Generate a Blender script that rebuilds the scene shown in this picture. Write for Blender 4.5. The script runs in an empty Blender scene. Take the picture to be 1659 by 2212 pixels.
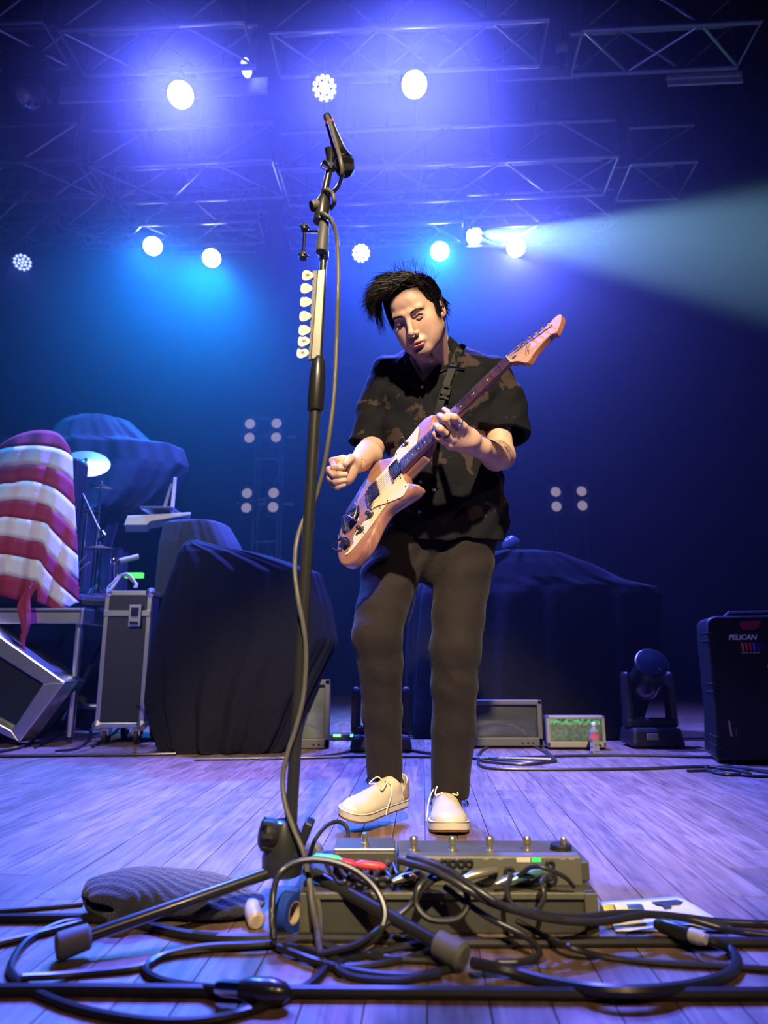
import bpy, bmesh, math, random
import numpy as np
from mathutils import Vector, Matrix, Euler

R = math.radians
random.seed(7)
scene = bpy.context.scene
col = scene.collection

# ---------------------------------------------------------------- camera
FW, FH = 1659.0, 2212.0
FPX = 24.0 / 36.0 * FH
PITCH = R(12.0)
CAM_H = 0.50
cam_data = bpy.data.cameras.new('camera')
cam = bpy.data.objects.new('camera', cam_data)
col.objects.link(cam)
cam.location = (0, 0, CAM_H)
cam.rotation_euler = (R(90) + PITCH, 0, 0)
cam_data.sensor_fit = 'VERTICAL'
cam_data.sensor_height = 36.0
cam_data.lens = 24.0
cam_data.clip_start = 0.02
cam_data.dof.use_dof = True
cam_data.dof.focus_distance = 2.2
cam_data.dof.aperture_fstop = 2.9
scene.camera = cam

# ---------------------------------------------------------------- world, exposure
world = bpy.data.worlds.new('venue_dark')
scene.world = world
world.use_nodes = True
_bg = world.node_tree.nodes['Background']
_bg.inputs[0].default_value = (0.02, 0.06, 0.5, 1)
_bg.inputs[1].default_value = 0.04
scene.view_settings.view_transform = 'Standard'
scene.view_settings.look = 'None'
scene.view_settings.gamma = 1.0
scene.view_settings.use_curve_mapping = False
scene.view_settings.exposure = 0.0
scene.cycles.max_bounces = 4
scene.cycles.diffuse_bounces = 1
scene.cycles.glossy_bounces = 2
scene.cycles.transmission_bounces = 5
scene.cycles.volume_bounces = 0
scene.cycles.sample_clamp_indirect = 4.0
scene.cycles.sample_clamp_direct = 30.0
scene.cycles.use_denoising = True
scene.cycles.use_light_tree = True
scene.cycles.adaptive_threshold = 0.05
scene.cycles.adaptive_min_samples = 16
scene.cycles.caustics_reflective = False
scene.cycles.caustics_refractive = False


def ray(px, py):
    a = (px - FW / 2) / FPX
    b = (FH / 2 - py) / FPX
    cp, sp = math.cos(PITCH), math.sin(PITCH)
    return Vector((a, cp - b * sp, sp + b * cp))


def at(px, py, Y):
    """world point on the photo ray through a pixel, at depth Y"""
    d = ray(px, py)
    return Vector((0, 0, CAM_H)) + d * (Y / d.y)


def on_floor(px, py, z=0.0):
    d = ray(px, py)
    return Vector((0, 0, CAM_H)) + d * ((z - CAM_H) / d.z)


def spot(name, loc, target, color, watts, angle=60, blend=0.6, radius=0.06):
    l = bpy.data.lights.new(name, 'SPOT')
    l.color = color
    l.energy = watts
    l.spot_size = R(angle)
    l.spot_blend = blend
    l.shadow_soft_size = radius
    o = bpy.data.objects.new(name, l)
    col.objects.link(o)
    o.location = loc
    o.rotation_euler = (Vector(target) - Vector(loc)).to_track_quat('-Z', 'Y').to_euler()
    return o


# ---------------------------------------------------------------- lights of the venue
VIOLET = (0.10, 0.12, 1.0)
INDIGO = (0.015, 0.07, 1.0)
CYAN = (0.0, 0.20, 1.0)
TEAL = (0.0, 0.24, 0.95)
# front-of-house spotlights hung above the audience: warm white on the player
spot('front_of_house_spot', (0.2, -3.0, 4.6), (0.10, 2.0, 0.80), (1.0, 0.79, 0.52), 3500, 22, 0.5, 0.10)
spot('front_of_house_side', (-2.6, -3.0, 4.6), (-1.75, 4.2, 0.9), (1.0, 0.88, 0.74), 1150, 17, 0.7, 0.10)
spot('front_of_house_fill', (1.9, -2.4, 3.6), (0.0, 1.5, 0.3), (1.0, 0.66, 0.40), 260, 30, 0.6, 0.12)
# a blue wash par on the front truss beyond the frame, for the drum riser
spot('riser_wash_par', (-3.3, 3.7, 5.0), (-1.9, 5.2, 1.2), (0.0, 0.32, 0.95), 850, 36, 0.7, 0.08)
PARS = [
    # key, pixel x, y, depth, kind, colour, watts, target, cone
    ('a', 390, 205, 4.55, 'burn', VIOLET, 2200, (-0.7, 1.2, 0.0), 140),
    ('b', 701, 190, 4.60, 'matrix', VIOLET, 500, (-0.2, 1.4, 0.0), 100),
    ('c', 895, 183, 4.55, 'burn', VIOLET, 4800, (0.35, 1.4, 0.0), 150),
    ('d', 48, 568, 6.80, 'dim', VIOLET, 20, (-2.0, 3.0, 0.0), 60),
    ('e', 330, 532, 6.95, 'burn', CYAN, 800, (-1.0, 3.2, 0.0), 62),
    ('f', 457, 558, 6.98, 'burn', TEAL, 1900, (-1.7, 4.7, 0.9), 70),
    ('g', 780, 547, 6.85, 'matrix', INDIGO, 650, (-0.2, 2.4, 0.6), 70),
    ('h', 950, 543, 6.85, 'burn', CYAN, 1700, (0.2, 2.3, 1.3), 32),
    ('i', 1025, 510, 7.00, 'beam', (0.36, 0.76, 1.0), 44000, at(1800, 548, 5.2), 26),
    ('j', 1115, 535, 6.85, 'burn', VIOLET, 1500, (0.9, 2.2, 0.2), 75),
]
for key, px, py, Y, kind, c, w, tgt, cone in PARS:
    p = at(px, py, Y)
    d = (Vector(tgt) - p).normalized()
    spot('stage_par_light_' + key, p + d * 0.05, tgt, c, w, cone, 0.6 if kind == 'beam' else 0.8, 0.07)

# ---------------------------------------------------------------- object helpers
def world_of(o):
    m = o.matrix_basis.copy()
    while o.parent:
        o = o.parent
        m = o.matrix_basis @ m
    return m


def tag(o, label=None, cat=None, group=None, kind=None):
    if label: o['label'] = label
    if cat: o['category'] = cat
    if group: o['group'] = group
    if kind: o['kind'] = kind
    return o


def thing(name, label, cat, loc=(0, 0, 0), rz=0.0, group=None, rot=None):
    o = bpy.data.objects.new(name, None)
    o.empty_display_size = 0.05
    col.objects.link(o)
    o.location = loc
    o.rotation_euler = rot if rot else (0, 0, rz)
    return tag(o, label, cat, group)


def copy_tree(o, parent=None):
    c = o.copy()
    col.objects.link(c)
    c.parent = parent
    for ch in list(o.children):
        copy_tree(ch, c)
    return c


class MB:
    """collects simple shapes and links them as ONE mesh object"""
    def __init__(s):
        s.v, s.f = [], []

    def add(s, verts, faces):
        n = len(s.v)
        s.v += [tuple(v) for v in verts]
        s.f += [tuple(i + n for i in f) for f in faces]
        return s

    def box(s, c, size, rot=None, taper=1.0):
        hx, hy, hz = [q / 2 for q in size]
        m = Euler(rot).to_matrix() if rot is not None and not isinstance(rot, Matrix) else (rot or Matrix.Identity(3))
        vs = []
        for z in (-hz, hz):
            k = taper if z > 0 else 1.0
            for x, y in ((-hx, -hy), (hx, -hy), (hx, hy), (-hx, hy)):
                vs.append(Vector(c) + m @ Vector((x * k, y * k, z)))
        return s.add(vs, [(3, 2, 1, 0), (4, 5, 6, 7), (0, 1, 5, 4), (1, 2, 6, 5), (2, 3, 7, 6), (3, 0, 4, 7)])

    def bar(s, p, q, r, n=8, r2=None):
        return s.tube([p, q], [r, r if r2 is None else r2], n)

    def tube(s, pts, r, n=8, cap=True, flat=1.0, up=None):
        pts = [Vector(p) for p in pts]
        rs = [r] * len(pts) if isinstance(r, (int, float)) else list(r)
        L = len(pts)
        tans = []
        for i in range(L):
            t = pts[min(i + 1, L - 1)] - pts[max(i - 1, 0)]
            tans.append(t.normalized() if t.length > 1e-9 else Vector((0, 0, 1)))
        ref = Vector(up) if up is not None else (Vector((0, 0, 1)) if abs(tans[0].z) < 0.9 else Vector((1, 0, 0)))
        u = tans[0].cross(ref).normalized()
        vs = []
        for i in range(L):
            t = tans[i]
            u = (u - t * u.dot(t))
            u = u.normalized() if u.length > 1e-9 else t.orthogonal().normalized()
            w = t.cross(u)
            for k in range(n):
                a = 2 * math.pi * k / n
                vs.append(pts[i] + (u * math.cos(a) + w * math.sin(a) * flat) * rs[i])
        fs = []
        for i in range(L - 1):
            for k in range(n):
                a, b = i * n + k, i * n + (k + 1) % n
                fs.append((a, b, b + n, a + n))
        if cap:
            fs.append(tuple(range(n - 1, -1, -1)))
            fs.append(tuple((L - 1) * n + k for k in range(n)))
        return s.add(vs, fs)

    def lathe(s, prof, origin=(0, 0, 0), axis=(0, 0, 1), n=16, cap=True):
        """prof: list of (radius, height along axis)"""
        ax = Vector(axis).normalized()
        u = ax.orthogonal().normalized()
        w = ax.cross(u)
        o = Vector(origin)
        vs = []
        for r, h in prof:
            for k in range(n):
                a = 2 * math.pi * k / n
                vs.append(o + ax * h + (u * math.cos(a) + w * math.sin(a)) * max(r, 1e-5))
        fs = []
        for i in range(len(prof) - 1):
            for k in range(n):
                a, b = i * n + k, i * n + (k + 1) % n
                fs.append((a, b, b + n, a + n))
        if cap:
            fs.append(tuple(range(n - 1, -1, -1)))
            fs.append(tuple((len(prof) - 1) * n + k for k in range(n)))
        return s.add(vs, fs)

    def prism(s, poly, O, ux, uy, un, t0, t1):
        """polygon (list of 2d points) spanned by ux, uy at O, extruded along un from t0 to t1"""
        O, ux, uy, un = Vector(O), Vector(ux), Vector(uy), Vector(un)
        n = len(poly)
        vs = [O + ux * a + uy * b + un * t0 for a, b in poly] + [O + ux * a + uy * b + un * t1 for a, b in poly]
        fs = [tuple(range(n - 1, -1, -1)), tuple(range(n, 2 * n))]
        fs += [(k, (k + 1) % n, (k + 1) % n + n, k + n) for k in range(n)]
        return s.add(vs, fs)

    def grid(s, rows):
        """rows: list of rows of points (a sheet)"""
        h, w = len(rows), len(rows[0])
        vs = [p for r_ in rows for p in r_]
        fs = [(j * w + i, j * w + i + 1, (j + 1) * w + i + 1, (j + 1) * w + i) for j in range(h - 1) for i in range(w - 1)]
        return s.add(vs, fs)

    def build(s, name, mat, parent=None, smooth=True, bevel=0.0, seg=2, world=True, thick=0.0, sub=0, angle=40):
        me = bpy.data.meshes.new(name)
        vs = s.v
        if parent is not None and world:
            inv = world_of(parent).inverted()
            vs = [inv @ Vector(v) for v in vs]
        me.from_pydata([tuple(v) for v in vs], [], s.f)
        bm = bmesh.new()
        bm.from_mesh(me)
        bmesh.ops.recalc_face_normals(bm, faces=bm.faces)
        bm.to_mesh(me)
        bm.free()
        if smooth:
            me.shade_smooth()
            try:
                me.set_sharp_from_angle(angle=R(angle))
            except Exception:
                pass
        o = bpy.data.objects.new(name, me)
        col.objects.link(o)
        if parent is not None:
            o.parent = parent
        if mat is not None:
            me.materials.append(mat)
        if thick:
            m = o.modifiers.new('thick', 'SOLIDIFY')
            m.thickness = thick
            m.offset = 0
        if bevel:
            m = o.modifiers.new('bevel', 'BEVEL')
            m.width = bevel
            m.segments = seg
            m.limit_method = 'ANGLE'
            m.angle_limit = R(35)
            m.harden_normals = False
        if sub:
            m = o.modifiers.new('sub', 'SUBSURF')
            m.levels = sub
            m.render_levels = sub
        return o


def bez(pts, n=8):
    """Catmull-Rom through points"""
    P = [Vector(p) for p in pts]
    P = [P[0] * 2 - P[1]] + P + [P[-1] * 2 - P[-2]]
    out = []
    for i in range(1, len(P) - 2):
        a, b, c, d = P[i - 1], P[i], P[i + 1], P[i + 2]
        for k in range(n):
            t = k / n
            out.append(0.5 * ((2 * b) + (c - a) * t + (2 * a - 5 * b + 4 * c - d) * t * t + (3 * b - a - 3 * c + d) * t ** 3))
    out.append(P[-2])
    return out


# ---------------------------------------------------------------- materials (all procedural)
MATS = {}


def mat(name, color, rough=0.5, metal=0.0, var=0.12, scale=30.0, bump=0.0, bscale=80.0, emit=None, estr=0.0,
        coat=0.0, spec=0.5, trans=0.0, alpha=None, sheen=0.0, stretch=None):
    if name in MATS:
        return MATS[name]
    m = bpy.data.materials.new(name)
    m.use_nodes = True
    nt = m.node_tree
    b = nt.nodes['Principled BSDF']
    tc = nt.nodes.new('ShaderNodeTexCoord')
    src = tc.outputs['Object']
    if stretch:
        mp = nt.nodes.new('ShaderNodeMapping')
        mp.inputs['Scale'].default_value = stretch
        nt.links.new(src, mp.inputs[0])
        src = mp.outputs[0]
    n = nt.nodes.new('ShaderNodeTexNoise')
    n.inputs['Scale'].default_value = scale
    n.inputs['Detail'].default_value = 4
    nt.links.new(src, n.inputs['Vector'])
    r = nt.nodes.new('ShaderNodeMapRange')
    r.inputs['To Min'].default_value = 1 - var
    r.inputs['To Max'].default_value = 1 + var
    nt.links.new(n.outputs['Fac'], r.inputs['Value'])
    mx = nt.nodes.new('ShaderNodeVectorMath')
    mx.operation = 'SCALE'
    mx.inputs[0].default_value = color[:3]
    nt.links.new(r.outputs[0], mx.inputs['Scale'])
    nt.links.new(mx.outputs[0], b.inputs['Base Color'])
    b.inputs['Roughness'].default_value = rough
    b.inputs['Metallic'].default_value = metal
    b.inputs['Specular IOR Level'].default_value = spec
    b.inputs['Coat Weight'].default_value = coat
    b.inputs['Coat Roughness'].default_value = 0.08
    b.inputs['Transmission Weight'].default_value = trans
    b.inputs['Sheen Weight'].default_value = sheen
    if emit is not None:
        b.inputs['Emission Color'].default_value = (*emit, 1)
        b.inputs['Emission Strength'].default_value = estr
        m.cycles.emission_sampling = 'NONE'
    if bump:
        n2 = nt.nodes.new('ShaderNodeTexNoise')
        n2.inputs['Scale'].default_value = bscale
        n2.inputs['Detail'].default_value = 3
        nt.links.new(src, n2.inputs['Vector'])
        bp = nt.nodes.new('ShaderNodeBump')
        bp.inputs['Strength'].default_value = bump
        bp.inputs['Distance'].default_value = 0.01
        nt.links.new(n2.outputs['Fac'], bp.inputs['Height'])
        nt.links.new(bp.outputs[0], b.inputs['Normal'])
    MATS[name] = m
    return m


def ramp(nt, fac, stops):
    r = nt.nodes.new('ShaderNodeValToRGB')
    e = r.color_ramp.elements
    while len(e) < len(stops):
        e.new(0.5)
    for k, (p, c) in enumerate(stops):
        e[k].position = p
        e[k].color = (*c, 1)
    nt.links.new(fac, r.inputs[0])
    return r.outputs[0]


M_black = mat('black_plastic', (0.012, 0.012, 0.013), 0.45, bump=0.05)
M_rubber = mat('black_rubber', (0.018, 0.018, 0.018), 0.6)
M_cable = mat('black_cable_jacket', (0.024, 0.023, 0.020), 0.34)
M_blackmetal = mat('black_painted_metal', (0.020, 0.020, 0.018), 0.28, 0.0, coat=0.4)
M_alu = mat('aluminium', (0.72, 0.72, 0.74), 0.32, 1.0, scale=60)
M_truss = mat('truss_aluminium', (0.48, 0.48, 0.50), 0.42, 1.0, scale=40)
M_chrome = mat('chrome', (0.85, 0.85, 0.86), 0.12, 1.0)
M_white = mat('white_plastic', (0.75, 0.75, 0.74), 0.4)
# ================================================================ the setting
YAW = R(-3.2)          # the stage is turned a little against the camera
rz = Matrix.Rotation(YAW, 3, 'Z')


def wood_material():
    m = bpy.data.materials.new('stage_board_wood')
    m.use_nodes = True
    nt = m.node_tree
    b = nt.nodes['Principled BSDF']
    tc = nt.nodes.new('ShaderNodeTexCoord')
    oi = nt.nodes.new('ShaderNodeObjectInfo')
    off = nt.nodes.new('ShaderNodeVectorMath'); off.operation = 'ADD'
    sc_ = nt.nodes.new('ShaderNodeVectorMath'); sc_.operation = 'SCALE'
    sc_.inputs[0].default_value = (37, 91, 13)
    nt.links.new(oi.outputs['Random'], sc_.inputs['Scale'])
    nt.links.new(tc.outputs['Object'], off.inputs[0])
    nt.links.new(sc_.outputs[0], off.inputs[1])
    mp = nt.nodes.new('ShaderNodeMapping')
    mp.inputs['Scale'].default_value = (60, 5, 20)
    nt.links.new(off.outputs[0], mp.inputs[0])
    grain = nt.nodes.new('ShaderNodeTexNoise')
    grain.inputs['Scale'].default_value = 1.0
    grain.inputs['Detail'].default_value = 6
    grain.inputs['Distortion'].default_value = 0.6
    nt.links.new(mp.outputs[0], grain.inputs['Vector'])
    base = ramp(nt, grain.outputs['Fac'], [(0.28, (0.10, 0.06, 0.042)), (0.50, (0.20, 0.122, 0.083)), (0.72, (0.29, 0.185, 0.13))])
    hsv = nt.nodes.new('ShaderNodeHueSaturation')
    mr = nt.nodes.new('ShaderNodeMapRange')
    mr.inputs['To Min'].default_value = 0.78
    mr.inputs['To Max'].default_value = 1.15
    nt.links.new(oi.outputs['Random'], mr.inputs[0])
    nt.links.new(mr.outputs[0], hsv.inputs['Value'])
    nt.links.new(base, hsv.inputs['Color'])
    # scuffs and scratches from years of load-ins
    sn = nt.nodes.new('ShaderNodeTexNoise')
    sn.inputs['Scale'].default_value = 6
    sn.inputs['Detail'].default_value = 8
    sn.inputs['Roughness'].default_value = 0.75
    nt.links.new(off.outputs[0], sn.inputs['Vector'])
    sm = ramp(nt, sn.outputs['Fac'], [(0.52, (0, 0, 0)), (0.72, (0.5, 0.5, 0.5))])
    mix = nt.nodes.new('ShaderNodeMix'); mix.data_type = 'RGBA'
    nt.links.new(sm, mix.inputs[0])
    nt.links.new(hsv.outputs[0], mix.inputs[6])
    mix.inputs[7].default_value = (0.34, 0.26, 0.21, 1)
    nt.links.new(mix.outputs[2], b.inputs['Base Color'])
    rr = nt.nodes.new('ShaderNodeMapRange')
    rr.inputs['To Min'].default_value = 0.30
    rr.inputs['To Max'].default_value = 0.62
    nt.links.new(sn.outputs['Fac'], rr.inputs[0])
    nt.links.new(rr.outputs[0], b.inputs['Roughness'])
    bp = nt.nodes.new('ShaderNodeBump')
    bp.inputs['Strength'].default_value = 0.12
    bp.inputs['Distance'].default_value = 0.004
    nt.links.new(grain.outputs['Fac'], bp.inputs['Height'])
    nt.links.new(bp.outputs[0], b.inputs['Normal'])
    return m


M_wood = wood_material()
M_sub = mat('dark_subfloor', (0.06, 0.04, 0.03), 0.8)
floor = MB().box((0, 4.6, -0.03), (16, 11.6, 0.04)).build('floor', M_sub, smooth=False)
tag(floor, 'worn wooden stage floor of narrow boards', 'floor', kind='structure')
# boards: each one its own piece, laid in rows with staggered ends
BW = 0.092
rows_meshes = {}
rnd = random.Random(3)
nb = 0
for i in range(-27, 29):
    xc = (i + 0.5) * BW
    y = 0.55 + rnd.random() * 1.1 - 1.1
    while y < 4.35:
        L = rnd.choice((0.9, 1.2, 1.5, 1.8))
        y0, y1 = max(y, 0.5), min(y + L, 4.45)
        y += L
        if y1 - y0 < 0.12 or y1 < 0.62:
            continue
        pm = rz @ Vector((xc, (y0 + y1) / 2, 0))
        if abs(pm.x) - 0.5 > 0.62 * (pm.y + (y1 - y0) / 2 + 0.1):
            continue
        k = round(y1 - y0, 2)
        if k not in rows_meshes:
            mbx = MB().box((0, 0, -0.006), (BW - 0.0015, k - 0.0016, 0.012))
            o = mbx.build('board', M_wood, floor, smooth=False, world=False)
            m = o.modifiers.new('bevel', 'BEVEL'); m.width = 0.0008; m.segments = 1
            rows_meshes[k] = o
        else:
            o = rows_meshes[k].copy()
            col.objects.link(o)
        o.location = (pm.x, pm.y, -0.0005 * rnd.random())
        o.rotation_euler = (0, 0, YAW)
        nb += 1
# far boards behind the backline, out of sight of separate joints
fb = MB().box((0, 7.2, -0.006), (13.5, 5.3, 0.008)).build('back_floor', M_wood, floor, smooth=False)

M_drape = mat('black_velour_drape', (0.004, 0.005, 0.009), 0.95, var=0.3, scale=8, spec=0.1)
# rear drape, stretched flat
wb = MB().box((0, 9.5, 3.7), (15.2, 0.06, 7.5)).build('wall_back', M_drape, smooth=False)
tag(wb, 'black drape stretched across the back of the stage', 'drape', kind='structure')
for nm, x in (('wall_left', -7.6), ('wall_right', 7.6)):
    w_ = MB().box((x, 4.6, 3.7), (0.1, 11.6, 7.6)).build(nm, mat('dark_wall_paint', (0.02, 0.02, 0.025), 0.85), smooth=False)
    tag(w_, 'dark painted side wall of the stage house', 'wall', kind='structure')
cl = MB().box((0, 4.6, 7.55), (15.4, 11.6, 0.1)).build('ceiling', mat('dark_ceiling_paint', (0.02, 0.02, 0.03), 0.9), smooth=False)
tag(cl, 'dark ceiling high above the lighting trusses', 'ceiling', kind='structure')
# ================================================================ lighting rig
def truss(xa, xb, Yf, Yb, zl, zh, label, group='aluminium truss sections over the stage', bay=0.42, dark=False):
    xc = (xa + xb) / 2
    t = thing('truss_section', label, 'truss', (xc, Yf, zl), YAW, group)
    L = (xb - xa)
    D, H = Yb - Yf, zh - zl
    nbay = max(1, round(L / bay))
    for y in (0, D):
        for z in (0, H):
            MB().bar((-L / 2, y, z), (L / 2, y, z), 0.024, 10).build('chord', M_truss, t, world=False)
    br = {}
    def brace(p, q):
        p, q = Vector(p), Vector(q)
        k = (round((q - p).length, 3))
        if k not in br:
            br[k] = MB().bar((0, 0, 0), (0, 0, (q - p).length), 0.011, 6).build('brace', M_truss, t, world=False)
            o = br[k]
        else:
            o = br[k].copy(); col.objects.link(o)
        o.location = p
        o.rotation_euler = (q - p).to_track_quat('Z', 'Y').to_euler()
    for i in range(nbay):
        x0 = -L / 2 + L * i / nbay
        x1 = -L / 2 + L * (i + 1) / nbay
        a, b = (x0, x1) if i % 2 == 0 else (x1, x0)
        brace((a, 0, 0), (b, 0, H))
        brace((a, 0, 0), (b, D, 0))
        brace((a, D, 0), (b, D, H))
    for x in (-L / 2, L / 2):
        brace((x, 0, 0), (x, 0, H)); brace((x, D, 0), (x, D, H)); brace((x, 0, 0), (x, D, 0))
    for x in (-L * 0.3, L * 0.3):
        ho = MB().box((x, D / 2, H + 0.30), (0.12, 0.16, 0.24)).build('hoist', M_black, t, world=False, smooth=False, bevel=0.01)
        MB().bar((x, D / 2, H + 0.4), (x, D / 2, 7.5 - zl), 0.006, 6).build('hoist_chain', M_blackmetal, ho, world=False)
        MB().tube([(x, 0, H), (x, D / 2, H + 0.2), (x, D, H)], 0.006, 6).build('sling', M_blackmetal, ho, world=False)
    return t


def X(px, py, Y):
    return at(px, py, Y).x


# front row over the player
for pa, pb, lab in ((-260, 96, 'front truss section above the dark hanging moving head'),
                    (120, 528, 'front truss section over the white side-facing spotlight'),
                    (580, 1182, 'long front truss section above the largest glowing lamp'),
                    (1262, 1640, 'front truss section above the twin pale battens')):
    truss(X(pa, 60, 4.22), X(pb, 60, 4.22), 4.22, 4.62, 5.10, 5.50, lab)
for pa, pb, lab in ((-200, 165, 'middle truss section ending beside a dark gap'),
                    (185, 590, 'middle truss section behind the left glowing lamp'),
                    (600, 1330, 'long middle truss section behind the microphone'),
                    (1365, 1505, 'short truss section in the teal light beam')):
    truss(X(pa, 350, 5.66), X(pb, 350, 5.66), 5.66, 6.2, 5.10, 5.50, lab, bay=0.55)
for pa, pb, lab in ((-160, 130, 'rear truss section above the dim tilted par lamp'),
                    (135, 560, 'rear truss section carrying the white star lamp'),
                    (610, 1000, 'rear truss section above the violet dotted lamp'),
                    (1010, 1330, 'rear truss section above the brightest beam lamp')):
    truss(X(pa, 490, 6.6), X(pb, 490, 6.6), 6.6, 7.0, 5.10, 5.50, lab, bay=0.4)
# pipes slung under the rear row, each one a batten of its own
for pa, pb, py, Y, lab in ((125, 310, 509, 6.9, 'short pipe directly below the rear truss'),
                           (125, 345, 525, 7.1, 'pipe batten under the rear truss, second down'),
                           (125, 250, 541, 7.3, 'pipe batten low beside the dim tilted par'),
                           (370, 555, 498, 6.9, 'pipe batten beside the white star lamp'),
                           (370, 442, 517, 7.1, 'short pipe stub beside the white star lamp'),
                           (370, 552, 531, 7.3, 'pipe batten above the teal glowing lamp'),
                           (390, 552, 546, 7.5, 'lowest pipe batten beside the teal glowing lamp'),
                           (640, 770, 505, 6.9, 'pipe batten behind the microphone stand clutch'),
                           (640, 760, 523, 7.1, 'short pipe batten above the dotted violet lamp'),
                           (815, 935, 487, 6.9, 'upper pipe batten beside the dotted violet lamp'),
                           (820, 930, 502, 7.1, 'pipe batten above the white lamp over the player'),
                           (820, 918, 519, 7.3, 'low pipe batten beside the white lamp over the player')):
    a, b = at(pa, py, Y), at(pb, py - (pb - pa) * 0.012, Y)
    t = thing('pipe_batten', lab, 'pipe', (a + b) / 2, 0, 'pipe battens under the rear trusses')
    MB().bar(a, b, 0.021, 10).build('pipe', M_truss, t)
    for k_ in (0.15, 0.85):
        h_ = a.lerp(b, k_)
        MB().bar(h_, (h_.x, h_.y, 7.5), 0.003, 5).build('hanging_wire', M_blackmetal, t)

# pale hanging panels over the front row
M_panel = mat('pale_panel_cloth', (0.85, 0.83, 0.84), 0.6, bump=0.05)
for pa, pb, py, hh, Y, lab in ((122, 582, 196, 0.16, 4.9, 'long pale panel behind the left glowing lamp'),
                               (755, 842, 168, 0.10, 4.9, 'short pale panel beside the largest glowing lamp'),
                               (1074, 1250, 158, 0.125, 4.9, 'pale panel below the unlit round lamp'),
                               (1444, 1600, 170, 0.11, 4.9, 'double pale batten beside the dark side of the stage')):
    a, b = at(pa, py + 6, Y), at(pb, py - 6, Y)
    t = thing('hanging_panel', lab, 'panel', (a + b) / 2, YAW, 'pale panels hung over the front truss')
    L = (b - a).length
    tilt = R(-48)
    if 'double' in lab:
        for s in (-1, 1):
            MB().box((0, 0, s * hh * 0.30), (L, 0.02, hh * 0.40), None).build('strip', M_panel, t, world=False, bevel=0.004)
    else:
        MB().box((0, 0, 0), (L, 0.025, hh)).build('board', M_panel, t, world=False, bevel=0.006)
    MB().bar((-L / 2, 0.03, hh * 0.4), (L / 2, 0.03, hh * 0.4), 0.015, 8).build('rail', M_truss, t, world=False)
    for sx in (-1, 1):
        MB().bar((sx * L * 0.4, 0.03, hh * 0.4), (sx * L * 0.4, 0.03, 7.5 - t.location.z), 0.004, 6).build('hanger', M_blackmetal, t, world=False)

M_lens = {}
def lens_mat(key, c, s):
    k = 'lens_' + key
    return mat(k, (0.02, 0.02, 0.03), 0.2, emit=c, estr=s, var=0)


def par_can(loc, d, labels, kind, c, r=0.10):
    """LED par: round housing, yoke, clamp, front ring, lens"""
    t = thing('stage_par_lamp', labels, 'stage light', loc, 0, 'LED par lamps on the trusses')
    d = Vector(d).normalized()
    q = d.to_track_quat('Z', 'Y').to_matrix()
    loc = Vector(loc)
    MB().lathe([(r * 0.55, -0.20), (r * 0.85, -0.17), (r * 0.98, -0.06), (r * 1.02, -0.012), (r * 0.97, 0.0), (r * 0.93, -0.016)],
               loc, d, 24, cap=False).build('housing', M_blackmetal, t)
    MB().lathe([(r * 0.55, -0.20), (0.0, -0.21)], loc, d, 24, cap=False).build('rear_cap', M_blackmetal, t)
    side = q.col[0] if abs(q.col[0].z) < abs(q.col[1].z) else q.col[1]
    side = Vector((side.x, side.y, 0)).normalized()
    c0 = loc - d * 0.09
    yk = [c0 + side * r * 1.12, c0 + side * r * 1.12 + Vector((0, 0, r * 1.5)), c0 - side * r * 1.12 + Vector((0, 0, r * 1.5)), c0 - side * r * 1.12]
    MB().tube(yk, 0.011, 6, flat=0.4).build('yoke', M_blackmetal, t)
    MB().bar(c0 + Vector((0, 0, r * 1.5)), (c0.x, c0.y, max(5.13, c0.z + r * 1.5 + 0.02)), 0.016, 8).build('clamp', M_blackmetal, t)
    if kind in ('matrix', 'dim'):
        MB().lathe([(r * 0.92, -0.02), (0, -0.02)], loc, d, 24, cap=False).build('led_plate', M_black, t)
        m = MB()
        ux, uy = q.col[0], q.col[1]
        for rr, n in ((0, 1), (0.37, 6), (0.74, 12)):
            for k in range(n):
                a = 2 * math.pi * k / n + rr
                m.lathe([(r * 0.155, -0.018), (r * 0.13, -0.010), (0.0, -0.006)], loc + ux * r * rr * math.cos(a) + uy * r * rr * math.sin(a), d, 10, cap=False)
        m.build('led_cluster', lens_mat('matrix', (0.75, 0.85, 1.0), 14) if kind == 'matrix' else lens_mat('dim', (0.35, 0.45, 1.0), 2.2), t)
    else:
        MB().lathe([(r * 0.93, -0.016), (r * 0.6, -0.006), (0, -0.002)], loc, d, 24, cap=False).build(
            'lens', lens_mat('burn', (0.8, 0.92, 1.0), 45), t)
    return t


PAR_LABELS = {
    'a': 'glowing white-violet par lamp in front of the long pale panel',
    'b': 'dotted LED par lamp directly above the microphone',
    'c': 'largest glowing lamp with a cyan halo on the front truss',
    'd': 'dim tilted par lamp showing violet dots on the rear truss',
    'e': 'small star-bright white lamp on the rear truss',
    'f': 'bright teal-white lamp shining on the drum riser',
    'g': 'dotted violet LED par lamp beside the microphone cable',
    'h': 'bright white par lamp directly over the player',
    'i': 'brightest lamp throwing a wide teal beam sideways',
    'j': 'bright cyan-edged lamp directly below the beam lamp',
}
for key, px, py, Y, kind, c, w, tgt, cone in PARS:
    p = at(px, py, Y)
    eye = Vector((0, 0, 0.5)) - p
    aim = Vector(tgt) - p
    d = aim.normalized() + eye.normalized() * (0.9 if kind == 'beam' else 1.2)
    if kind == 'dim':
        d = Vector((0.25, -0.6, -0.75))
    par_can(p, d, PAR_LABELS[key], kind, c, 0.10 if Y < 5 else 0.105)

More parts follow.
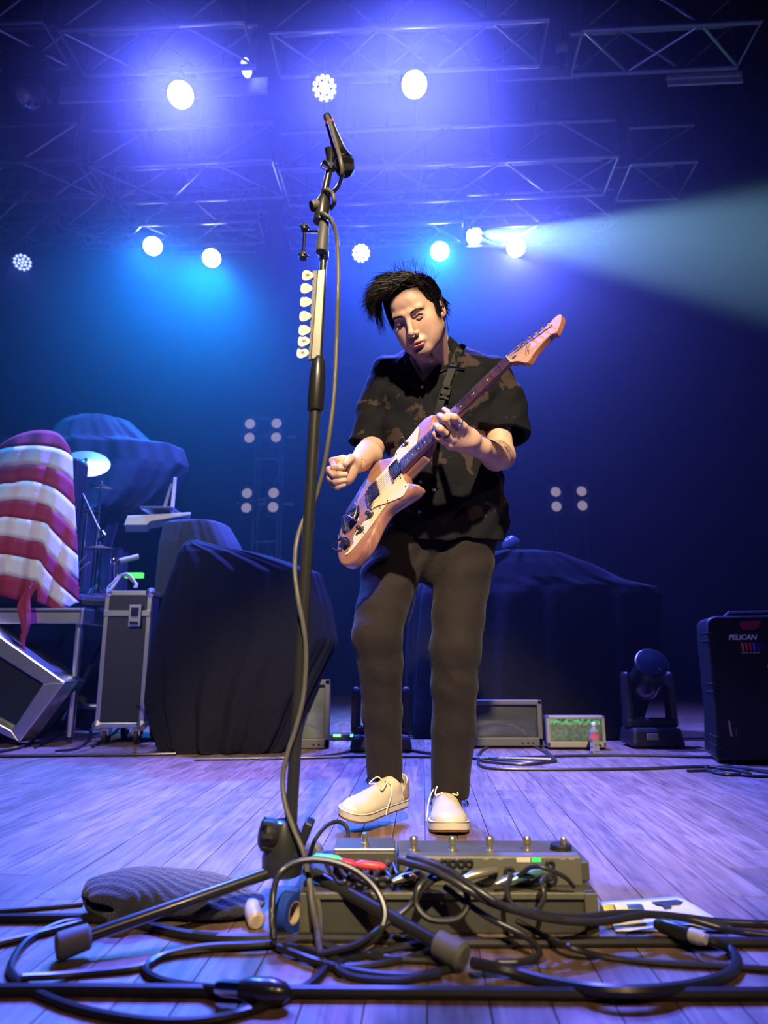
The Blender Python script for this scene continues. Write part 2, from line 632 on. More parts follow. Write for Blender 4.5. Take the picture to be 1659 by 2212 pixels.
# profile spotlight seen from the side, and an unlit globe
p = at(448, 156, 4.9); q = at(530, 147, 4.75)
t = thing('profile_spotlight', 'white-lensed profile spotlight pointing sideways under the front truss', 'stage light', p)
d = (q - p).normalized(); L = (q - p).length
MB().lathe([(0.05, -0.1), (0.07, 0.0), (0.055, L * 0.5), (0.05, L * 0.8), (0.075, L), (0.07, L + 0.01)], p, d, 20).build('barrel', mat('grey_fixture', (0.25, 0.25, 0.24), 0.4, 0.4), t)
MB().lathe([(0.072, L + 0.011), (0.05, L + 0.025), (0.0, L + 0.03)], p, d, 20).build('lens', lens_mat('profile', (0.85, 1.0, 0.75), 2.5), t)
MB().bar(p + d * L * 0.4, p + d * L * 0.4 + Vector((0, 0, 7.5 - p.z)), 0.008, 8).build('clamp', M_blackmetal, t)
p = at(1215, 103, 4.6)
t = thing('round_lamp', 'unlit round lamp globe hanging from the front truss', 'stage light', p)
MB().lathe([(0.0, -0.06), (0.035, -0.052), (0.055, -0.025), (0.06, 0.0), (0.055, 0.025), (0.03, 0.05), (0.0, 0.06)], p, (-0.2, -1, -0.4), 20, cap=False).build('globe', mat('amber_glass', (0.5, 0.3, 0.25), 0.2, coat=0.5), t)
MB().lathe([(0.03, 0.0), (0.04, 0.10), (0.03, 0.14)], p + Vector((0, 0.02, -0.16)), (0, 0, 1), 12).build('socket', M_black, t)
MB().bar(p + Vector((0, 0, 0.05)), (p.x, p.y, 7.5), 0.006, 6).build('hanger', M_blackmetal, t)

# dark moving head hung under the front truss
c = at(58, 190, 4.5)
t = thing('moving_head_lamp', 'dark unlit moving head hanging under the front truss', 'stage light', c)
MB().box((c.x, c.y, 5.02), (0.30, 0.24, 0.11)).build('base', M_black, t, smooth=False, bevel=0.015)
for s in (-1, 1):
    MB().box((c.x + s * 0.15, c.y, 4.86), (0.05, 0.12, 0.30), None, 1.2).build('yoke_arm', M_black, t, smooth=False, bevel=0.015)
MB().lathe([(0.05, -0.16), (0.095, -0.12), (0.11, 0.0), (0.10, 0.10), (0.115, 0.16), (0.10, 0.17)], (c.x, c.y, 4.80), (0.5, -0.5, -0.7), 24).build('head', M_blackmetal, t)
MB().lathe([(0.098, 0.171), (0.06, 0.18), (0, 0.185)], (c.x, c.y, 4.80), (0.5, -0.5, -0.7), 24, cap=False).build('lens', mat('dark_lens_glass', (0.01, 0.012, 0.02), 0.03, coat=1.0), t)
for s in (-1, 1):
    MB().bar((c.x + s * 0.08, c.y, 5.07), (c.x + s * 0.08, c.y, 5.11), 0.02, 8).build('clamp', M_blackmetal, t)
# ================================================================ backline: drum riser, draped gear, cases, screens
def plane_box(x0, x1, y0, y1, Y, depth):
    """world box whose front face at depth Y covers the pixel rectangle"""
    a = at(x0, (y0 + y1) / 2, Y); b = at(x1, (y0 + y1) / 2, Y)
    zt = at((x0 + x1) / 2, y0, Y).z; zb = at((x0 + x1) / 2, y1, Y).z
    return (a.x + b.x) / 2, Y + depth / 2, (zt + zb) / 2, b.x - a.x, depth, zt - zb


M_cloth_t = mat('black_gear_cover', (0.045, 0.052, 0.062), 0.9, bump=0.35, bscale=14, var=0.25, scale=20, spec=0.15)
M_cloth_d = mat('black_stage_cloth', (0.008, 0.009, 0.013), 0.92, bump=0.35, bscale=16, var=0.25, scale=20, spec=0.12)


def drape(name, label, rows, m, cat='cover', folds=9, amp=0.02, seed=1, power=3.2, n=96, group=None, dome=0.02):
    """cloth thrown over gear. rows from top: (py, x left, x right, front depth, thickness)"""
    rr = random.Random(seed)
    ph = [rr.uniform(0, 6.28) for _ in range(4)]
    rg = []
    zs = []
    # resample rows
    R_ = []
    for i in range(len(rows) - 1):
        for k in range(5):
            t = k / 5
            R_.append(tuple(a * (1 - t) + b * t for a, b in zip(rows[i], rows[i + 1])))
    R_.append(rows[-1])
    H = len(R_)
    for j, (py, xl, xr, Y, D) in enumerate(R_):
        c = at((xl + xr) / 2, py, Y + D * 0.35)
        z = at((xl + xr) / 2, py, Y).z
        if j == H - 1:
            z = max(z, 0.004)
        rx = abs(at(xr, py, Y + D * 0.3).x - at(xl, py, Y + D * 0.3).x) / 2
        cx = (at(xr, py, Y + D * 0.3).x + at(xl, py, Y + D * 0.3).x) / 2
        t = j / (H - 1)
        ring_ = []
        for k in range(n):
            a = 2 * math.pi * k / n
            ca, sa = math.cos(a), math.sin(a)
            q = (abs(ca) ** power + abs(sa) ** power) ** (-1 / power)
            f = amp * (0.15 + t) * (math.sin(folds * a + ph[0] + 1.2 * math.sin(3 * a + ph[1]) + 1.5 * t) + 0.5 * math.sin(folds * 2.3 * a + ph[2] - 2 * t))
            f += amp * 0.5 * math.sin(7 * t + 4 * a + ph[3])
            ring_.append((cx + (rx * q + f) * ca, Y + D / 2 + (D / 2 * q + f) * sa, z))
        rg.append(ring_)
    m_ = MB()
    vs = [p for r_ in rg for p in r_]
    fs = [(j * n + k, j * n + (k + 1) % n, (j + 1) * n + (k + 1) % n, (j + 1) * n + k) for j in range(H - 1) for k in range(n)]
    top = len(vs)
    cx = sum(p[0] for p in rg[0]) / n; cy = sum(p[1] for p in rg[0]) / n
    vs.append((cx, cy, rg[0][0][2] + dome))
    fs += [(k, (k + 1) % n, top) for k in range(n)]
    o = m_.add(vs, fs).build(name, m, sub=1)
    return tag(o, label, cat, group)


# ---- drum riser
RY = 4.22
zt, zb = at(100, 1314, RY).z, at(100, 1348, RY).z
xr = at(176, 1320, RY).x
xl = -3.6
riser = thing('drum_riser', 'silver-edged drum riser platform on round legs', 'riser', (xr - 0.6, RY + 0.6, 0))
MB().box(((xl + xr) / 2, RY + 0.42, (zt + zb) / 2 + 0.01), (xr - xl - 0.03, 0.80, zt - zb - 0.04)).build('deck', mat('riser_deck', (0.03, 0.03, 0.03), 0.8), riser, smooth=False)
for y0, y1, yy in ((zb, zt, RY),):
    MB().box(((xl + xr) / 2, RY, (zt + zb) / 2), (xr - xl, 0.03, zt - zb)).build('front_rail', M_alu, riser, smooth=False, bevel=0.006)
    MB().box(((xl + xr) / 2, RY - 0.016, zt - 0.018), (xr - xl, 0.006, 0.012)).build('rail_groove', M_black, riser, smooth=False)
    MB().box((xr, RY + 0.42, (zt + zb) / 2), (0.03, 0.84, zt - zb)).build('side_rail', M_alu, riser, smooth=False, bevel=0.006)
for y in (RY + 0.05, RY + 0.76):
    lx = at(153, 1480, RY).x if y < 4.6 else xr - 0.08
    lg = MB().bar((lx, y, 0.035), (lx, y, zb), 0.0245, 14).build('leg', M_alu, riser)
    MB().lathe([(0.012, 0.0), (0.012, 0.05)], (lx, y, 0.0), (0, 0, 1), 10).build('leg_foot', M_blackmetal, lg)
    MB().bar((-3.3, y, 0.0), (-3.3, y, zb), 0.0245, 14).build('leg', M_alu, riser)
MB().bar((xr - 0.10, RY + 0.1, 0.12), (xr - 0.10, RY + 0.7, zb - 0.02), 0.014, 8).build('brace', M_blackmetal, riser)
MB().bar((xl + 0.2, RY + 0.76, 0.16), (xr - 0.1, RY + 0.76, 0.16), 0.018, 8).build('crossbar', M_alu, riser)

# ---- flag over a speaker on the riser
fl = thing('striped_flag', 'red and white striped flag draped over gear on the drum riser', 'flag', at(85, 1310, 4.26))
FB_ = [
    [(-140, 420), (0, 300), (100, 240), (200, 210), (290, 205), (360, 220), (400, 250), (440, 310), (462, 366)],
    [(-140, 420), (0, 332), (90, 312), (200, 305), (280, 308), (350, 318), (400, 335), (440, 356), (464, 378)],
    [(-140, 520), (0, 445), (100, 432), (200, 425), (300, 440), (350, 455), (400, 480), (440, 510), (471, 543)],
    [(-140, 610), (0, 552), (80, 545), (140, 530), (220, 535), (330, 570), (390, 610), (440, 655), (480, 695)],
    [(-140, 720), (0, 662), (90, 650), (200, 660), (310, 690), (340, 720), (400, 768), (450, 820), (491, 868)],
    [(-140, 820), (0, 766), (60, 760), (160, 775), (290, 800), (330, 845), (400, 918), (450, 965), (498, 1008)],
    [(-140, 930), (0, 882), (100, 896), (180, 912), (270, 928), (310, 990), (400, 1085), (450, 1130), (503, 1180)],
    [(-140, 1050), (0, 1000), (120, 1015), (190, 1030), (256, 1044), (300, 1110), (380, 1195), (440, 1250), (507, 1308)],
    [(-140, 1180), (0, 1134), (120, 1150), (190, 1165), (240, 1180), (280, 1225), (340, 1290), (400, 1330), (440, 1340)],
    [(-140, 1300), (0, 1268), (80, 1285), (150, 1298), (185, 1300), (230, 1300), (270, 1320), (330, 1340), (420, 1345)],
]
M_red = mat('red_flag_cloth', (0.30, 0.02, 0.045), 0.8, bump=0.15, bscale=40, var=0.12)
M_wht = mat('white_flag_cloth', (0.72, 0.70, 0.72), 0.8, bump=0.15, bscale=40, var=0.05)


def flag_pt(cx, cy):
    px, py = cx / 2.9625, 860 + cy / 2.9625
    u = (px - 60) / 110
    Y = 4.24 + 0.10 * max(0, u) ** 3 + 0.02 * math.sin(px * 0.12 + py * 0.02) * (0.3 + (py - 930) / 400) + 0.05 * max(0, (960 - py) / 60)
    return at(px, py, Y)


def dens(poly, n=4):
    v = bez([(x, y, 0) for x, y in poly], n)
    return [(p.x, p.y) for p in v]


for j in range(9):
    A, B = dens(FB_[j]), dens(FB_[j + 1])
    rows = []
    for k in range(5):
        t = k / 4
        rows.append([flag_pt(a[0] * (1 - t) + b[0] * t, a[1] * (1 - t) + b[1] * t) for a, b in zip(A, B)])
    MB().grid(rows).build('stripe', M_red if j % 2 == 0 else M_wht, fl, thick=0.003)
# hanging corner of the flag
tail = [[(240, 1178), (205, 1230), (165, 1300), (150, 1350), (170, 1440), (180, 1500), (170, 1530), (185, 1600), (205, 1635)],
        [(242, 1230), (238, 1260), (235, 1300), (238, 1350), (240, 1400), (238, 1450), (225, 1500), (205, 1560), (207, 1632)]]
for k, (a, m) in enumerate(((0, M_red),)):
    rows = []
    A, B = dens(tail[0]), dens(tail[1])
    for t in (0, 0.35, 0.7, 1):
        rows.append([flag_pt(p[0] * (1 - t) + q[0] * t, p[1] * (1 - t) + q[1] * t) + Vector((0, -0.075 + 0.02 * math.sin(t * 6), 0)) for p, q in zip(A, B)])
    MB().grid(rows).build('hanging_corner', m, fl, thick=0.003)
# the loudspeaker under the flag, resting on the deck
bx0 = plane_box(-60, 152, 985, 1312, 4.40, 0.2)
o = MB().box(bx0[:3], bx0[3:]).build('covered_cabinet', M_black, smooth=False, bevel=0.03)
tag(o, 'black speaker cabinet hidden behind the striped flag', 'speaker')

# ---- large cover over the keyboard rig behind the flag
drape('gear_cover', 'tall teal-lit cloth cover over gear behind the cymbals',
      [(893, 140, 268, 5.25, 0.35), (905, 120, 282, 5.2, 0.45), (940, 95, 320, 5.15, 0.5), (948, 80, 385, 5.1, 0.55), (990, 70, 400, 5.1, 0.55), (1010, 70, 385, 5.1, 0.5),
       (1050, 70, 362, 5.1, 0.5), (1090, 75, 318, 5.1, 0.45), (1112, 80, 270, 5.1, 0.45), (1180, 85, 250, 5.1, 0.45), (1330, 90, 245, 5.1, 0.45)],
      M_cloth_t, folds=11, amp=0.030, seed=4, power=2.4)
ob = MB().box((at(165, 1300, 5.3).x, 5.34, (zt - 0.02) / 2), (0.7, 0.5, zt - 0.03)).build('equipment_rack', M_black, smooth=False, bevel=0.01)
tag(ob, 'black equipment rack under the tall teal-lit cloth cover', 'rack')
drape('gear_cover', 'low dark cloth heap behind the flag top', [(938, -60, 40, 5.7, 0.4), (955, -160, 75, 5.6, 0.6), (1000, -200, 100, 5.6, 0.7), (1330, -220, 110, 5.6, 0.7)],
      M_cloth_d, folds=7, amp=0.03, seed=9, power=2.4)
ob = MB().box((at(-60, 1300, 5.8).x, 5.95, (zt - 0.02) / 2), (0.9, 0.6, zt - 0.03)).build('equipment_rack', M_black, smooth=False, bevel=0.01)
tag(ob, 'black equipment rack under the low cloth heap behind the flag', 'rack')

# ---- cymbals and stands on the riser
M_brass = mat('cymbal_bronze', (0.36, 0.31, 0.13), 0.42, 1.0, scale=8, stretch=(1, 1, 1), bump=0.05, bscale=200)


def cymbal(px, py, Y, r, nrm, base_py, label, boom=None):
    c = at(px, py, Y)
    t = thing('cymbal_on_stand', label, 'cymbal', (c.x, c.y, zt), 0, 'cymbals on the drum riser')
    n = Vector(nrm).normalized()
    MB().lathe([(0.004, 0.022), (0.02, 0.021), (0.035, 0.012), (0.05, 0.010), (r * 0.6, 0.004), (r, -0.006), (r, -0.0075), (r * 0.6, 0.0025), (0.034, 0.010), (0.004, 0.020)], c, n, 40, cap=False).build('cymbal', M_brass, t)
    nut = MB().lathe([(0.010, 0.022), (0.012, 0.03), (0.007, 0.04), (0.0, 0.045)], c, n, 10).build('wing_nut', M_chrome, t)
    MB().tube([c, c - n * 0.06, Vector((c.x, c.y, c.z - 0.14)), Vector((c.x, c.y, zt + 0.14))], [0.006, 0.010, 0.0125, 0.0125], 10).build('stand_tube', M_chrome, t)
    for a in (0.3, 2.4, 4.5):
        MB().bar((c.x, c.y, zt + 0.20), (c.x + 0.12 * math.cos(a), c.y + 0.12 * math.sin(a), zt + 0.012), 0.008, 8).build('stand_leg', M_chrome, t)
    return t


cymbal(186, 1000, 4.80, 0.165, (0.25, -0.72, 0.65), 0, 'large tilted bronze cymbal beside the flag edge')
cymbal(218, 1052, 4.9, 0.085, (0.1, -0.25, 1), 0, 'small splash cymbal below the large tilted cymbal')
cymbal(188, 1104, 4.90, 0.10, (0, -0.1, 1), 0, 'flat cymbal half hidden at the flag edge')
cymbal(215, 1184, 4.7, 0.125, (0.0, -0.08, 1), 0, 'lowest flat cymbal above the flight case')
t = thing('boom_arm', 'chrome boom arm with clamp reaching down beside the cymbals', 'boom arm', at(170, 1045, 4.55))
MB().bar(at(167, 1043, 4.55), at(215, 1145, 4.5), 0.009, 10).build('arm_tube', M_chrome, t)
MB().lathe([(0.018, -0.02), (0.022, 0.0), (0.018, 0.02)], at(167, 1043, 4.55), (1, 0, 0), 12).build('tilter', M_chrome, t)
MB().tube([at(166, 1046, 4.56), (at(166, 1046, 4.56).x, 4.6, zt)], 0.011, 8).build('upright', M_chrome, t)
cl_ = MB().box(at(218, 1150, 4.5), (0.045, 0.03, 0.035), (0.2, 0.5, 0.3)).bar(at(212, 1140, 4.48), at(214, 1162, 4.48), 0.008, 8).bar(at(222, 1146, 4.48), at(228, 1156, 4.48), 0.008, 8)
cl_.build('clamp', M_chrome, t, smooth=False, bevel=0.003)
for (a, b, lab) in (((171, 1218), (190, 1198), 'upper pale drumstick leaning beside the flag'), ((177, 1228), (195, 1214), 'lower pale drumstick leaning beside the flag')):
    p, q = at(*a, 4.5), at(*b, 4.5)
    d = (p - q).normalized()
    o = MB().tube([q, q.lerp(p, 0.1), q.lerp(p, 0.2), p + d * 0.25], [0.003, 0.006, 0.007, 0.007], 8).build('drumstick', mat('pale_wood_stick', (0.6, 0.5, 0.35), 0.5))
    tag(o, lab, 'drumstick', 'drumsticks on the riser')
t = thing('percussion_stand', 'chrome stand with angled grey tube above the flight case', 'stand', at(250, 1270, 4.4))
MB().bar(at(250, 1276, 4.4), at(250, 1215, 4.4), 0.014, 10).build('post', M_chrome, t)
MB().bar(at(238, 1217, 4.4), at(300, 1202, 4.45), 0.018, 10).build('angled_tube', mat('grey_tube', (0.45, 0.45, 0.5), 0.35), t)
MB().lathe([(0.03, -0.02), (0.036, 0), (0.03, 0.02)], at(248, 1212, 4.39), (0, 0, 1), 12).build('clamp', M_chrome, t)

# ---- laptop on a white keyboard
kb = thing('white_keyboard', 'white slab keyboard jutting out beside the covered rack', 'keyboard', at(340, 1125, 4.55))
a, b = at(268, 1134, 4.5), at(412, 1112, 4.5)
MB().prism([(a.x, a.z + 0.00), (at(318, 1134, 4.5).x, a.z), (at(325, 1127, 4.5).x, at(325, 1126, 4.5).z), (b.x, b.z), (b.x, b.z + 0.018), (at(275, 1116, 4.5).x, at(275, 1114, 4.5).z)],
           (0, 4.5, 0), (1, 0, 0), (0, 0, 1), (-0.31, 0.95, 0), 0.0, 0.28).build('case', M_white, kb, smooth=False, bevel=0.004)
lp = thing('laptop', 'open laptop seen edge-on with bright white screen edge', 'laptop', at(375, 1110, 4.55))
p0, p1 = at(371, 1105, 4.55), at(377, 1031, 4.55)
ax = (p1 - p0).normalized()
sx = Vector((ax.z, 0, -ax.x))
lid = MB().prism([(-0.012, 0), (0.014, 0), (0.016, (p1 - p0).length), (-0.006, (p1 - p0).length)], p0, sx, ax, (-0.30, 0.954, 0), 0, 0.30).build('lid', mat('white_laptop_edge', (0.8, 0.8, 0.82), 0.35), lp, smooth=False, bevel=0.003)
MB().box(at(352, 1106, 4.62), (0.22, 0.30, 0.015)).build('base', mat('laptop_dark', (0.08, 0.08, 0.1), 0.4), lp, smooth=False, bevel=0.004)
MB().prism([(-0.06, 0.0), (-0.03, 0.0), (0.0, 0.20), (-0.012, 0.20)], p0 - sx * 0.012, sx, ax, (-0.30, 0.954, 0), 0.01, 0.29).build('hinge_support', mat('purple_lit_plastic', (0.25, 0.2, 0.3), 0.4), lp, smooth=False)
# ---- cable bundle on the flight case
rr = random.Random(5)
for k in range(5):
    pts = [at(238 + rr.uniform(-6, 6), 1268 + rr.uniform(-3, 6), 4.26), at(252 + k * 4, 1248 - k * 2, 4.28), at(275 + k * 3, 1240 + k * 4, 4.27), at(292 + k, 1258 + k, 4.26), at(290 + k, 1270, 4.25)]
    o = MB().tube(bez(pts, 6), 0.0065, 7).build('grey_cable', mat('grey_cable', (0.45, 0.45, 0.48), 0.4))
    tag(o, 'pale grey cable looped on top of the flight case', 'cable', 'pale cables heaped on the flight case')
o = MB().box(at(290, 1243, 4.45), (0.12, 0.03, 0.035)).build('green_display', mat('green_led_panel', (0.02, 0.2, 0.02), 0.4, emit=(0.1, 1.0, 0.15), estr=1.2), smooth=False, bevel=0.004)
tag(o, 'glowing green display panel behind the grey cables', 'display')
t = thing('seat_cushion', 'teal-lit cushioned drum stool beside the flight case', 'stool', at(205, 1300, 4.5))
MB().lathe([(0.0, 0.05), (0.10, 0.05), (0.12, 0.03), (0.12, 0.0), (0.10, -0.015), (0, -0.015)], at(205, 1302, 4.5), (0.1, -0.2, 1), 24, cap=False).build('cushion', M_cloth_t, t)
MB().bar(at(205, 1308, 4.5), (at(205, 1308, 4.5).x, 4.5, zt), 0.02, 10).build('post', M_chrome, t)

# ---- flight case on castors
FC = plane_box(216, 319, 1276, 1572, 4.16, 0.42)
fcx, fcy, fcz, fw, fd, fh = FC
fcx0 = fcx - fw / 2
case = thing('flight_case', 'blue-black flight case with aluminium edges and butterfly latch', 'case', (fcx, fcy, 0))
MB().box((fcx, fcy, fcz), (fw - 0.01, fd - 0.01, fh - 0.01)).build('shell', mat('case_laminate', (0.014, 0.017, 0.026), 0.45, bump=0.1, bscale=200), case, smooth=False)
e = 0.028
for sx_ in (-1, 1):
    for sy in (-1, 1):
        MB().box((fcx + sx_ * (fw - e) / 2, fcy + sy * (fd - e) / 2, fcz), (e, e, fh)).build('edge_extrusion', M_alu, case, smooth=False, bevel=0.003)
    for sz in (-1, 1):
        MB().box((fcx + sx_ * (fw - e) / 2, fcy, fcz + sz * (fh - e) / 2), (e, fd, e)).build('edge_extrusion', M_alu, case, smooth=False, bevel=0.003)
for sy in (-1, 1):
    for sz in (-1, 1):
        MB().box((fcx, fcy + sy * (fd - e) / 2, fcz + sz * (fh - e) / 2), (fw, e, e)).build('edge_extrusion', M_alu, case, smooth=False, bevel=0.003)
for sx_ in (-1, 1):
    for sz in (-1, 1):
        MB().lathe([(0.0, -0.03), (0.028, -0.014), (0.032, 0.0), (0.028, 0.014), (0.0, 0.03)], (fcx + sx_ * (fw / 2 - 0.012), fcy - fd / 2 + 0.012, fcz + sz * (fh / 2 - 0.012)), (0, 1, 0), 12, cap=False).build('ball_corner', M_alu, case)
zl_ = at(280, 1325, 4.16).z
MB().box((fcx, fcy - fd / 2 - 0.002, zl_), (fw, 0.012, 0.035)).build('lid_seam', M_alu, case, smooth=False, bevel=0.003)
lp_ = at(292, 1330, 4.15)
la = MB().box((lp_.x, lp_.y - 0.004, lp_.z), (0.075, 0.012, 0.13)).build('latch', M_alu, case, smooth=False, bevel=0.003)
MB().box((lp_.x, lp_.y - 0.012, lp_.z + 0.02), (0.045, 0.012, 0.06)).build('latch_dish', M_chrome, la, smooth=False, bevel=0.004)
MB().box((lp_.x, lp_.y - 0.014, lp_.z - 0.045), (0.05, 0.012, 0.025)).build('latch_hook', M_chrome, la, smooth=False, bevel=0.003)
for sx_ in (-1, 1):
    for sy in (-1, 1):
        x, y = fcx + sx_ * (fw / 2 - 0.05), fcy + sy * (fd / 2 - 0.06)
        zbm = fcz - fh / 2
        MB().lathe([(0.0, -0.014), (zbm * 0.42, -0.014), (zbm * 0.46, -0.01), (zbm * 0.46, 0.01), (zbm * 0.42, 0.014), (0, 0.014)], (x, y, zbm * 0.46), (1, 0, 0), 18).build('castor', M_rubber, case)
        MB().box((x, y, zbm * 0.75), (0.05, 0.06, zbm * 0.5)).build('castor_bracket', M_alu, case, smooth=False, bevel=0.004)

# ---- silver-framed angular screen in front of the riser
scr = thing('framed_screen', 'angular dark screen in a broad silver frame under the riser', 'screen', on_floor(40, 1602))
outer = [(-220, 1250), (-40, 1346), (140, 1474), (42, 1604), (-120, 1530), (-230, 1470)]
inner = [(-200, 1295), (-50, 1388), (92, 1477), (25, 1578), (-115, 1502), (-205, 1450)]
YS = 4.08
ow = [at(x, y, YS) for x, y in outer]; iw = [at(x, y, YS) for x, y in inner]
dz = Vector((0.02, 0.14, 0.0))
for i in range(len(ow)):
    j = (i + 1) % len(ow)
    q = [ow[i], ow[j], iw[j], iw[i]]
    vs = q + [p + dz for p in q]
    MB().add(vs, [(0, 1, 2, 3), (7, 6, 5, 4), (0, 4, 5, 1), (1, 5, 6, 2), (2, 6, 7, 3), (3, 7, 4, 0)]).build('frame_bar', M_alu, scr, smooth=False, bevel=0.006)
vs = [p + dz * 0.4 for p in iw] + [p + dz * 0.6 for p in iw]
n = len(iw)
MB().add(vs, [tuple(range(n)), tuple(range(2 * n - 1, n - 1, -1))] + [(i, (i + 1) % n, (i + 1) % n + n, i + n) for i in range(n)]).build('glass', mat('dark_screen_glass', (0.02, 0.025, 0.03), 0.12, coat=0.6), scr, smooth=False)
vs = [p + dz for p in ow] + [p + dz * 1.5 for p in ow]
MB().add(vs, [tuple(range(n)), tuple(range(2 * n - 1, n - 1, -1))] + [(i, (i + 1) % n, (i + 1) % n + n, i + n) for i in range(n)]).build('back_shell', M_black, scr, smooth=False)

# ---- draped cabinets in the middle
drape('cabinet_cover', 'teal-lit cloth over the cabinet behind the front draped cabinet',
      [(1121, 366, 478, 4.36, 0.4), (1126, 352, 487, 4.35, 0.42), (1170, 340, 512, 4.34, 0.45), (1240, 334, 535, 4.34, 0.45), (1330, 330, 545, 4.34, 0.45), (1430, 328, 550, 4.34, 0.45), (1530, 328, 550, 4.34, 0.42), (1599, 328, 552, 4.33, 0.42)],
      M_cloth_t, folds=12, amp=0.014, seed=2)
drape('cabinet_cover', 'large black cloth over the cabinet at the front beside the flight case',
      [(1168, 400, 440, 3.95, 0.15), (1176, 390, 475, 3.90, 0.25), (1190, 382, 560, 3.86, 0.32), (1214, 375, 640, 3.84, 0.4), (1232, 370, 690, 3.83, 0.42), (1300, 352, 712, 3.82, 0.45), (1385, 335, 722, 3.80, 0.42), (1450, 326, 690, 3.78, 0.34),
       (1520, 320, 655, 3.77, 0.24), (1580, 334, 630, 3.765, 0.20), (1622, 346, 606, 3.765, 0.18), (1630, 370, 590, 3.765, 0.17)],
      M_cloth_d, folds=13, amp=0.022, seed=6)
drape('gear_cover', 'long black cloth over low gear at the far side of the player',
      [(1186, 1085, 1160, 4.50, 0.3), (1192, 1040, 1215, 4.47, 0.4), (1215, 960, 1290, 4.45, 0.5), (1245, 920, 1350, 4.43, 0.55), (1262, 905, 1420, 4.42, 0.55), (1280, 895, 1425, 4.41, 0.55), (1400, 885, 1415, 4.40, 0.55),
       (1500, 885, 1400, 4.39, 0.55), (1560, 885, 1385, 4.38, 0.55), (1596, 885, 1375, 4.38, 0.55)],
      M_cloth_d, folds=15, amp=0.022, seed=8, power=3.5)
o = MB().lathe([(0.0, 0.075), (0.03, 0.068), (0.055, 0.045), (0.066, 0.015), (0.066, -0.012), (0.0, -0.02)], at(1105, 1180, 4.65), (0, 0, 1), 24, cap=False).build('glass_dome', mat('smoky_glass', (0.05, 0.06, 0.08), 0.08, coat=0.8))
tag(o, 'dark glass dome on top of the long black cloth', 'dome')


# ---- old television sets and monitors
def television(x0, x1, y0, y1, Y, label, screen=(0.05, 0.06, 0.05), emit=None, estr=0, depth=0.30):
    cx, cy, cz, w, d, h = plane_box(x0, x1, y0, y1, Y, depth)
    t = thing('television', label, 'television', (cx, Y, cz - h / 2), 0, 'old television sets on the stage floor')
    mgrey = mat('tv_grey_plastic', (0.11, 0.11, 0.11), 0.5)
    vs = []
    for (yy, k) in ((Y + 0.03, 1.0), (Y + depth * 0.35, 0.97), (Y + depth, 0.62)):
        for sx_, sz in ((-1, -1), (1, -1), (1, 1), (-1, 1)):
            vs.append((cx + sx_ * w / 2 * k, yy, (cz - h / 2 + (h / 2) * (sz + 1) * (k if sz > 0 else 1))))
    fs = [(0, 1, 2, 3), (11, 10, 9, 8)] + [(j * 4 + i, j * 4 + (i + 1) % 4, (j + 1) * 4 + (i + 1) % 4, (j + 1) * 4 + i) for j in range(2) for i in range(4)]
    MB().add(vs, fs).build('shell', mgrey, t, smooth=False, bevel=0.012)
    bz = 0.11 * min(w, h)
    fr = MB()
    for s in (-1, 1):
        fr.box((cx + s * (w - bz) / 2, Y + 0.015, cz), (bz, 0.035, h)).box((cx, Y + 0.015, cz + s * (h - bz * (1.0 if s > 0 else 1.7)) / 2), (w, 0.035, bz * (1.0 if s > 0 else 1.7)))
    fr.build('bezel', mgrey, t, smooth=False, bevel=0.006)
    rows = []
    for j in range(9):
        r_ = []
        for i in range(9):
            u, v = i / 4 - 1, j / 4 - 1
            r_.append((cx + u * (w / 2 - bz * 0.8), Y + 0.028 - 0.020 * (1 - u * u) * (1 - v * v), cz + bz * 0.3 + v * (h / 2 - bz * 0.9)))
        rows.append(r_)
    MB().grid(rows).build('screen', mat('tv_screen_' + label[:12].replace(' ', '_'), screen, 0.12, coat=0.5, emit=emit, estr=estr), t)
    for i in range(3):
        MB().lathe([(0.006, 0), (0.006, 0.006), (0.004, 0.007)], (cx + (i - 1) * 0.03 + w * 0.3, Y - 0.002, cz - h / 2 + bz * 0.7), (0, -1, 0), 8).build('knob', M_black, t)
    return t


television(604, 712, 1468, 1617, 3.99, 'grey television beside the front draped cabinet', (0.12, 0.14, 0.12))
television(1006, 1172, 1512, 1612, 4.02, 'dim grey television under the edge of the long cloth', (0.06, 0.065, 0.06))


def tv_static():
    m = bpy.data.materials.new('green_tv_picture')
    m.use_nodes = True
    nt = m.node_tree
    b = nt.nodes['Principled BSDF']
    tc = nt.nodes.new('ShaderNodeTexCoord')
    n = nt.nodes.new('ShaderNodeTexNoise'); n.inputs['Scale'].default_value = 55; n.inputs['Detail'].default_value = 4
    nt.links.new(tc.outputs['Object'], n.inputs['Vector'])
    c = ramp(nt, n.outputs['Fac'], [(0.40, (0.02, 0.09, 0.03)), (0.55, (0.10, 0.55, 0.16)), (0.66, (0.25, 0.45, 0.6))])
    sp = nt.nodes.new('ShaderNodeSeparateXYZ'); nt.links.new(tc.outputs['Object'], sp.inputs[0])
    mr = nt.nodes.new('ShaderNodeMapRange'); mr.inputs['From Min'].default_value = 0.115; mr.inputs['From Max'].default_value = 0.135
    mr.inputs['To Min'].default_value = 0.16; mr.inputs['To Max'].default_value = 0.8
    nt.links.new(sp.outputs['Z'], mr.inputs[0])
    nt.links.new(c, b.inputs['Emission Color']); nt.links.new(mr.outputs[0], b.inputs['Emission Strength'])
    b.inputs['Base Color'].default_value = (0.10, 0.11, 0.08, 1)
    b.inputs['Roughness'].default_value = 0.15
    return m


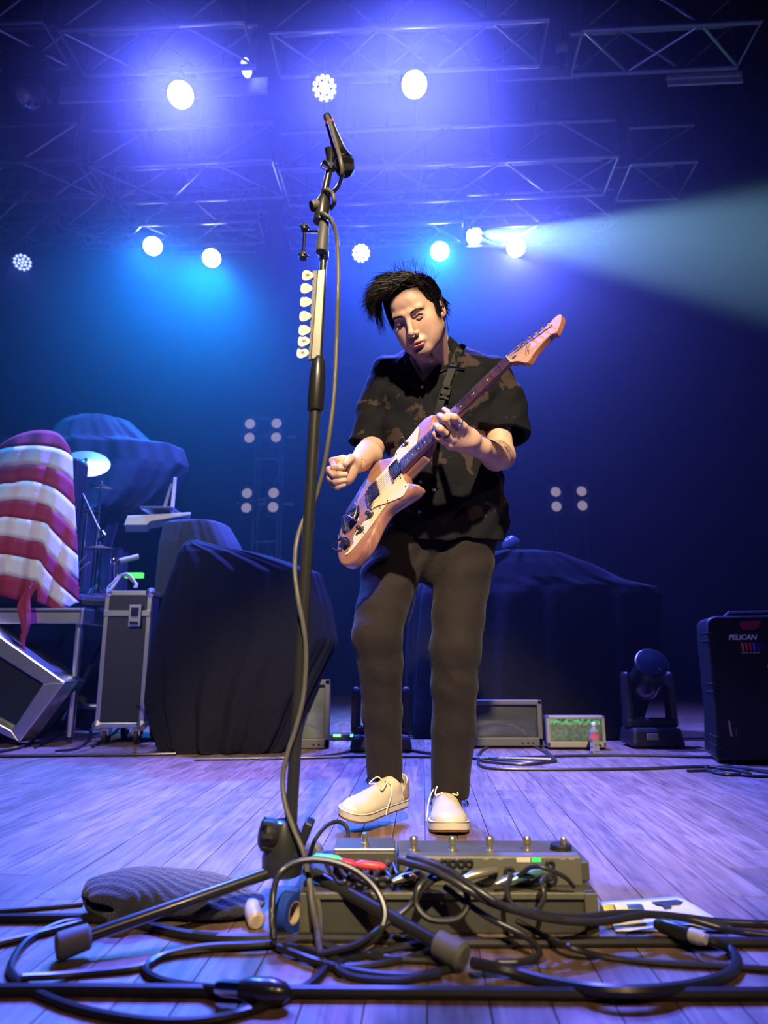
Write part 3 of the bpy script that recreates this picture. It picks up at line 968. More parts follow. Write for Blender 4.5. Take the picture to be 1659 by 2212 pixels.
tv3 = television(1182, 1308, 1546, 1615, 3.95, 'small television with green picture behind the water bottle', (0.1, 0.12, 0.1))
for ch_ in tv3.children:
    if ch_.name.startswith('screen'):
        ch_.data.materials[0] = tv_static()
    if ch_.name.startswith('bezel'):
        ch_.data.materials[0] = mat('tv_tan_bezel', (0.30, 0.28, 0.22), 0.5)


# ---- moving-head lamps on the floor
def moving_head(cx_px, base_py, x0, x1, y_top, label, tilt, Y):
    c = on_floor(cx_px, base_py)
    sc = (at(x1, base_py, c.y).x - at(x0, base_py, c.y).x)
    t = thing('moving_head_lamp', label, 'stage light', (c.x, c.y, 0), 0, 'unlit moving-head lamps on the floor')
    H = at(cx_px, y_top, c.y).z
    w = sc
    bh = H * 0.20
    MB().box((c.x, c.y + w * 0.35, bh * 0.55), (w * 1.02, w * 0.8, bh * 0.9), None, 0.9).build('base', M_black, t, smooth=False, bevel=0.02)
    MB().box((c.x - w * 0.12, c.y - w * 0.05, bh * 0.6), (w * 0.2, 0.012, bh * 0.3)).build('display_panel', mat('grey_display', (0.2, 0.22, 0.2), 0.3), t, smooth=False)
    for s in (-1, 1):
        MB().box((c.x + s * w * 0.42, c.y + w * 0.35, bh + H * 0.27), (w * 0.16, w * 0.34, H * 0.56), None, 0.85).build('yoke_arm', M_black, t, smooth=False, bevel=0.02)
        MB().box((c.x + s * w * 0.3, c.y + w * 0.35, 0.012), (w * 0.22, w * 0.6, 0.024)).build('foot', M_rubber, t, smooth=False, bevel=0.006)
    MB().box((c.x, c.y + w * 0.35, bh + H * 0.04), (w * 0.95, w * 0.36, H * 0.08)).build('yoke_bridge', M_black, t, smooth=False, bevel=0.01)
    hc = Vector((c.x, c.y + w * 0.35, H * 0.70))
    d = Vector(tilt).normalized()
    r = w * 0.30
    MB().lathe([(r * 0.6, -H * 0.30), (r * 0.95, -H * 0.22), (r * 1.0, -H * 0.05), (r * 0.9, H * 0.10), (r * 0.98, H * 0.20), (r * 1.02, H * 0.27), (r * 0.94, H * 0.28)], hc, d, 28, cap=True).build('head', M_blackmetal, t)
    MB().lathe([(r * 0.93, H * 0.282), (r * 0.7, H * 0.295), (0, H * 0.305)], hc, d, 28, cap=False).build('lens', mat('dark_lens_glass', (0.01, 0.012, 0.02), 0.03, coat=1.0), t)
    return t


moving_head(823, 1626, 757, 892, 1440, 'unlit moving-head lamp standing between the player and the long cloth', (0, 0.75, -0.4), 3.84)
moving_head(1424, 1618, 1366, 1482, 1398, 'unlit moving-head lamp with round glass lens beside the plastic case', (-0.08, -0.85, 0.55), 3.9)
t = thing('power_strip', 'small power strip with green indicator lights on the floor', 'power strip', on_floor(742, 1600))
q = on_floor(742, 1600)
MB().box((q.x, q.y + 0.04, 0.02), (0.20, 0.08, 0.04)).build('housing', M_black, t, smooth=False, bevel=0.006)
M_gled = mat('green_indicator', (0.02, 0.3, 0.05), 0.4, emit=(0.15, 1.0, 0.2), estr=3)
for k, w in ((-0.04, 0.045), (0.05, 0.018)):
    MB().box((q.x + k, q.y - 0.002, 0.03), (w, 0.006, 0.014)).build('indicator', M_gled, t, smooth=False)

# ---- water bottle
wb_ = on_floor(1286, 1629)
h = at(1286, 1560, wb_.y).z
bt = thing('water_bottle', 'small clear plastic water bottle with red and white label on the floor', 'bottle', wb_)
k = h / 0.205
M_pet = mat('clear_plastic', (0.85, 0.92, 0.95), 0.05, trans=0.85, var=0)
MB().lathe([(0.0, 0.003), (0.026 * k, 0.0), (0.031 * k, 0.008 * k), (0.0315 * k, 0.03 * k), (0.029 * k, 0.036 * k), (0.0315 * k, 0.042 * k), (0.029 * k, 0.052 * k), (0.031 * k, 0.062 * k), (0.026 * k, 0.075 * k), (0.031 * k, 0.09 * k),
            (0.0315 * k, 0.135 * k), (0.027 * k, 0.155 * k), (0.014 * k, 0.178 * k), (0.0125 * k, 0.190 * k)], wb_, (0, 0, 1), 24, cap=False).build('bottle_wall', M_pet, bt)
MB().lathe([(0.0322 * k, 0.098 * k), (0.0322 * k, 0.132 * k)], wb_, (0, 0, 1), 24, cap=False).build('label_band', mat('red_white_label', (0.6, 0.10, 0.14), 0.4, var=0.5, scale=25), bt)
MB().lathe([(0.014 * k, 0.187 * k), (0.0142 * k, 0.203 * k), (0.012 * k, 0.205 * k), (0, 0.205 * k)], wb_, (0, 0, 1), 18).build('cap', mat('pale_blue_cap', (0.7, 0.8, 0.85), 0.4), bt)


# ---- lettering helper: flat print as thin mesh
def print_text(txt, size, origin, ux, uy, m, name, parent, depth=0.0006, shear=0.0, spacing=1.0, bold=0.0):
    cu = bpy.data.curves.new(name, 'FONT')
    cu.body = txt
    cu.size = size
    cu.shear = shear
    cu.space_character = spacing
    cu.extrude = depth
    cu.offset = bold
    cu.resolution_u = 3
    tmp = bpy.data.objects.new(name, cu)
    col.objects.link(tmp)
    bpy.context.view_layer.update()
    me = bpy.data.meshes.new_from_object(tmp.evaluated_get(bpy.context.evaluated_depsgraph_get()))
    bpy.data.objects.remove(tmp)
    bpy.data.curves.remove(cu)
    ux, uy = Vector(ux).normalized(), Vector(uy).normalized()
    un = ux.cross(uy)
    inv = world_of(parent).inverted()
    for v in me.vertices:
        v.co = inv @ (Vector(origin) + ux * v.co.x + uy * v.co.y + un * v.co.z)
    me.materials.append(m)
    o = bpy.data.objects.new(name, me)
    col.objects.link(o)
    o.parent = parent
    return o


# ---- rugged plastic case at the edge of the stage
pcf = on_floor(1560, 1650)
PY = pcf.y
def pq(px, py): return at(px, py, PY)
pc = thing('plastic_case', 'black rugged plastic equipment case standing upright with stickers', 'case', (at(1553, 1650, PY).x, PY, 0))
out_l = [(1553, 1652), (1546, 1635), (1544, 1560), (1543, 1540), (1536, 1470), (1534, 1440), (1528, 1390), (1526, 1345), (1532, 1335), (1545, 1331)]
poly = [(pq(x, y).x, max(0.012, pq(x, y).z)) for x, y in out_l]
xmid = at(1690, 1500, PY).x
poly_full = poly + [(2 * xmid - x, z) for x, z in reversed(poly)]
MB().prism(poly_full, (0, PY, 0), (1, 0, 0), (0, 0, 1), (0, 1, 0), 0.0, 0.12).build('front_shell', mat('black_case_plastic', (0.006, 0.006, 0.007), 0.42, bump=0.12, bscale=260), pc, bevel=0.012, seg=3)
MB().prism([((x - xmid) * 0.985 + xmid, z * 0.995 + 0.002) for x, z in poly_full], (0, PY, 0), (1, 0, 0), (0, 0, 1), (0, 1, 0), 0.125, 0.27).build('rear_shell', MATS['black_case_plastic'], pc, bevel=0.012, seg=3)
for y in (1368, 1385, 1478, 1496, 1592, 1611):
    z = pq(1540, y).z
    xx = np.interp(-y, [-q[1] for q in out_l], [pq(*q).x for q in out_l])
    for s in (0, 1):
        x = xx if s == 0 else 2 * xmid - xx
        MB().box((x + (0.014 if s == 0 else -0.014), PY + 0.06, z), (0.034, 0.135, 0.010)).build('rib', MATS['black_case_plastic'], pc, smooth=False, bevel=0.003)
hz0 = pq(1600, 1331).z
MB().tube([(pq(1573, 1331).x, PY + 0.1, hz0 - 0.005), (pq(1580, 1324).x, PY + 0.1, hz0 + 0.016), (xmid + (xmid - pq(1580, 1324).x), PY + 0.1, hz0 + 0.016), (xmid + (xmid - pq(1573, 1331).x), PY + 0.1, hz0 - 0.005)], 0.014, 8).build('handle', M_black, pc)
for s in (-1, 1):
    MB().box((xmid + s * 0.22, PY + 0.08, 0.008), (0.06, 0.10, 0.016)).build('foot', M_rubber, pc, smooth=False, bevel=0.004)
FY = PY - 0.0008
def pf(px, py):
    q = at(px, py, FY); return q
o0 = pf(1570, 1382)
print_text('PELICAN', (pf(1570, 1370).z - pf(1570, 1381).z) * 1.38, o0, (1, 0, 0), (0, 0, 1), mat('white_print', (0.90, 0.86, 0.80), 0.5), 'printed_name', pc, shear=0.25, bold=0.0012, spacing=0.93)
for k, (c, m) in enumerate((((0.90, 0.22, 0.08), 'o'), ((0.85, 0.07, 0.08), 'r'), ((0.65, 0.05, 0.08), 'd'), ((0.05, 0.18, 0.65), 'b'), ((0.02, 0.03, 0.25), 'n'), ((0.015, 0.02, 0.12), 'k'))):
    x = 1595 + k * 7.6
    a, b = pf(x, 1388), pf(x + 6, 1406)
    MB().box(((a.x + b.x) / 2, FY, (a.z + b.z) / 2), (abs(b.x - a.x), 0.0012, abs(b.z - a.z)), (0, R(-4), 0)).build('sticker_stripe', mat('sticker_' + m, c, 0.5), pc, smooth=False)
print_text('IDKHOW', (pf(1600, 1407).z - pf(1600, 1411).z) * 1.5, pf(1596, 1412), (1, 0, 0), (0, 0, 1), MATS['white_print'], 'sticker_letters', pc, spacing=1.7)
r_ = [(pf(x, y).x, pf(x, y).z) for x, y in ((1592, 1343), (1634, 1342), (1628, 1356), (1620, 1361), (1598, 1361), (1593, 1354))]
MB().prism(r_, (0, FY, 0), (1, 0, 0), (0, 0, 1), (0, -1, 0), 0.0, 0.0012).build('red_sticker', mat('red_sticker', (0.35, 0.02, 0.05), 0.5), pc, smooth=False)
rr = random.Random(4)
a, b = pf(1571, 1556), pf(1579, 1590)
MB().box(((a.x + b.x) / 2, FY, (a.z + b.z) / 2), (abs(b.x - a.x), 0.0012, abs(b.z - a.z)), (0, R(-4), 0)).build('paper_label', mat('tan_label', (0.55, 0.40, 0.30), 0.6, var=0.4, scale=300), pc, smooth=False)
print_text('PELICAN', (pf(1582, 1560).x - pf(1577, 1560).x) * 0.8, pf(1589, 1590), (0.05, 0, 1), (-1, 0, 0.05), mat('orange_print', (0.6, 0.25, 0.15), 0.5), 'side_print', pc)
a = pf(1655, 1440)
MB().lathe([(0.02, 0.0), (0.018, 0.0012), (0, 0.0014)], a, (0, -1, 0), 7).build('torn_sticker', mat('pink_sticker', (0.5, 0.35, 0.35), 0.6), pc)

pc.rotation_euler = (0, 0, R(-13))

# ---- audience blinders on towers at the back
M_blind = mat('blinder_box_paint', (0.06, 0.07, 0.09), 0.45)
M_lampg = mat('blinder_glass_painted_glow', (0.75, 0.70, 0.66), 0.35, coat=0.6, emit=(1.0, 0.80, 0.82), estr=0.24)  # weak pinkish emission stands in for stage light reflected by the glass


def blinder(x0, x1, y0, y1, Y, label, group):
    cx, cy, cz, w, d, h = plane_box(x0, x1, y0, y1, Y, 0.16)
    t = thing('blinder_lamp', label, 'stage light', (cx, Y, cz - h / 2), 0, group)
    MB().box((cx, Y + 0.09, cz), (w, 0.16, h)).build('housing', M_blind, t, smooth=False, bevel=0.008)
    for s in (-1, 1):
        MB().lathe([(w * 0.36, 0.0), (w * 0.36, 0.02), (w * 0.32, 0.022)], (cx, Y + 0.015, cz + s * h * 0.235), (0, -1, 0), 24, cap=False).build('lamp_ring', M_blackmetal, t)
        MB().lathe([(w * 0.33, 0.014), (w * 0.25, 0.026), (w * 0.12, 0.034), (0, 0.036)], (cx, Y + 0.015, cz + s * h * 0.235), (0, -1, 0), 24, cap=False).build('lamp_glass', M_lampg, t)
    MB().box((cx + w * 0.3, Y + 0.005, cz), (w * 0.22, 0.012, h * 0.06)).build('hinge', M_alu, t, smooth=False)
    MB().box((cx, Y + 0.185, cz), (w * 0.3, 0.04, 0.05)).build('bracket', M_blackmetal, t, smooth=False)
    return t


YB = 8.0
tw = thing('lamp_tower', 'ladder-like lamp tower carrying four twin blinders', 'tower', at(566, 1300, YB + 0.3))
txl, txr = at(548, 1100, YB + 0.25).x, at(600, 1100, YB + 0.25).x
ztop = at(566, 905, YB + 0.25).z
for x in (txl, txr):
    for yy in (YB + 0.24, YB + 0.52):
        MB().bar((x, yy, 0), (x, yy, ztop), 0.02, 8).build('upright', M_truss, tw)
for zz in np.linspace(0.3, ztop, 7):
    MB().bar((txl, YB + 0.24, zz), (txr, YB + 0.24, zz), 0.014, 8).build('rung', M_truss, tw)
for i in range(5):
    z0_, z1_ = 0.3 + i * (ztop - 0.3) / 5, 0.3 + (i + 1) * (ztop - 0.3) / 5
    MB().bar((txl if i % 2 else txr, YB + 0.38, z0_), (txr if i % 2 else txl, YB + 0.38, z1_), 0.010, 6).build('brace', M_truss, tw)
for zz in (at(566, 930, YB).z, at(566, 1080, YB).z):
    MB().bar((txl - 0.2, YB + 0.22, zz), (txr + 0.2, YB + 0.22, zz), 0.022, 8).build('crossbar', M_truss, tw)
G = 'twin blinders on the lamp towers'
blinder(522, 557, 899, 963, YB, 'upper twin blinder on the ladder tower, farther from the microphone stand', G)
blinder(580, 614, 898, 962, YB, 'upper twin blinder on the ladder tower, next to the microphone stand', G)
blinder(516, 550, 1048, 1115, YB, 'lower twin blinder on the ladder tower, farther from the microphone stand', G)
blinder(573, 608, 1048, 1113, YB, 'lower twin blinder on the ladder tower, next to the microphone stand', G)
tw2 = thing('lamp_tower', 'dim lamp tower carrying two blinders beyond the long black cloth', 'tower', at(1228, 1300, YB + 0.3))
for x in (at(1200, 1100, YB + 0.25).x, at(1262, 1100, YB + 0.25).x):
    MB().bar((x, YB + 0.25, 0), (x, YB + 0.25, at(1228, 1030, YB).z), 0.018, 8).build('upright', M_blackmetal, tw2)
MB().bar((at(1185, 1075, YB).x, YB + 0.22, at(1228, 1075, YB).z), (at(1275, 1075, YB).x, YB + 0.22, at(1228, 1075, YB).z), 0.02, 8).build('crossbar', M_blackmetal, tw2)
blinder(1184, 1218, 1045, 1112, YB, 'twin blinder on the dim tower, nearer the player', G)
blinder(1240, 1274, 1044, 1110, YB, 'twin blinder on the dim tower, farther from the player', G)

# ---- cables along the back of the stage floor
def floor_cable(pts, r, label, m=None, group='cables along the rear stage floor', name='cable', z=None, n=8):
    P = []
    for q in pts:
        lift = q[2] if len(q) > 2 else 0.0
        P.append(on_floor(q[0], q[1], r + lift))
    o = MB().tube(bez(P, n), r, 8).build(name, m or M_cable)
    return tag(o, label, 'cable', group)


floor_cable([(-30, 1634), (120, 1632), (300, 1630), (380, 1628)], 0.008, 'straight cable lying in front of the silver-framed screen')
floor_cable([(-20, 1610), (20, 1575), (70, 1572), (78, 1592), (50, 1612), (-10, 1625)], 0.009, 'looped cable at the foot of the silver frame')
floor_cable([(75, 1615), (150, 1580), (190, 1575), (197, 1590), (170, 1615), (120, 1622)], 0.007, 'small cable loop around the riser leg')
floor_cable([(200, 1612), (250, 1580), (290, 1530, 0.14), (300, 1520, 0.25)], 0.010, 'cable running up under the draped cabinet')
floor_cable([(560, 1640), (650, 1636), (720, 1630), (760, 1622)], 0.006, 'cable running to the lamp base behind the player')
floor_cable([(420, 1640), (640, 1637), (800, 1634), (1000, 1636), (1190, 1640)], 0.007, 'long cable passing behind the player\'s feet')
floor_cable([(880, 1620), (960, 1632), (1030, 1638), (1120, 1636), (1250, 1632), (1400, 1632), (1550, 1636)], 0.007, 'long cable passing in front of the water bottle')
floor_cable([(1180, 1622), (1195, 1640), (1150, 1650), (1080, 1648), (1035, 1640), (1045, 1618), (1085, 1606), (1150, 1612), (1190, 1634), (1195, 1645), (1120, 1646), (1040, 1636)], 0.007, 'wide cable loop lying beside the player\'s planted foot', n=10)
floor_cable([(1032, 1640), (1040, 1655), (1090, 1661), (1250, 1662), (1400, 1660), (1530, 1656), (1680, 1668)], 0.007, 'cable stretching across to the plastic case')
floor_cable([(1530, 1655), (1526, 1662), (1560, 1672), (1620, 1672), (1590, 1664), (1550, 1660), (1580, 1656), (1680, 1672)], 0.007, 'coiled cable end in front of the plastic case', n=10)
floor_cable([(1484, 1665), (1540, 1664), (1560, 1668), (1620, 1676), (1680, 1678)], 0.006, 'loose cable end beside the plastic case')
# ================================================================ electric guitar
def cam_to_world(c):
    cp, sp = math.cos(PITCH), math.sin(PITCH)
    return Vector((c[0], c[2] * -1 * cp - c[1] * sp, c[2] * -1 * sp + c[1] * cp))     # c: x right, y up, z toward camera


def cam_point(px, py, zc):
    d = ray(px, py)
    return Vector((0, 0, CAM_H)) + d * zc


G_bridge = cam_point(792.5, 1078, 2.12)
G_nut = cam_point(1097, 776, 1.92)
GU = (G_nut - G_bridge).normalized()
SC_LEN = (G_nut - G_bridge).length
GV0 = cam_to_world((0.1626, -0.578, 0.798))
GV = (GV0 - GU * GV0.dot(GU)).normalized()
GN = GV.cross(GU).normalized()
if GN.dot(Vector((0, 0, CAM_H)) - G_bridge) < 0:
    GN = -GN
GS = SC_LEN / 0.635                    # drawing scale of the fittings
G0 = G_bridge - GN * 0.013 * GS        # origin on the body face under the bridge


def gplane(px, py, off=0.0):
    """photo pixel -> point on the guitar's face plane, raised by off"""
    d = ray(px, py)
    o = Vector((0, 0, CAM_H))
    P0 = G0 + GN * off
    return o + d * ((P0 - o).dot(GN) / d.dot(GN))


def gloc(px, py, off=0.0):
    q = gplane(px, py, off) - G0
    return (q.dot(GU), q.dot(GV))


def gw(a, b, c=0.0):
    return G0 + GU * a + GV * b + GN * c


def c1(x, y): return (700 + x / 6.38, 940 + y / 6.38)
def c6(x, y): return (680 + x / 3.456, 840 + y / 3.456)
def c2(x, y): return (900 + x / 4.88, 660 + y / 4.88)


def smooth_poly(pts, n=5):
    v = [Vector((a, b, 0)) for a, b in pts]
    L = len(v)
    out = []
    for i in range(L):
        a, b, c, d = v[(i - 1) % L], v[i], v[(i + 1) % L], v[(i + 2) % L]
        for k in range(n):
            t = k / n
            q = 0.5 * ((2 * b) + (c - a) * t + (2 * a - 5 * b + 4 * c - d) * t * t + (3 * b - a - 3 * c + d) * t ** 3)
            out.append((q.x, q.y))
    return out


guitar = thing('electric_guitar', 'worn copper-brown offset electric guitar with cream pickguard worn by the player', 'guitar', G0)


def lacquer(name, c0, c1_, coat, metal=0.0):
    m = bpy.data.materials.new(name)
    m.use_nodes = True
    nt = m.node_tree
    b = nt.nodes['Principled BSDF']
    tc = nt.nodes.new('ShaderNodeTexCoord')
    mp = nt.nodes.new('ShaderNodeMapping')
    mp.inputs['Rotation'].default_value = Matrix((GU, GV, GN)).transposed().to_euler() if False else (0, 0, 0)
    nt.links.new(tc.outputs['Object'], mp.inputs[0])
    # grain runs along the neck: use the across-body coordinate only
    dp = nt.nodes.new('ShaderNodeVectorMath'); dp.operation = 'DOT_PRODUCT'
    dp.inputs[1].default_value = GV + GN * 0.9
    nt.links.new(mp.outputs[0], dp.inputs[0])
    dq = nt.nodes.new('ShaderNodeVectorMath'); dq.operation = 'DOT_PRODUCT'
    dq.inputs[1].default_value = GU
    nt.links.new(mp.outputs[0], dq.inputs[0])
    cm = nt.nodes.new('ShaderNodeCombineXYZ')
    m1 = nt.nodes.new('ShaderNodeMath'); m1.operation = 'MULTIPLY'; m1.inputs[1].default_value = 170
    m2 = nt.nodes.new('ShaderNodeMath'); m2.operation = 'MULTIPLY'; m2.inputs[1].default_value = 7
    nt.links.new(dp.outputs['Value'], m1.inputs[0]); nt.links.new(dq.outputs['Value'], m2.inputs[0])
    nt.links.new(m1.outputs[0], cm.inputs[0]); nt.links.new(m2.outputs[0], cm.inputs[1])
    n = nt.nodes.new('ShaderNodeTexNoise'); n.inputs['Scale'].default_value = 1.0; n.inputs['Detail'].default_value = 3
    nt.links.new(cm.outputs[0], n.inputs['Vector'])
    c = ramp(nt, n.outputs['Fac'], [(0.36, c0), (0.62, c1_)])
    nt.links.new(c, b.inputs['Base Color'])
    b.inputs['Roughness'].default_value = 0.38
    b.inputs['Metallic'].default_value = metal
    b.inputs['Coat Weight'].default_value = coat
    b.inputs['Coat Roughness'].default_value = 0.12
    return m


M_gbody = lacquer('copper_lacquered_ash', (0.29, 0.125, 0.085), (0.43, 0.215, 0.155), 0.8)
M_gneck = lacquer('roasted_maple', (0.26, 0.09, 0.06), (0.36, 0.15, 0.10), 0.3)
M_ghead = lacquer('headstock_face', (0.50, 0.27, 0.19), (0.62, 0.36, 0.26), 0.4)
M_fb = lacquer('rosewood_board', (0.05, 0.018, 0.014), (0.10, 0.04, 0.03), 0.1)
M_cream = mat('cream_pickguard', (0.76, 0.68, 0.46), 0.35, var=0.03, coat=0.3)
M_gold = mat('aged_nickel', (0.72, 0.63, 0.44), 0.28, 1.0)
M_pkblack = mat('pickup_black', (0.02, 0.02, 0.022), 0.3)

outline_px = [c6(892, 186), c6(840, 203), c6(792, 240), c6(738, 305), c6(690, 375), c6(640, 450), c6(595, 492), c6(545, 512), c6(485, 524),
              c6(440, 562), c6(382, 650), c6(330, 740), c6(280, 822), c6(232, 898), c6(202, 962), c6(186, 1030), c6(172, 1100),
              c6(160, 1180), c6(164, 1245), c6(182, 1298), c6(216, 1316), c6(268, 1298), c6(328, 1240), c6(372, 1186), c6(420, 1098),
              c6(455, 1020), c6(500, 942), c6(548, 890), c6(622, 842), c6(700, 792), c6(748, 748), c6(768, 716), c6(748, 702), c6(706, 696),
              c6(676, 660), c6(668, 618), c6(690, 590), c6(720, 560), c6(760, 520), c6(800, 470), c6(840, 400), c6(858, 330), c6(880, 250)]
outline = smooth_poly([gloc(*p) for p in outline_px], 4)
TH = 0.042 * GS
gb = MB()
n_ = len(outline)
# rounded slab: loops inset at the edges
cx_ = sum(p[0] for p in outline) / n_
cy_ = sum(p[1] for p in outline) / n_


def inset(poly, d):
    out = []
    L = len(poly)
    area = sum(poly[i][0] * poly[(i + 1) % L][1] - poly[(i + 1) % L][0] * poly[i][1] for i in range(L))
    s = 1 if area > 0 else -1
    for i in range(L):
        ax, ay = poly[i - 1]; bx_, by_ = poly[(i + 1) % L]
        tx, ty = bx_ - ax, by_ - ay
        l = math.hypot(tx, ty) or 1
        out.append((poly[i][0] - s * ty / l * d, poly[i][1] + s * tx / l * d))
    return out


loops = []
for d, z in ((0.010, 0.0), (0.005, -0.0012), (0.0015, -0.005), (0.0, -0.010), (0.0, -TH + 0.010), (0.0015, -TH + 0.005), (0.006, -TH)):
    loops.append([gw(a, b, z) for a, b in inset(outline, d * GS)])
vs_ = [p for l in loops for p in l]
fs_ = [(j * n_ + i, j * n_ + (i + 1) % n_, (j + 1) * n_ + (i + 1) % n_, (j + 1) * n_ + i) for j in range(len(loops) - 1) for i in range(n_)]
fs_ += [tuple(range(n_)), tuple((len(loops) - 1) * n_ + i for i in range(n_ - 1, -1, -1))]
body_o = gb.add(vs_, fs_).build('body', M_gbody, guitar, angle=60)


def plate(px_list, z0, z1, name, m, smooth_n=3, parent=None, bevel=0.0008):
    poly = [gloc(*p) for p in px_list]
    if smooth_n:
        poly = smooth_poly(poly, smooth_n)
    return MB().prism(poly, G0, GU, GV, GN, z0, z1).build(name, m, parent or guitar, bevel=bevel, seg=1)


pg = plate([c1(1306, -112), c1(1180, 38), c1(1012, 215), c1(965, 330), c1(830, 500), c1(700, 640), c1(690, 760), c1(660, 900), c1(648, 1028),
       c1(720, 990), c1(860, 945), c1(1000, 892), c1(1085, 850), c1(1135, 770), c1(1172, 700), c1(1150, 672), c1(1105, 610), c1(1092, 545),
       c1(1108, 480), c1(1130, 380), c1(1220, 240), c1(1280, 120), c1(1300, 0)], 0.0005, 0.0032, 'pickguard', M_cream)
pg2 = plate([c1(862, 962), c1(720, 1020), c1(645, 1065), c1(600, 1140), c1(520, 1250), c1(440, 1345), c1(405, 1450), c1(415, 1490), c1(350, 1580), c1(288, 1658),
       c1(350, 1632), c1(480, 1482), c1(640, 1275), c1(800, 1045)], 0.0005, 0.0032, 'control_plate', M_cream)
for x, y in ((1005, 268), (1065, 600), (1135, 715), (885, 912), (783, 1015), (655, 1028), (560, 1352), (445, 1335), (338, 1602)):
    a, b = gloc(*c1(x, y))
    MB().lathe([(0.0028, 0.0), (0.0022, 0.0012), (0, 0.0016)], gw(a, b, 0.0032), GN, 8, cap=False).build('screw', M_chrome, pg if y < 1020 else pg2)


def pickup(px, py):
    a, b = gloc(px, py)
    k = GS
    fr = MB()
    w, l, t = 0.043 * k, 0.088 * k, 0.007 * k
    rot = Matrix((GU, GV, GN)).transposed()
    for s in (-1, 1):
        fr.box(gw(a + s * w * 0.43, b, t), (w * 0.14, l, 2 * t * 0.7), rot)
        fr.box(gw(a, b + s * l * 0.46, t), (w, l * 0.08, 2 * t * 0.7), rot)
    o = fr.build('pickup', M_chrome, guitar, smooth=False, bevel=0.001)
    MB().box(gw(a, b, t * 0.85), (w * 0.74, l * 0.85, 2 * t * 0.6), rot).build('pickup_core', M_pkblack, o, smooth=False, bevel=0.001)
    for j in range(6):
        bb = b + (j - 2.5) * 0.0103 * k
        MB().lathe([(0.0026 * k, 0), (0.0024 * k, 0.0022), (0, 0.0024)], gw(a + w * 0.2, bb, t * 1.45), GN, 8, cap=False).build('pole_piece', M_chrome, o)
    MB().box(gw(a - w * 0.16, b, t * 1.5), (w * 0.12, l * 0.7, 0.0014), rot).build('blade', M_chrome, o, smooth=False)
    return o


pickup(*c1(1008, 505))
pickup(*c1(718, 795))
GR = Matrix((GU, GV, GN)).transposed()
# bridge with saddles
br = MB().box(gw(0.008, 0, 0.006), (0.016, 0.086 * GS, 0.008), GR).build('bridge', M_gold, guitar, smooth=False, bevel=0.0015)
for j in range(6):
    MB().lathe([(0.004, -0.006), (0.005, 0), (0.004, 0.006)], gw(0.0, (j - 2.5) * 0.0105 * GS, 0.0095), GV, 10).build('saddle', M_chrome, br)
for s in (-1, 1):
    MB().lathe([(0.006, 0), (0.006, 0.011), (0.004, 0.012)], gw(0.009, s * 0.040 * GS, 0.0), GN, 10).build('post', M_gold, br)
# vibrato tailpiece plate, string anchor block and bent arm
tp = plate([c1(490, 965), c1(500, 1080), c1(470, 1200), c1(380, 1310), c1(290, 1370), c1(268, 1340), c1(290, 1180), c1(350, 1050)], 0.0004, 0.003, 'tailpiece', M_chrome, 0)
aa, ab = gloc(*c1(300, 1225))
MB().box(gw(aa, ab, 0.007), (0.014, 0.070 * GS, 0.011), GR).build('string_anchor', M_gold, tp, smooth=False, bevel=0.0015)
arm = [gw(*gloc(*c1(x, y)), z) for x, y, z in ((365, 1140, 0.012), (430, 1170, 0.02), (470, 1195, 0.021), (505, 1110, 0.02), (512, 1030, 0.02), (480, 970, 0.018))]
MB().tube(bez(arm, 5), 0.0030, 8).build('vibrato_arm', M_gold, tp)
# jack socket with lead, strap button
jk = MB().box(gw(*gloc(*c1(320, 1480)), 0.012), (0.016, 0.052, 0.016), GR @ Matrix.Rotation(R(-25), 3, 'Z')).build('lever_switch', M_pkblack, guitar, smooth=False, bevel=0.003)
MB().tube(bez([gw(*gloc(*c1(x, y)), z) for x, y, z in ((400, 1490, 0.014), (360, 1450, 0.017), (250, 1490, 0.018), (150, 1560, 0.012), (165, 1590, 0.0), (250, 1590, 0.002))], 5), 0.0026, 8).build('wire_loop', M_blackmetal, jk)
MB().tube(bez([gw(*gloc(*c1(x, y)), z) for x, y, z in ((225, 1280, -0.01), (165, 1340, -0.012), (165, 1410, -0.012), (200, 1450, -0.012))], 5), 0.003, 8).build('side_wire', M_gold, guitar)
for x, y in ((655, 1112), (528, 1312)):
    a, b = gloc(*c1(x, y))
    kb = MB().lathe([(0.0135 * GS, 0.0), (0.0135 * GS, 0.0012), (0.0085 * GS, 0.0045), (0.0078 * GS, 0.0165), (0.007 * GS, 0.0178), (0, 0.018)], gw(a, b, 0.0032), GN, 24).build('control_knob', M_pkblack, guitar)
    MB().lathe([(0.0058 * GS, 0), (0.0058 * GS, 0.001), (0, 0.0012)], gw(a, b, 0.0212), GN, 16).build('knob_cap', M_chrome, kb)
    for j in range(10):
        an = j / 11 * 2 * math.pi
        MB().lathe([(0.0011, 0), (0, 0.0008)], gw(a + math.cos(an) * 0.0112 * GS, b + math.sin(an) * 0.0112 * GS, 0.0055), GN, 6).build('knob_mark', M_cream, kb)
a, b = gloc(*c1(1150, 130))
sw = MB().lathe([(0.008, 0), (0.008, 0.003), (0.0035, 0.004), (0.003, 0.012)], gw(a, b, 0.0032), GN, 12).build('toggle_switch', M_pkblack, guitar)
MB().tube([gw(a, b, 0.012), gw(a + 0.008, b - 0.006, 0.028)], [0.0025, 0.004], 8).build('toggle_tip', M_pkblack, sw)

# ---- neck, board, frets
END_A = gloc(*c1(1100, 410))[0] - 0.003
WN, WE = 0.0435 * GS, 0.057 * GS
FBZ = 0.0115                                 # board surface above body face


def half_w(a): return (WN + (WE - WN) * (SC_LEN - a) / (SC_LEN - END_A)) / 2


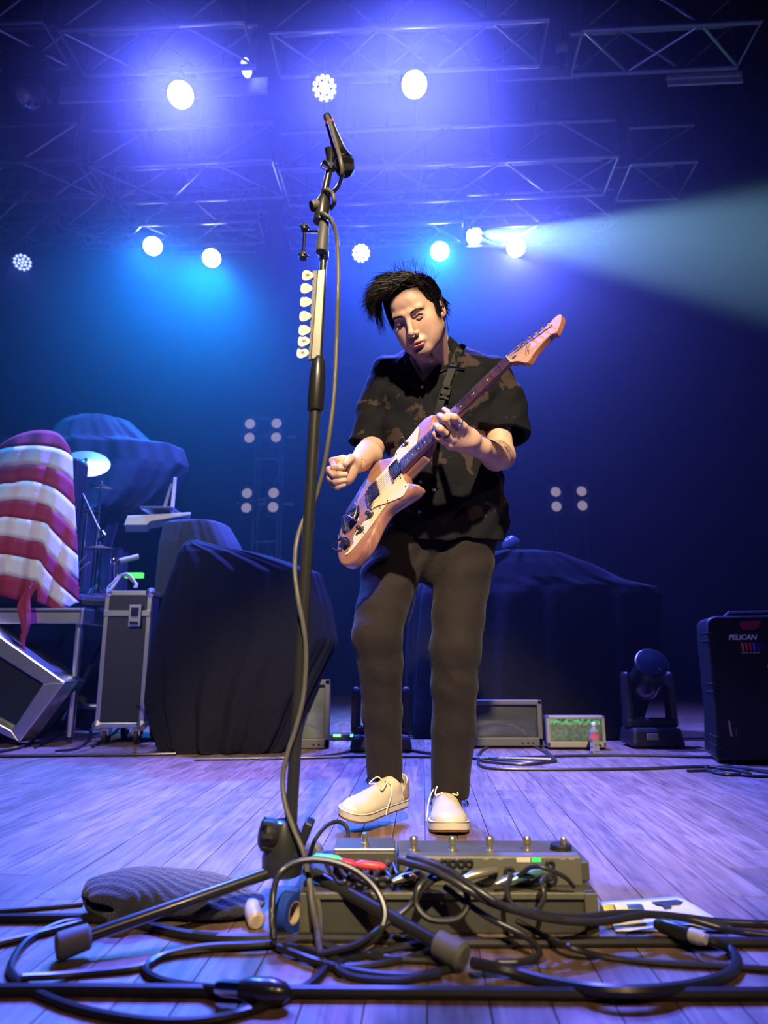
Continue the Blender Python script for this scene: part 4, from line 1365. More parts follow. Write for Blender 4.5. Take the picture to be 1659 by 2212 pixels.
secs = []
for a, dz in ((END_A - 0.035, -0.026), (END_A + 0.03, -0.026), (END_A + 0.09, -0.018), (SC_LEN * 0.75, -0.017), (SC_LEN - 0.02, -0.0155), (SC_LEN + 0.004, -0.015)):
    hw = half_w(a)
    secs.append([gw(a, hw * math.cos(t), FBZ - 0.0045 + dz * GS * math.sin(t)) for t in [math.pi * k / 12 for k in range(13)]])
MB().grid(secs).add([], []).build('neck', M_gneck, guitar)
hb = MB().box(gw(END_A + 0.02, 0.0, -0.022), (0.11, WE * 0.98, 0.034), GR).build('neck_heel', M_gbody, guitar, smooth=False, bevel=0.006)
MB().prism([(END_A, -half_w(END_A)), (SC_LEN, -half_w(SC_LEN)), (SC_LEN, half_w(SC_LEN)), (END_A, half_w(END_A))], G0, GU, GV, GN, FBZ - 0.005, FBZ).build('fretboard', M_fb, guitar, bevel=0.001, smooth=False)
for k in range(1, 23):
    a = SC_LEN * 2 ** (-k / 12)
    if a < END_A + 0.002:
        continue
    hw = half_w(a) - 0.0008
    MB().bar(gw(a, -hw, FBZ + 0.0002), gw(a, hw, FBZ + 0.0002), 0.0011, 6).build('fret', M_chrome, guitar)
for k in (3, 5, 7, 9, 12, 15, 17, 19, 21):
    a = SC_LEN * (2 ** (-k / 12) + 2 ** (-(k - 1) / 12)) / 2
    for b in ((-0.011, 0.011) if k == 12 else (0.0,)):
        MB().lathe([(0.0032, 0), (0.0032, 0.0004), (0, 0.0005)], gw(a, b, FBZ), GN, 12).build('inlay_dot', M_cream, guitar)
MB().box(gw(SC_LEN + 0.002, 0, FBZ), (0.0048, WN, 0.006), GR).build('nut', M_cream, guitar, smooth=False, bevel=0.0006)
hp = [c2(985, 598), c2(960, 535), c2(1060, 452), c2(1200, 350), c2(1330, 250), c2(1400, 190), c2(1445, 135), c2(1508, 90), c2(1530, 112), c2(1518, 175),
      c2(1470, 285), c2(1430, 300), c2(1385, 335), c2(1300, 425), c2(1225, 520), c2(1170, 600), c2(1130, 604), c2(1060, 590)]
hpoly = smooth_poly([gloc(p[0], p[1], FBZ - 0.004) for p in hp], 3)
hs = MB().prism(hpoly, G0, GU, GV, GN, FBZ - 0.004 - 0.019 * GS, FBZ - 0.0042).build('headstock', M_gneck, guitar, bevel=0.0012)
MB().prism(inset(hpoly, 0.0012), G0, GU, GV, GN, FBZ - 0.0042, FBZ - 0.0036).build('headstock_face', M_ghead, hs, smooth=False)
tun = []
for x, y in ((1082, 430), (1140, 388), (1203, 342), (1270, 296), (1335, 250), (1400, 205)):
    a, b = gloc(*c2(x, y), FBZ)
    tun.append((a, b + 0.004))
    to = MB().lathe([(0.0055, 0), (0.0055, 0.002), (0.0036, 0.0026), (0.003, 0.008), (0.0036, 0.012), (0.0036, 0.015), (0, 0.0155)], gw(a, b + 0.004, FBZ - 0.0036), GN, 12).build('tuner_post', M_chrome, guitar)
    MB().tube([gw(a, b - 0.006, FBZ - 0.010), gw(a, b - 0.017, FBZ - 0.010), gw(a, b - 0.019, FBZ - 0.010), gw(a, b - 0.027, FBZ - 0.010)], [0.003, 0.003, 0.0065, 0.0055], 8, flat=0.5).build('tuner_button', M_chrome, to)
MB().bar(gw(*gloc(*c2(1040, 520), FBZ), FBZ - 0.002), gw(*gloc(*c2(1005, 555), FBZ), FBZ - 0.002), 0.0022, 6).build('truss_rod_slot', M_pkblack, hs)
# handwritten letter on the headstock face
ink = mat('brown_ink', (0.10, 0.05, 0.04), 0.6)
for st in ([(1155, 515), (1150, 480), (1160, 425)], [(1160, 425), (1170, 470), (1182, 510)], [(1182, 510), (1180, 450), (1192, 400), (1200, 410)], [(1140, 510), (1165, 480), (1190, 478)]):
    MB().tube(bez([gw(*gloc(*c2(x, y), FBZ - 0.0035), FBZ - 0.0033) for x, y in st], 4), 0.0009, 5, flat=0.4).build('headstock_script', ink, hs)
for j in range(6):
    b = (j - 2.5)
    ta, tb = tun[j]
    pts = [gw(aa + 0.006, ab + b * 0.0092 * GS, 0.011), gw(0, b * 0.0105 * GS, 0.0150), gw(SC_LEN + 0.002, b * 0.0071 * GS, FBZ + 0.0036), gw(ta, tb - 0.002, FBZ + 0.006)]
    MB().tube(pts, 0.00075 - 0.00004 * j, 5).build('string', M_chrome, guitar)
# strap button on the upper horn
a, b = gloc(*c6(905, 222))
MB().lathe([(0.006, 0), (0.004, 0.004), (0.004, 0.010), (0.008, 0.014), (0.0, 0.0155)], gw(a, b, -0.018), (GU + GN * 0.6), 12).build('strap_button', M_chrome, guitar)
# ================================================================ implicit-surface modelling for soft shapes
class Field:
    def __init__(s, lo, hi, h):
        s.lo = np.array(lo, float)
        s.h = h
        n = np.ceil((np.array(hi, float) - s.lo) / h).astype(int) + 1
        s.ax = [s.lo[i] + h * np.arange(n[i]) for i in range(3)]
        s.F = np.full(tuple(n), 0.5, np.float32)

    def win(s, lo, hi):
        sl, g = [], []
        for i in range(3):
            a = int(max(0, math.floor((lo[i] - s.lo[i]) / s.h)))
            b = int(min(len(s.ax[i]), math.ceil((hi[i] - s.lo[i]) / s.h) + 1))
            if b <= a:
                return None, None
            sl.append(slice(a, b))
            g.append(s.ax[i][a:b].reshape([-1 if j == i else 1 for j in range(3)]))
        return tuple(sl), g

    def apply(s, lo, hi, fn, k, mode):
        m = 2 * k + 4 * s.h
        sl, g = s.win(np.array(lo) - m, np.array(hi) + m)
        if sl is None:
            return s
        d = fn(*g)
        a = s.F[sl]
        if mode == 'sub':
            d = -d
            if k > 0:
                t = np.clip(0.5 - 0.5 * (d - a) / k, 0, 1)
                s.F[sl] = d * (1 - t) + a * t + k * t * (1 - t)
            else:
                s.F[sl] = np.maximum(a, d)
        else:
            if k > 0:
                t = np.clip(0.5 + 0.5 * (d - a) / k, 0, 1)
                s.F[sl] = d * (1 - t) + a * t - k * t * (1 - t)
            else:
                s.F[sl] = np.minimum(a, d)
        return s

    def cone(s, a, b, ra, rb, k=0.01, mode='add'):
        a = np.array(a, float); b = np.array(b, float)
        ba = b - a
        L2 = max(ba.dot(ba), 1e-12)
        r = max(ra, rb)

        def fn(X, Y, Z):
            px, py, pz = X - a[0], Y - a[1], Z - a[2]
            t = np.clip((px * ba[0] + py * ba[1] + pz * ba[2]) / L2, 0, 1)
            d2 = (px - ba[0] * t) ** 2 + (py - ba[1] * t) ** 2 + (pz - ba[2] * t) ** 2
            return np.sqrt(d2) - (ra + (rb - ra) * t)
        return s.apply(np.minimum(a, b) - r, np.maximum(a, b) + r, fn, k, mode)

    def chain(s, pts, rs, k=0.008, mode='add'):
        for i in range(len(pts) - 1):
            s.cone(pts[i], pts[i + 1], rs[i], rs[i + 1], k if i == 0 else min(k, 0.006), mode)
        return s

    def ell(s, c, r, rot=None, k=0.01, mode='add'):
        c = np.array(c, float); r = np.array(r, float)
        M = np.array(rot) if rot is not None else np.eye(3)      # columns are the axes
        R_ = r.max()

        def fn(X, Y, Z):
            px, py, pz = X - c[0], Y - c[1], Z - c[2]
            q = [(px * M[0][i] + py * M[1][i] + pz * M[2][i]) for i in range(3)]
            k0 = np.sqrt(sum((q[i] / r[i]) ** 2 for i in range(3)))
            k1 = np.sqrt(sum((q[i] / (r[i] ** 2)) ** 2 for i in range(3))) + 1e-9
            return k0 * (k0 - 1) / k1
        return s.apply(c - R_, c + R_, fn, k, mode)

    def loft(s, rings, k=0.01, power=2.0, mode='add'):
        """rings: (z, cx, cy, rx, ry) from bottom to top"""
        rg = np.array(sorted([tuple(r) for r in rings]))
        z0, z1 = rg[0, 0], rg[-1, 0]
        lo = [(rg[:, 1] - rg[:, 3]).min(), (rg[:, 2] - rg[:, 4]).min(), z0]
        hi = [(rg[:, 1] + rg[:, 3]).max(), (rg[:, 2] + rg[:, 4]).max(), z1]

        def fn(X, Y, Z):
            f = lambda j: np.interp(Z.ravel(), rg[:, 0], rg[:, j]).reshape(Z.shape)
            cx, cy, rx, ry = f(1), f(2), f(3), f(4)
            q = (np.abs((X - cx) / rx) ** power + np.abs((Y - cy) / ry) ** power) ** (1 / power)
            d = (q - 1) * np.minimum(rx, ry)
            return np.maximum(d, np.maximum(z0 - Z, Z - z1))
        return s.apply(lo, hi, fn, k, mode)

    def warp(s, fn):
        X, Y, Z = [s.ax[i].reshape([-1 if j == i else 1 for j in range(3)]) for i in range(3)]
        band = np.abs(s.F) < 0.06
        s.F = np.where(band, s.F + fn(X, Y, Z), s.F).astype(np.float32)
        return s

    def clip(s, fn):
        """keep where fn < 0"""
        X, Y, Z = [s.ax[i].reshape([-1 if j == i else 1 for j in range(3)]) for i in range(3)]
        s.F = np.maximum(s.F, fn(X, Y, Z)).astype(np.float32)
        return s

    def mesh(s):
        F = s.F
        F[0], F[-1] = 0.5, 0.5
        F[:, 0], F[:, -1] = 0.5, 0.5
        F[:, :, 0], F[:, :, -1] = 0.5, 0.5
        ins = F < 0
        n = np.array(F.shape) - 1
        acc = np.zeros(tuple(n) + (3,), np.float32)
        cnt = np.zeros(tuple(n), np.float32)
        cnr = [(i, j, k) for i in (0, 1) for j in (0, 1) for k in (0, 1)]
        S = lambda A, c: A[c[0]:c[0] + n[0], c[1]:c[1] + n[1], c[2]:c[2] + n[2]]
        # only cells that hold a sign change
        tot = sum(S(ins, c).astype(np.int8) for c in cnr)
        act = (tot > 0) & (tot < 8)
        ids = np.argwhere(act)
        V = np.zeros((len(ids), 3)); C = np.zeros(len(ids))
        for a in cnr:
            for ax in range(3):
                if a[ax]:
                    continue
                b = list(a); b[ax] = 1
                fa = F[ids[:, 0] + a[0], ids[:, 1] + a[1], ids[:, 2] + a[2]]
                fb = F[ids[:, 0] + b[0], ids[:, 1] + b[1], ids[:, 2] + b[2]]
                m = (fa < 0) != (fb < 0)
                t = np.where(m, fa / np.where(m, fa - fb, 1), 0)
                p = np.array(a, float)[None, :].repeat(len(ids), 0)
                p[:, ax] += t
                V += p * m[:, None]; C += m
        V = V / C[:, None] + ids
        V = s.lo + V * s.h
        idx = np.full(tuple(n), -1, int)
        idx[act] = np.arange(len(ids))
        quads = []
        for ax in range(3):
            o = [(1, 2), (2, 0), (0, 1)][ax]
            A = np.moveaxis(ins, ax, 0)
            ch = A[:-1] != A[1:]
            q = np.argwhere(np.moveaxis(ch, 0, ax))
            up = np.moveaxis(A[:-1], 0, ax)[q[:, 0], q[:, 1], q[:, 2]]
            ok = np.all(q > 0, 1) & (q[:, o[0]] < n[o[0]]) & (q[:, o[1]] < n[o[1]]) & (q[:, ax] < n[ax])
            q, up = q[ok], up[ok]
            def cell(d0, d1):
                r = q.copy(); r[:, o[0]] -= d0; r[:, o[1]] -= d1
                return idx[r[:, 0], r[:, 1], r[:, 2]]
            f = np.stack([cell(1, 1), cell(0, 1), cell(0, 0), cell(1, 0)], 1)
            f[~up] = f[~up][:, ::-1]
            quads.append(f)
        return V, np.concatenate(quads)


def mesh_object(name, parts, m, parent=None, colors=None, smooth_iter=0):
    """parts: list of (V, faces) in world space -> one mesh object"""
    Vs, Fs, n = [], [], 0
    for V, f in parts:
        Vs.append(V); Fs.append(f + n); n += len(V)
    V = np.concatenate(Vs); Fq = np.concatenate(Fs)
    if smooth_iter:
        e = np.concatenate([Fq[:, [i, (i + 1) % 4]] for i in range(4)])
        e = np.concatenate([e, e[:, ::-1]])
        for _ in range(smooth_iter):
            A = np.zeros_like(V); c = np.zeros(len(V))
            np.add.at(A, e[:, 0], V[e[:, 1]]); np.add.at(c, e[:, 0], 1)
            V = 0.5 * V + 0.5 * A / np.maximum(c, 1)[:, None]
    if parent is not None:
        inv = np.array(world_of(parent).inverted())
        VL = V @ inv[:3, :3].T + inv[:3, 3]
    else:
        VL = V
    me = bpy.data.meshes.new(name)
    me.from_pydata([tuple(v) for v in VL.tolist()], [], Fq.tolist())
    me.shade_smooth()
    if colors is not None:
        ca = me.color_attributes.new('Col', 'FLOAT_COLOR', 'POINT')
        cc = np.concatenate([colors, np.ones((len(colors), 1))], 1).astype(np.float32)
        ca.data.foreach_set('color', cc.ravel())
    me.materials.append(m)
    o = bpy.data.objects.new(name, me)
    col.objects.link(o)
    if parent is not None:
        o.parent = parent
    return o


from mathutils.bvhtree import BVHTree


def bvh_of(V, Fq):
    return BVHTree.FromPolygons([tuple(v) for v in V.tolist()], Fq.tolist())


def surf_on(bvh, px, py, lift=0.004, fallback=2.25):
    d = ray(px, py).normalized()
    h = bvh.ray_cast(Vector((0, 0, CAM_H)), d)
    if h[0] is None:
        return at(px, py, fallback)
    return h[0] - d * lift
# ================================================================ the player
def pw(px, py, Y): return np.array(at(px, py, Y))


person = thing('person', 'dark-haired guitarist in black patterned shirt, black trousers and cream shoes, looking down', 'person', (at(935, 1800, 2.25).x, 2.25, 0))

# ---------------- head (modelled upright, then posed)
HY, HP, HR = R(-28.5), R(30.0), R(-9.0)
HS = 1.052
Rx = np.array(Matrix.Rotation(HP, 3, 'X')); Rz = np.array(Matrix.Rotation(HY, 3, 'Z')); Ry = np.array(Matrix.Rotation(HR, 3, 'Y'))
HM = Ry @ Rz @ Rx
HC = np.array((0.1117, 2.10, 1.6195))


def head_w(p): return (np.asarray(p) * HS) @ HM.T + HC
def head_l(p): return ((np.asarray(p) - HC) @ HM) / HS


hf = Field((-0.14, -0.16, -0.24), (0.14, 0.17, 0.17), 0.0021)
hf.ell((0, 0.014, 0.036), (0.0765, 0.095, 0.084), k=0)
hf.ell((0, -0.030, -0.030), (0.063, 0.062, 0.080), k=0.03)
for s in (-1, 1):
    hf.cone((s * 0.052, 0.0, -0.052), (s * 0.017, -0.068, -0.101), 0.021, 0.017, k=0.03)
    hf.ell((s * 0.044, -0.054, -0.024), (0.021, 0.021, 0.020), k=0.03)
    hf.ell((s * 0.036, -0.052, -0.062), (0.024, 0.025, 0.034), k=0.03)
hf.ell((0, -0.079, -0.104), (0.019, 0.015, 0.014), k=0.016)
hf.ell((0, -0.060, 0.045), (0.050, 0.034, 0.042), k=0.025)
for s in (-1, 1):
    hf.cone((s * 0.012, -0.0905, 0.019), (s * 0.044, -0.0765, 0.022), 0.0085, 0.008, k=0.014)
    hf.ell((s * 0.031, -0.1020, 0.0005), (0.0190, 0.0150, 0.0110), k=0.012, mode='sub')
    hf.ell((s * 0.0315, -0.0735, -0.001), (0.0170, 0.0128, 0.0120), k=0.007)
    # lower edge of the upper lid
    hf.cone((s * 0.0185, -0.0835, -0.0058), (s * 0.0315, -0.0862, -0.0085), 0.0014, 0.0016, k=0.0025)
    hf.cone((s * 0.0315, -0.0862, -0.0085), (s * 0.0450, -0.0785, -0.0060), 0.0016, 0.0013, k=0.0025)
hf.cone((0, -0.0890, 0.012), (0, -0.1120, -0.036), 0.0085, 0.0088, k=0.012)
hf.ell((0, -0.1135, -0.0405), (0.0105, 0.0105, 0.0095), k=0.008)
for s in (-1, 1):
    hf.ell((s * 0.0125, -0.1005, -0.0445), (0.0075, 0.0098, 0.0078), k=0.005)
    hf.ell((s * 0.0065, -0.1050, -0.0520), (0.0030, 0.0042, 0.0030), k=0.003, mode='sub')
hf.ell((0, -0.0890, -0.0690), (0.026, 0.0130, 0.0140), k=0.012)
hf.ell((0, -0.0960, -0.0715), (0.0215, 0.0085, 0.0052), k=0.005)
hf.ell((0, -0.0945, -0.0830), (0.0185, 0.0090, 0.0064), k=0.006)
hf.ell((0, -0.1060, -0.0772), (0.0200, 0.0090, 0.0026), k=0.003, mode='sub')
hf.ell((0, -0.0960, -0.0935), (0.018, 0.0070, 0.0050), k=0.008, mode='sub')
for s in (-1, 1):
    er = np.array(Matrix.Rotation(s * R(18), 3, 'Z') @ Matrix.Rotation(R(-10), 3, 'X'))
    hf.ell((s * 0.081, 0.018, -0.004), (0.0075, 0.0185, 0.0315), er, k=0.006)
    hf.ell((s * 0.0905, 0.011, 0.001), (0.0075, 0.0105, 0.0190), er, k=0.004, mode='sub')
    hf.ell((s * 0.076, 0.006, -0.028), (0.0060, 0.0085, 0.0090), k=0.006)
# neck into the collar, in head space
neck_base = head_l(pw(938, 785, 2.34))
n_top = np.array((0, 0.026, -0.045))
hf.cone(n_top, neck_base, 0.054, 0.064, k=0.02)
for s, q in ((-1, (915, 800)), (1, (962, 800))):
    hf.cone((s * 0.055, 0.035, -0.045), head_l(pw(q[0], q[1], 2.27)), 0.013, 0.012, k=0.025)
hf.ell((0, -0.028, -0.135), (0.012, 0.014, 0.018), k=0.02)
Vh, Fh = hf.mesh()
Vh_w = head_w(Vh)
# skin colouring that belongs to the skin: lips, stubble, flush
skin = np.array((0.68, 0.42, 0.295))
ch = np.tile(skin, (len(Vh), 1))


def blob(P, c, r, soft=1.0):
    d = np.sqrt((((P - np.array(c)) / np.array(r)) ** 2).sum(1))
    return np.clip((1.0 - d) / soft, 0, 1)[:, None]


def mixc(c, w, to): return c * (1 - w) + np.array(to) * w


for s in (-1, 1):
    ch = mixc(ch, 0.55 * blob(Vh, (s * 0.046, -0.065, -0.030), (0.028, 0.04, 0.026)), (0.66, 0.28, 0.22))
    ch = mixc(ch, 0.6 * blob(Vh, (s * 0.0315, -0.09, -0.004), (0.022, 0.03, 0.014)), (0.42, 0.22, 0.18))
    ch = mixc(ch, 0.5 * blob(Vh, (s * 0.085, 0.015, 0.0), (0.02, 0.03, 0.035)), (0.62, 0.27, 0.20))
jaw = np.maximum.reduce([blob(Vh, (0, -0.078, -0.102), (0.034, 0.04, 0.026), 0.5), blob(Vh, (0.045, -0.025, -0.080), (0.032, 0.058, 0.044), 0.5),
                         blob(Vh, (-0.045, -0.025, -0.080), (0.032, 0.058, 0.044), 0.5), 0.45 * blob(Vh, (0, -0.104, -0.0625), (0.024, 0.02, 0.007), 0.5),
                         0.8 * blob(Vh, (0, -0.07, -0.128), (0.04, 0.06, 0.03), 0.6),
                         blob(Vh, (0.066, -0.010, -0.030), (0.022, 0.028, 0.045), 0.6), blob(Vh, (-0.066, -0.010, -0.030), (0.022, 0.028, 0.045), 0.6)])
st = 0.8 + 0.25 * np.sin(Vh[:, 0] * 2100) * np.sin(Vh[:, 2] * 1900 + Vh[:, 1] * 800)
ch = mixc(ch, np.clip(jaw * st[:, None] * 0.9, 0, 0.85), (0.11, 0.062, 0.05))
lips = np.maximum(blob(Vh, (0, -0.100, -0.0722), (0.0225, 0.014, 0.0052), 0.35), blob(Vh, (0, -0.099, -0.0828), (0.0190, 0.014, 0.0062), 0.35))
ch = mixc(ch, lips, (0.58, 0.17, 0.15))
ch = mixc(ch, blob(Vh, (0, -0.100, -0.0772), (0.019, 0.012, 0.0020), 0.5), (0.10, 0.02, 0.02))
scalp = np.clip(((Vh[:, 2] - 0.030) * 30 + (Vh[:, 1] + 0.045) * 22), 0, 1)[:, None] * (Vh[:, 2] > -0.02)[:, None]
ch = mixc(ch, 0.9 * scalp, (0.03, 0.018, 0.014))

# ---------------- arms and hands (world space)
af = Field((-0.26, 1.80, 0.88), (0.10, 2.52, 1.36), 0.0026)
r_sh, r_el = pw(842, 838, 2.37), pw(806, 962, 2.36)
r_wr, r_hd = pw(770, 1002, 2.08), pw(742, 1016, 2.03)
af.chain([r_sh, r_el], [0.044, 0.045], k=0.01)
af.cone(r_el, pw(795, 985, 2.24), 0.047, 0.046, k=0.02)
af.cone(pw(795, 985, 2.24), r_wr, 0.046, 0.031, k=0.02)
# palm
af.ell(pw(752, 1014, 2.035), (0.027, 0.036, 0.040), k=0.02)
af.cone(pw(760, 1004, 2.05), pw(748, 1034, 2.03), 0.026, 0.020, k=0.015)
fz = 2.01
fing_r = [
    ([(742, 990, 2.03), (718, 996, 2.015), (722, 1011, 1.99), (742, 1010, 1.985)], [0.0115, 0.0110, 0.0098, 0.0088]),
    ([(735, 1004, 2.03), (711, 1016, 2.012), (722, 1026, 1.988), (746, 1025, 1.985)], [0.0118, 0.0112, 0.0100, 0.0090]),
    ([(735, 1020, 2.035), (713, 1033, 2.018), (725, 1041, 1.995), (745, 1037, 1.992)], [0.0112, 0.0106, 0.0096, 0.0086]),
    ([(738, 1035, 2.04), (718, 1047, 2.025), (728, 1052, 2.005), (743, 1047, 2.0)], [0.0100, 0.0094, 0.0086, 0.0078]),
]
for pts, rs in fing_r:
    P = [pw(*p) for p in pts]
    af.cone(P[0], P[1], rs[0], rs[1], k=0.006)
    af.cone(P[1], P[2], rs[1], rs[2], k=0.004)
    af.cone(P[2], P[3], rs[2], rs[3], k=0.004)
th = [pw(768, 1000, 2.04), pw(757, 990, 2.00), pw(747, 1002, 1.975)]
af.cone(th[0], th[1], 0.0165, 0.0125, k=0.012)
af.cone(th[1], th[2], 0.0122, 0.0090, k=0.004)
Va, Fa = af.mesh()

FB = FBZ + 0.003


def gp(px, py, off): return np.array(gplane(px, py, off))


lf = Field((0.08, 1.68, 0.95), (0.58, 2.50, 1.62), 0.0026)
l_sh, l_el = pw(1064, 835, 2.37), pw(1083, 985, 2.27)
l_wr = gp(1040, 968, 0) * 0 + pw(1038, 966, 2.00)
lf.cone(l_sh, l_el, 0.045, 0.045, k=0.01)
lf.cone(l_el, pw(1072, 984, 2.15), 0.047, 0.047, k=0.015)
lf.cone(pw(1072, 984, 2.15), l_wr, 0.047, 0.030, k=0.02)
mcp = [(1000, 921, 1.885), (984, 934, 1.895), (977, 949, 1.905), (972, 963, 1.92)]
tips = [gp(967, 899, FB + 0.008), gp(950, 902, FB + 0.009), gp(944, 920, FB + 0.009), gp(941, 936, FB + 0.008)]
lf.ell(pw(1012, 950, 1.94), (0.036, 0.030, 0.032), k=0.02)
for m in mcp:
    lf.cone(l_wr, pw(*m), 0.024, 0.0125, k=0.018)
pip = [(981, 902, 1.845), (961, 905, 1.850), (951, 927, 1.862), (948, 946, 1.885)]
for j in range(4):
    r0 = (0.0118, 0.0120, 0.0116, 0.0102)[j]
    a, b, c = pw(*mcp[j]), pw(*pip[j]), tips[j]
    d = (b * 0.35 + c * 0.65) + (b - a) * 0.12
    lf.cone(a, b, r0 * 1.02, r0, k=0.006)
    lf.cone(b, d, r0, r0 * 0.9, k=0.004)
    lf.cone(d, c, r0 * 0.9, r0 * 0.78, k=0.004)
thb = [pw(1008, 940, 1.98), gp(985, 905, -0.030), gp(960, 885, -0.030)]
lf.cone(thb[0], thb[1], 0.018, 0.0125, k=0.012)
lf.cone(thb[1], thb[2], 0.0125, 0.0095, k=0.004)
Vl, Fl = lf.mesh()


def arm_color(V, kn, tat):
    c = np.tile(skin, (len(V), 1))
    for q in kn:
        c = mixc(c, 0.5 * blob(V, q, (0.017,) * 3), (0.66, 0.27, 0.21))
    for q, r, w in tat:
        n = np.sin(V[:, 0] * 310 + 3 * np.sin(V[:, 2] * 190)) * np.sin(V[:, 2] * 270 + 2 * np.sin(V[:, 1] * 230)) + 0.5 * np.sin(V[:, 1] * 420 + V[:, 0] * 300)
        c = mixc(c, blob(V, q, r, 0.4) * (n > w)[:, None] * 0.8, (0.10, 0.085, 0.085))
    return c


ca = arm_color(Va, [pw(*p) for p in ((712, 997, 2.0), (708, 1017, 2.0), (710, 1035, 2.0), (716, 1048, 2.02))], [(pw(781, 1003, 2.1), (0.018, 0.09, 0.018), 0.55)])
clft = arm_color(Vl, [pw(*m) for m in mcp] + [pw(*m) for m in pip],
                 [(pw(1085, 968, 2.15), (0.05, 0.12, 0.035), -0.1), (pw(1060, 985, 2.1), (0.045, 0.09, 0.03), 0.15), (pw(1012, 926, 1.93), (0.014, 0.05, 0.012), 0.6)])

# ---------------- trunk and ankles under the clothes (same skin)
def ring(py, xl, xr, Y, ry, grow=0.0):
    c = at((xl + xr) / 2, py, Y)
    e = at(xr, py, Y)
    return (c.z, c.x, c.y, abs(e.x - c.x) + grow, ry + grow)


TOR = [ring(1176, 836, 1098, 2.33, 0.118), ring(1110, 832, 1096, 2.33, 0.122), ring(1030, 826, 1088, 2.33, 0.124), ring(950, 822, 1082, 2.335, 0.122),
       ring(880, 818, 1086, 2.34, 0.120), ring(835, 808, 1094, 2.345, 0.115), ring(806, 806, 1092, 2.35, 0.104), ring(790, 818, 1080, 2.355, 0.092),
       ring(776, 842, 1052, 2.36, 0.080), ring(765, 862, 1024, 2.36, 0.070), ring(752, 880, 1000, 2.365, 0.058)]
tf = Field((-0.10, 2.10, 0.80), (0.55, 2.62, 1.75), 0.006)
tf.loft([(z, x, y + 0.004, rx - (0.017 if z > 1.30 else 0.032), ry - (0.015 if z > 1.42 else 0.030)) for z, x, y, rx, ry in TOR[1:]], k=0)
tf.cone(pw(938, 785, 2.345), pw(934, 740, 2.30), 0.066, 0.060, k=0.02)
Vt, Ft = tf.mesh()
lgf = Field((-0.12, 1.95, 0.0), (0.48, 2.55, 1.02), 0.0065)
for C_ in ([(885, 1130, 2.35, 0.075), (850, 1235, 2.315, 0.070), (816, 1375, 2.19, 0.052), (833, 1600, 2.25, 0.040)],
           [(1000, 1130, 2.35, 0.075), (997, 1235, 2.33, 0.072), (984, 1405, 2.25, 0.053), (976, 1640, 2.285, 0.042)]):
    for i in range(3):
        a, b = C_[i], C_[i + 1]
        lgf.cone(pw(*a[:3]), pw(*b[:3]), a[3], b[3], k=0.02)
lgf.cone(pw(885, 1130, 2.35), pw(1000, 1130, 2.35), 0.075, 0.075, k=0.02)
lgf.cone(pw(833, 1600, 2.24), pw(842, 1700, 2.28), 0.044, 0.036, k=0)
lgf.cone(pw(842, 1700, 2.28), pw(825, 1730, 2.24), 0.036, 0.034, k=0.01)
lgf.cone(pw(976, 1640, 2.28), pw(972, 1750, 2.30), 0.042, 0.037, k=0.0)
Vg, Fg = lgf.mesh()


def skin_material():
    m = bpy.data.materials.new('skin')
    m.use_nodes = True
    nt = m.node_tree
    b = nt.nodes['Principled BSDF']
    at_ = nt.nodes.new('ShaderNodeVertexColor'); at_.layer_name = 'Col'
    tc = nt.nodes.new('ShaderNodeTexCoord')
    n = nt.nodes.new('ShaderNodeTexNoise'); n.inputs['Scale'].default_value = 90; n.inputs['Detail'].default_value = 4
    nt.links.new(tc.outputs['Object'], n.inputs['Vector'])
    r = nt.nodes.new('ShaderNodeMapRange'); r.inputs['To Min'].default_value = 0.88; r.inputs['To Max'].default_value = 1.10
    nt.links.new(n.outputs['Fac'], r.inputs[0])
    mx = nt.nodes.new('ShaderNodeVectorMath'); mx.operation = 'SCALE'
    nt.links.new(at_.outputs[0], mx.inputs[0]); nt.links.new(r.outputs[0], mx.inputs['Scale'])
    nt.links.new(mx.outputs[0], b.inputs['Base Color'])
    b.inputs['Roughness'].default_value = 0.48
    b.inputs['Specular IOR Level'].default_value = 0.4
    bp = nt.nodes.new('ShaderNodeBump'); bp.inputs['Strength'].default_value = 0.08; bp.inputs['Distance'].default_value = 0.002
    n2 = nt.nodes.new('ShaderNodeTexNoise'); n2.inputs['Scale'].default_value = 500
    nt.links.new(tc.outputs['Object'], n2.inputs['Vector'])
    nt.links.new(n2.outputs['Fac'], bp.inputs['Height']); nt.links.new(bp.outputs[0], b.inputs['Normal'])
    return m


M_skin = skin_material()
cols = np.concatenate([ch, ca, clft, np.tile(skin, (len(Vt), 1)), np.tile(skin * 0.9, (len(Vg), 1))])
body = mesh_object('body', [(Vh_w, Fh), (Va, Fa), (Vl, Fl), (Vt, Ft), (Vg, Fg)], M_skin, person, cols)

# ---------------- hair: swept locks over a shaped cap
M_hair = mat('dark_brown_hair', (0.010, 0.006, 0.006), 0.48, var=0.5, scale=60, spec=0.22)
cf = Field((-0.15, -0.15, -0.12), (0.13, 0.16, 0.18), 0.003)
cf.ell((0.0, 0.017, 0.042), (0.081, 0.0985, 0.0875), k=0)
cf.ell((0.0, 0.075, -0.020), (0.066, 0.040, 0.062), k=0.02)


def face_cut(X, Y, Z):
    # skin of the forehead and face stays free of hair
    front = (-0.038 - Y)                       # > 0 in front
    line = 0.074 - 0.9 * np.abs(X - 0.012) ** 1.5 * 4.5 - np.where(X < -0.025, (-X - 0.025) * 0.75, 0.0) - Z
    a = np.minimum(front, line)
    # sides: temples, ear, cheek
    side = np.minimum(0.012 - Y, 0.000 - Z)
    low = np.minimum(0.045 - Y, -0.045 - Z)
    back = -0.075 - Z
    return np.maximum.reduce([a + 0 * Z, side + 0 * X, low + 0 * X, back + 0 * X + 0 * Y]) + 0 * X


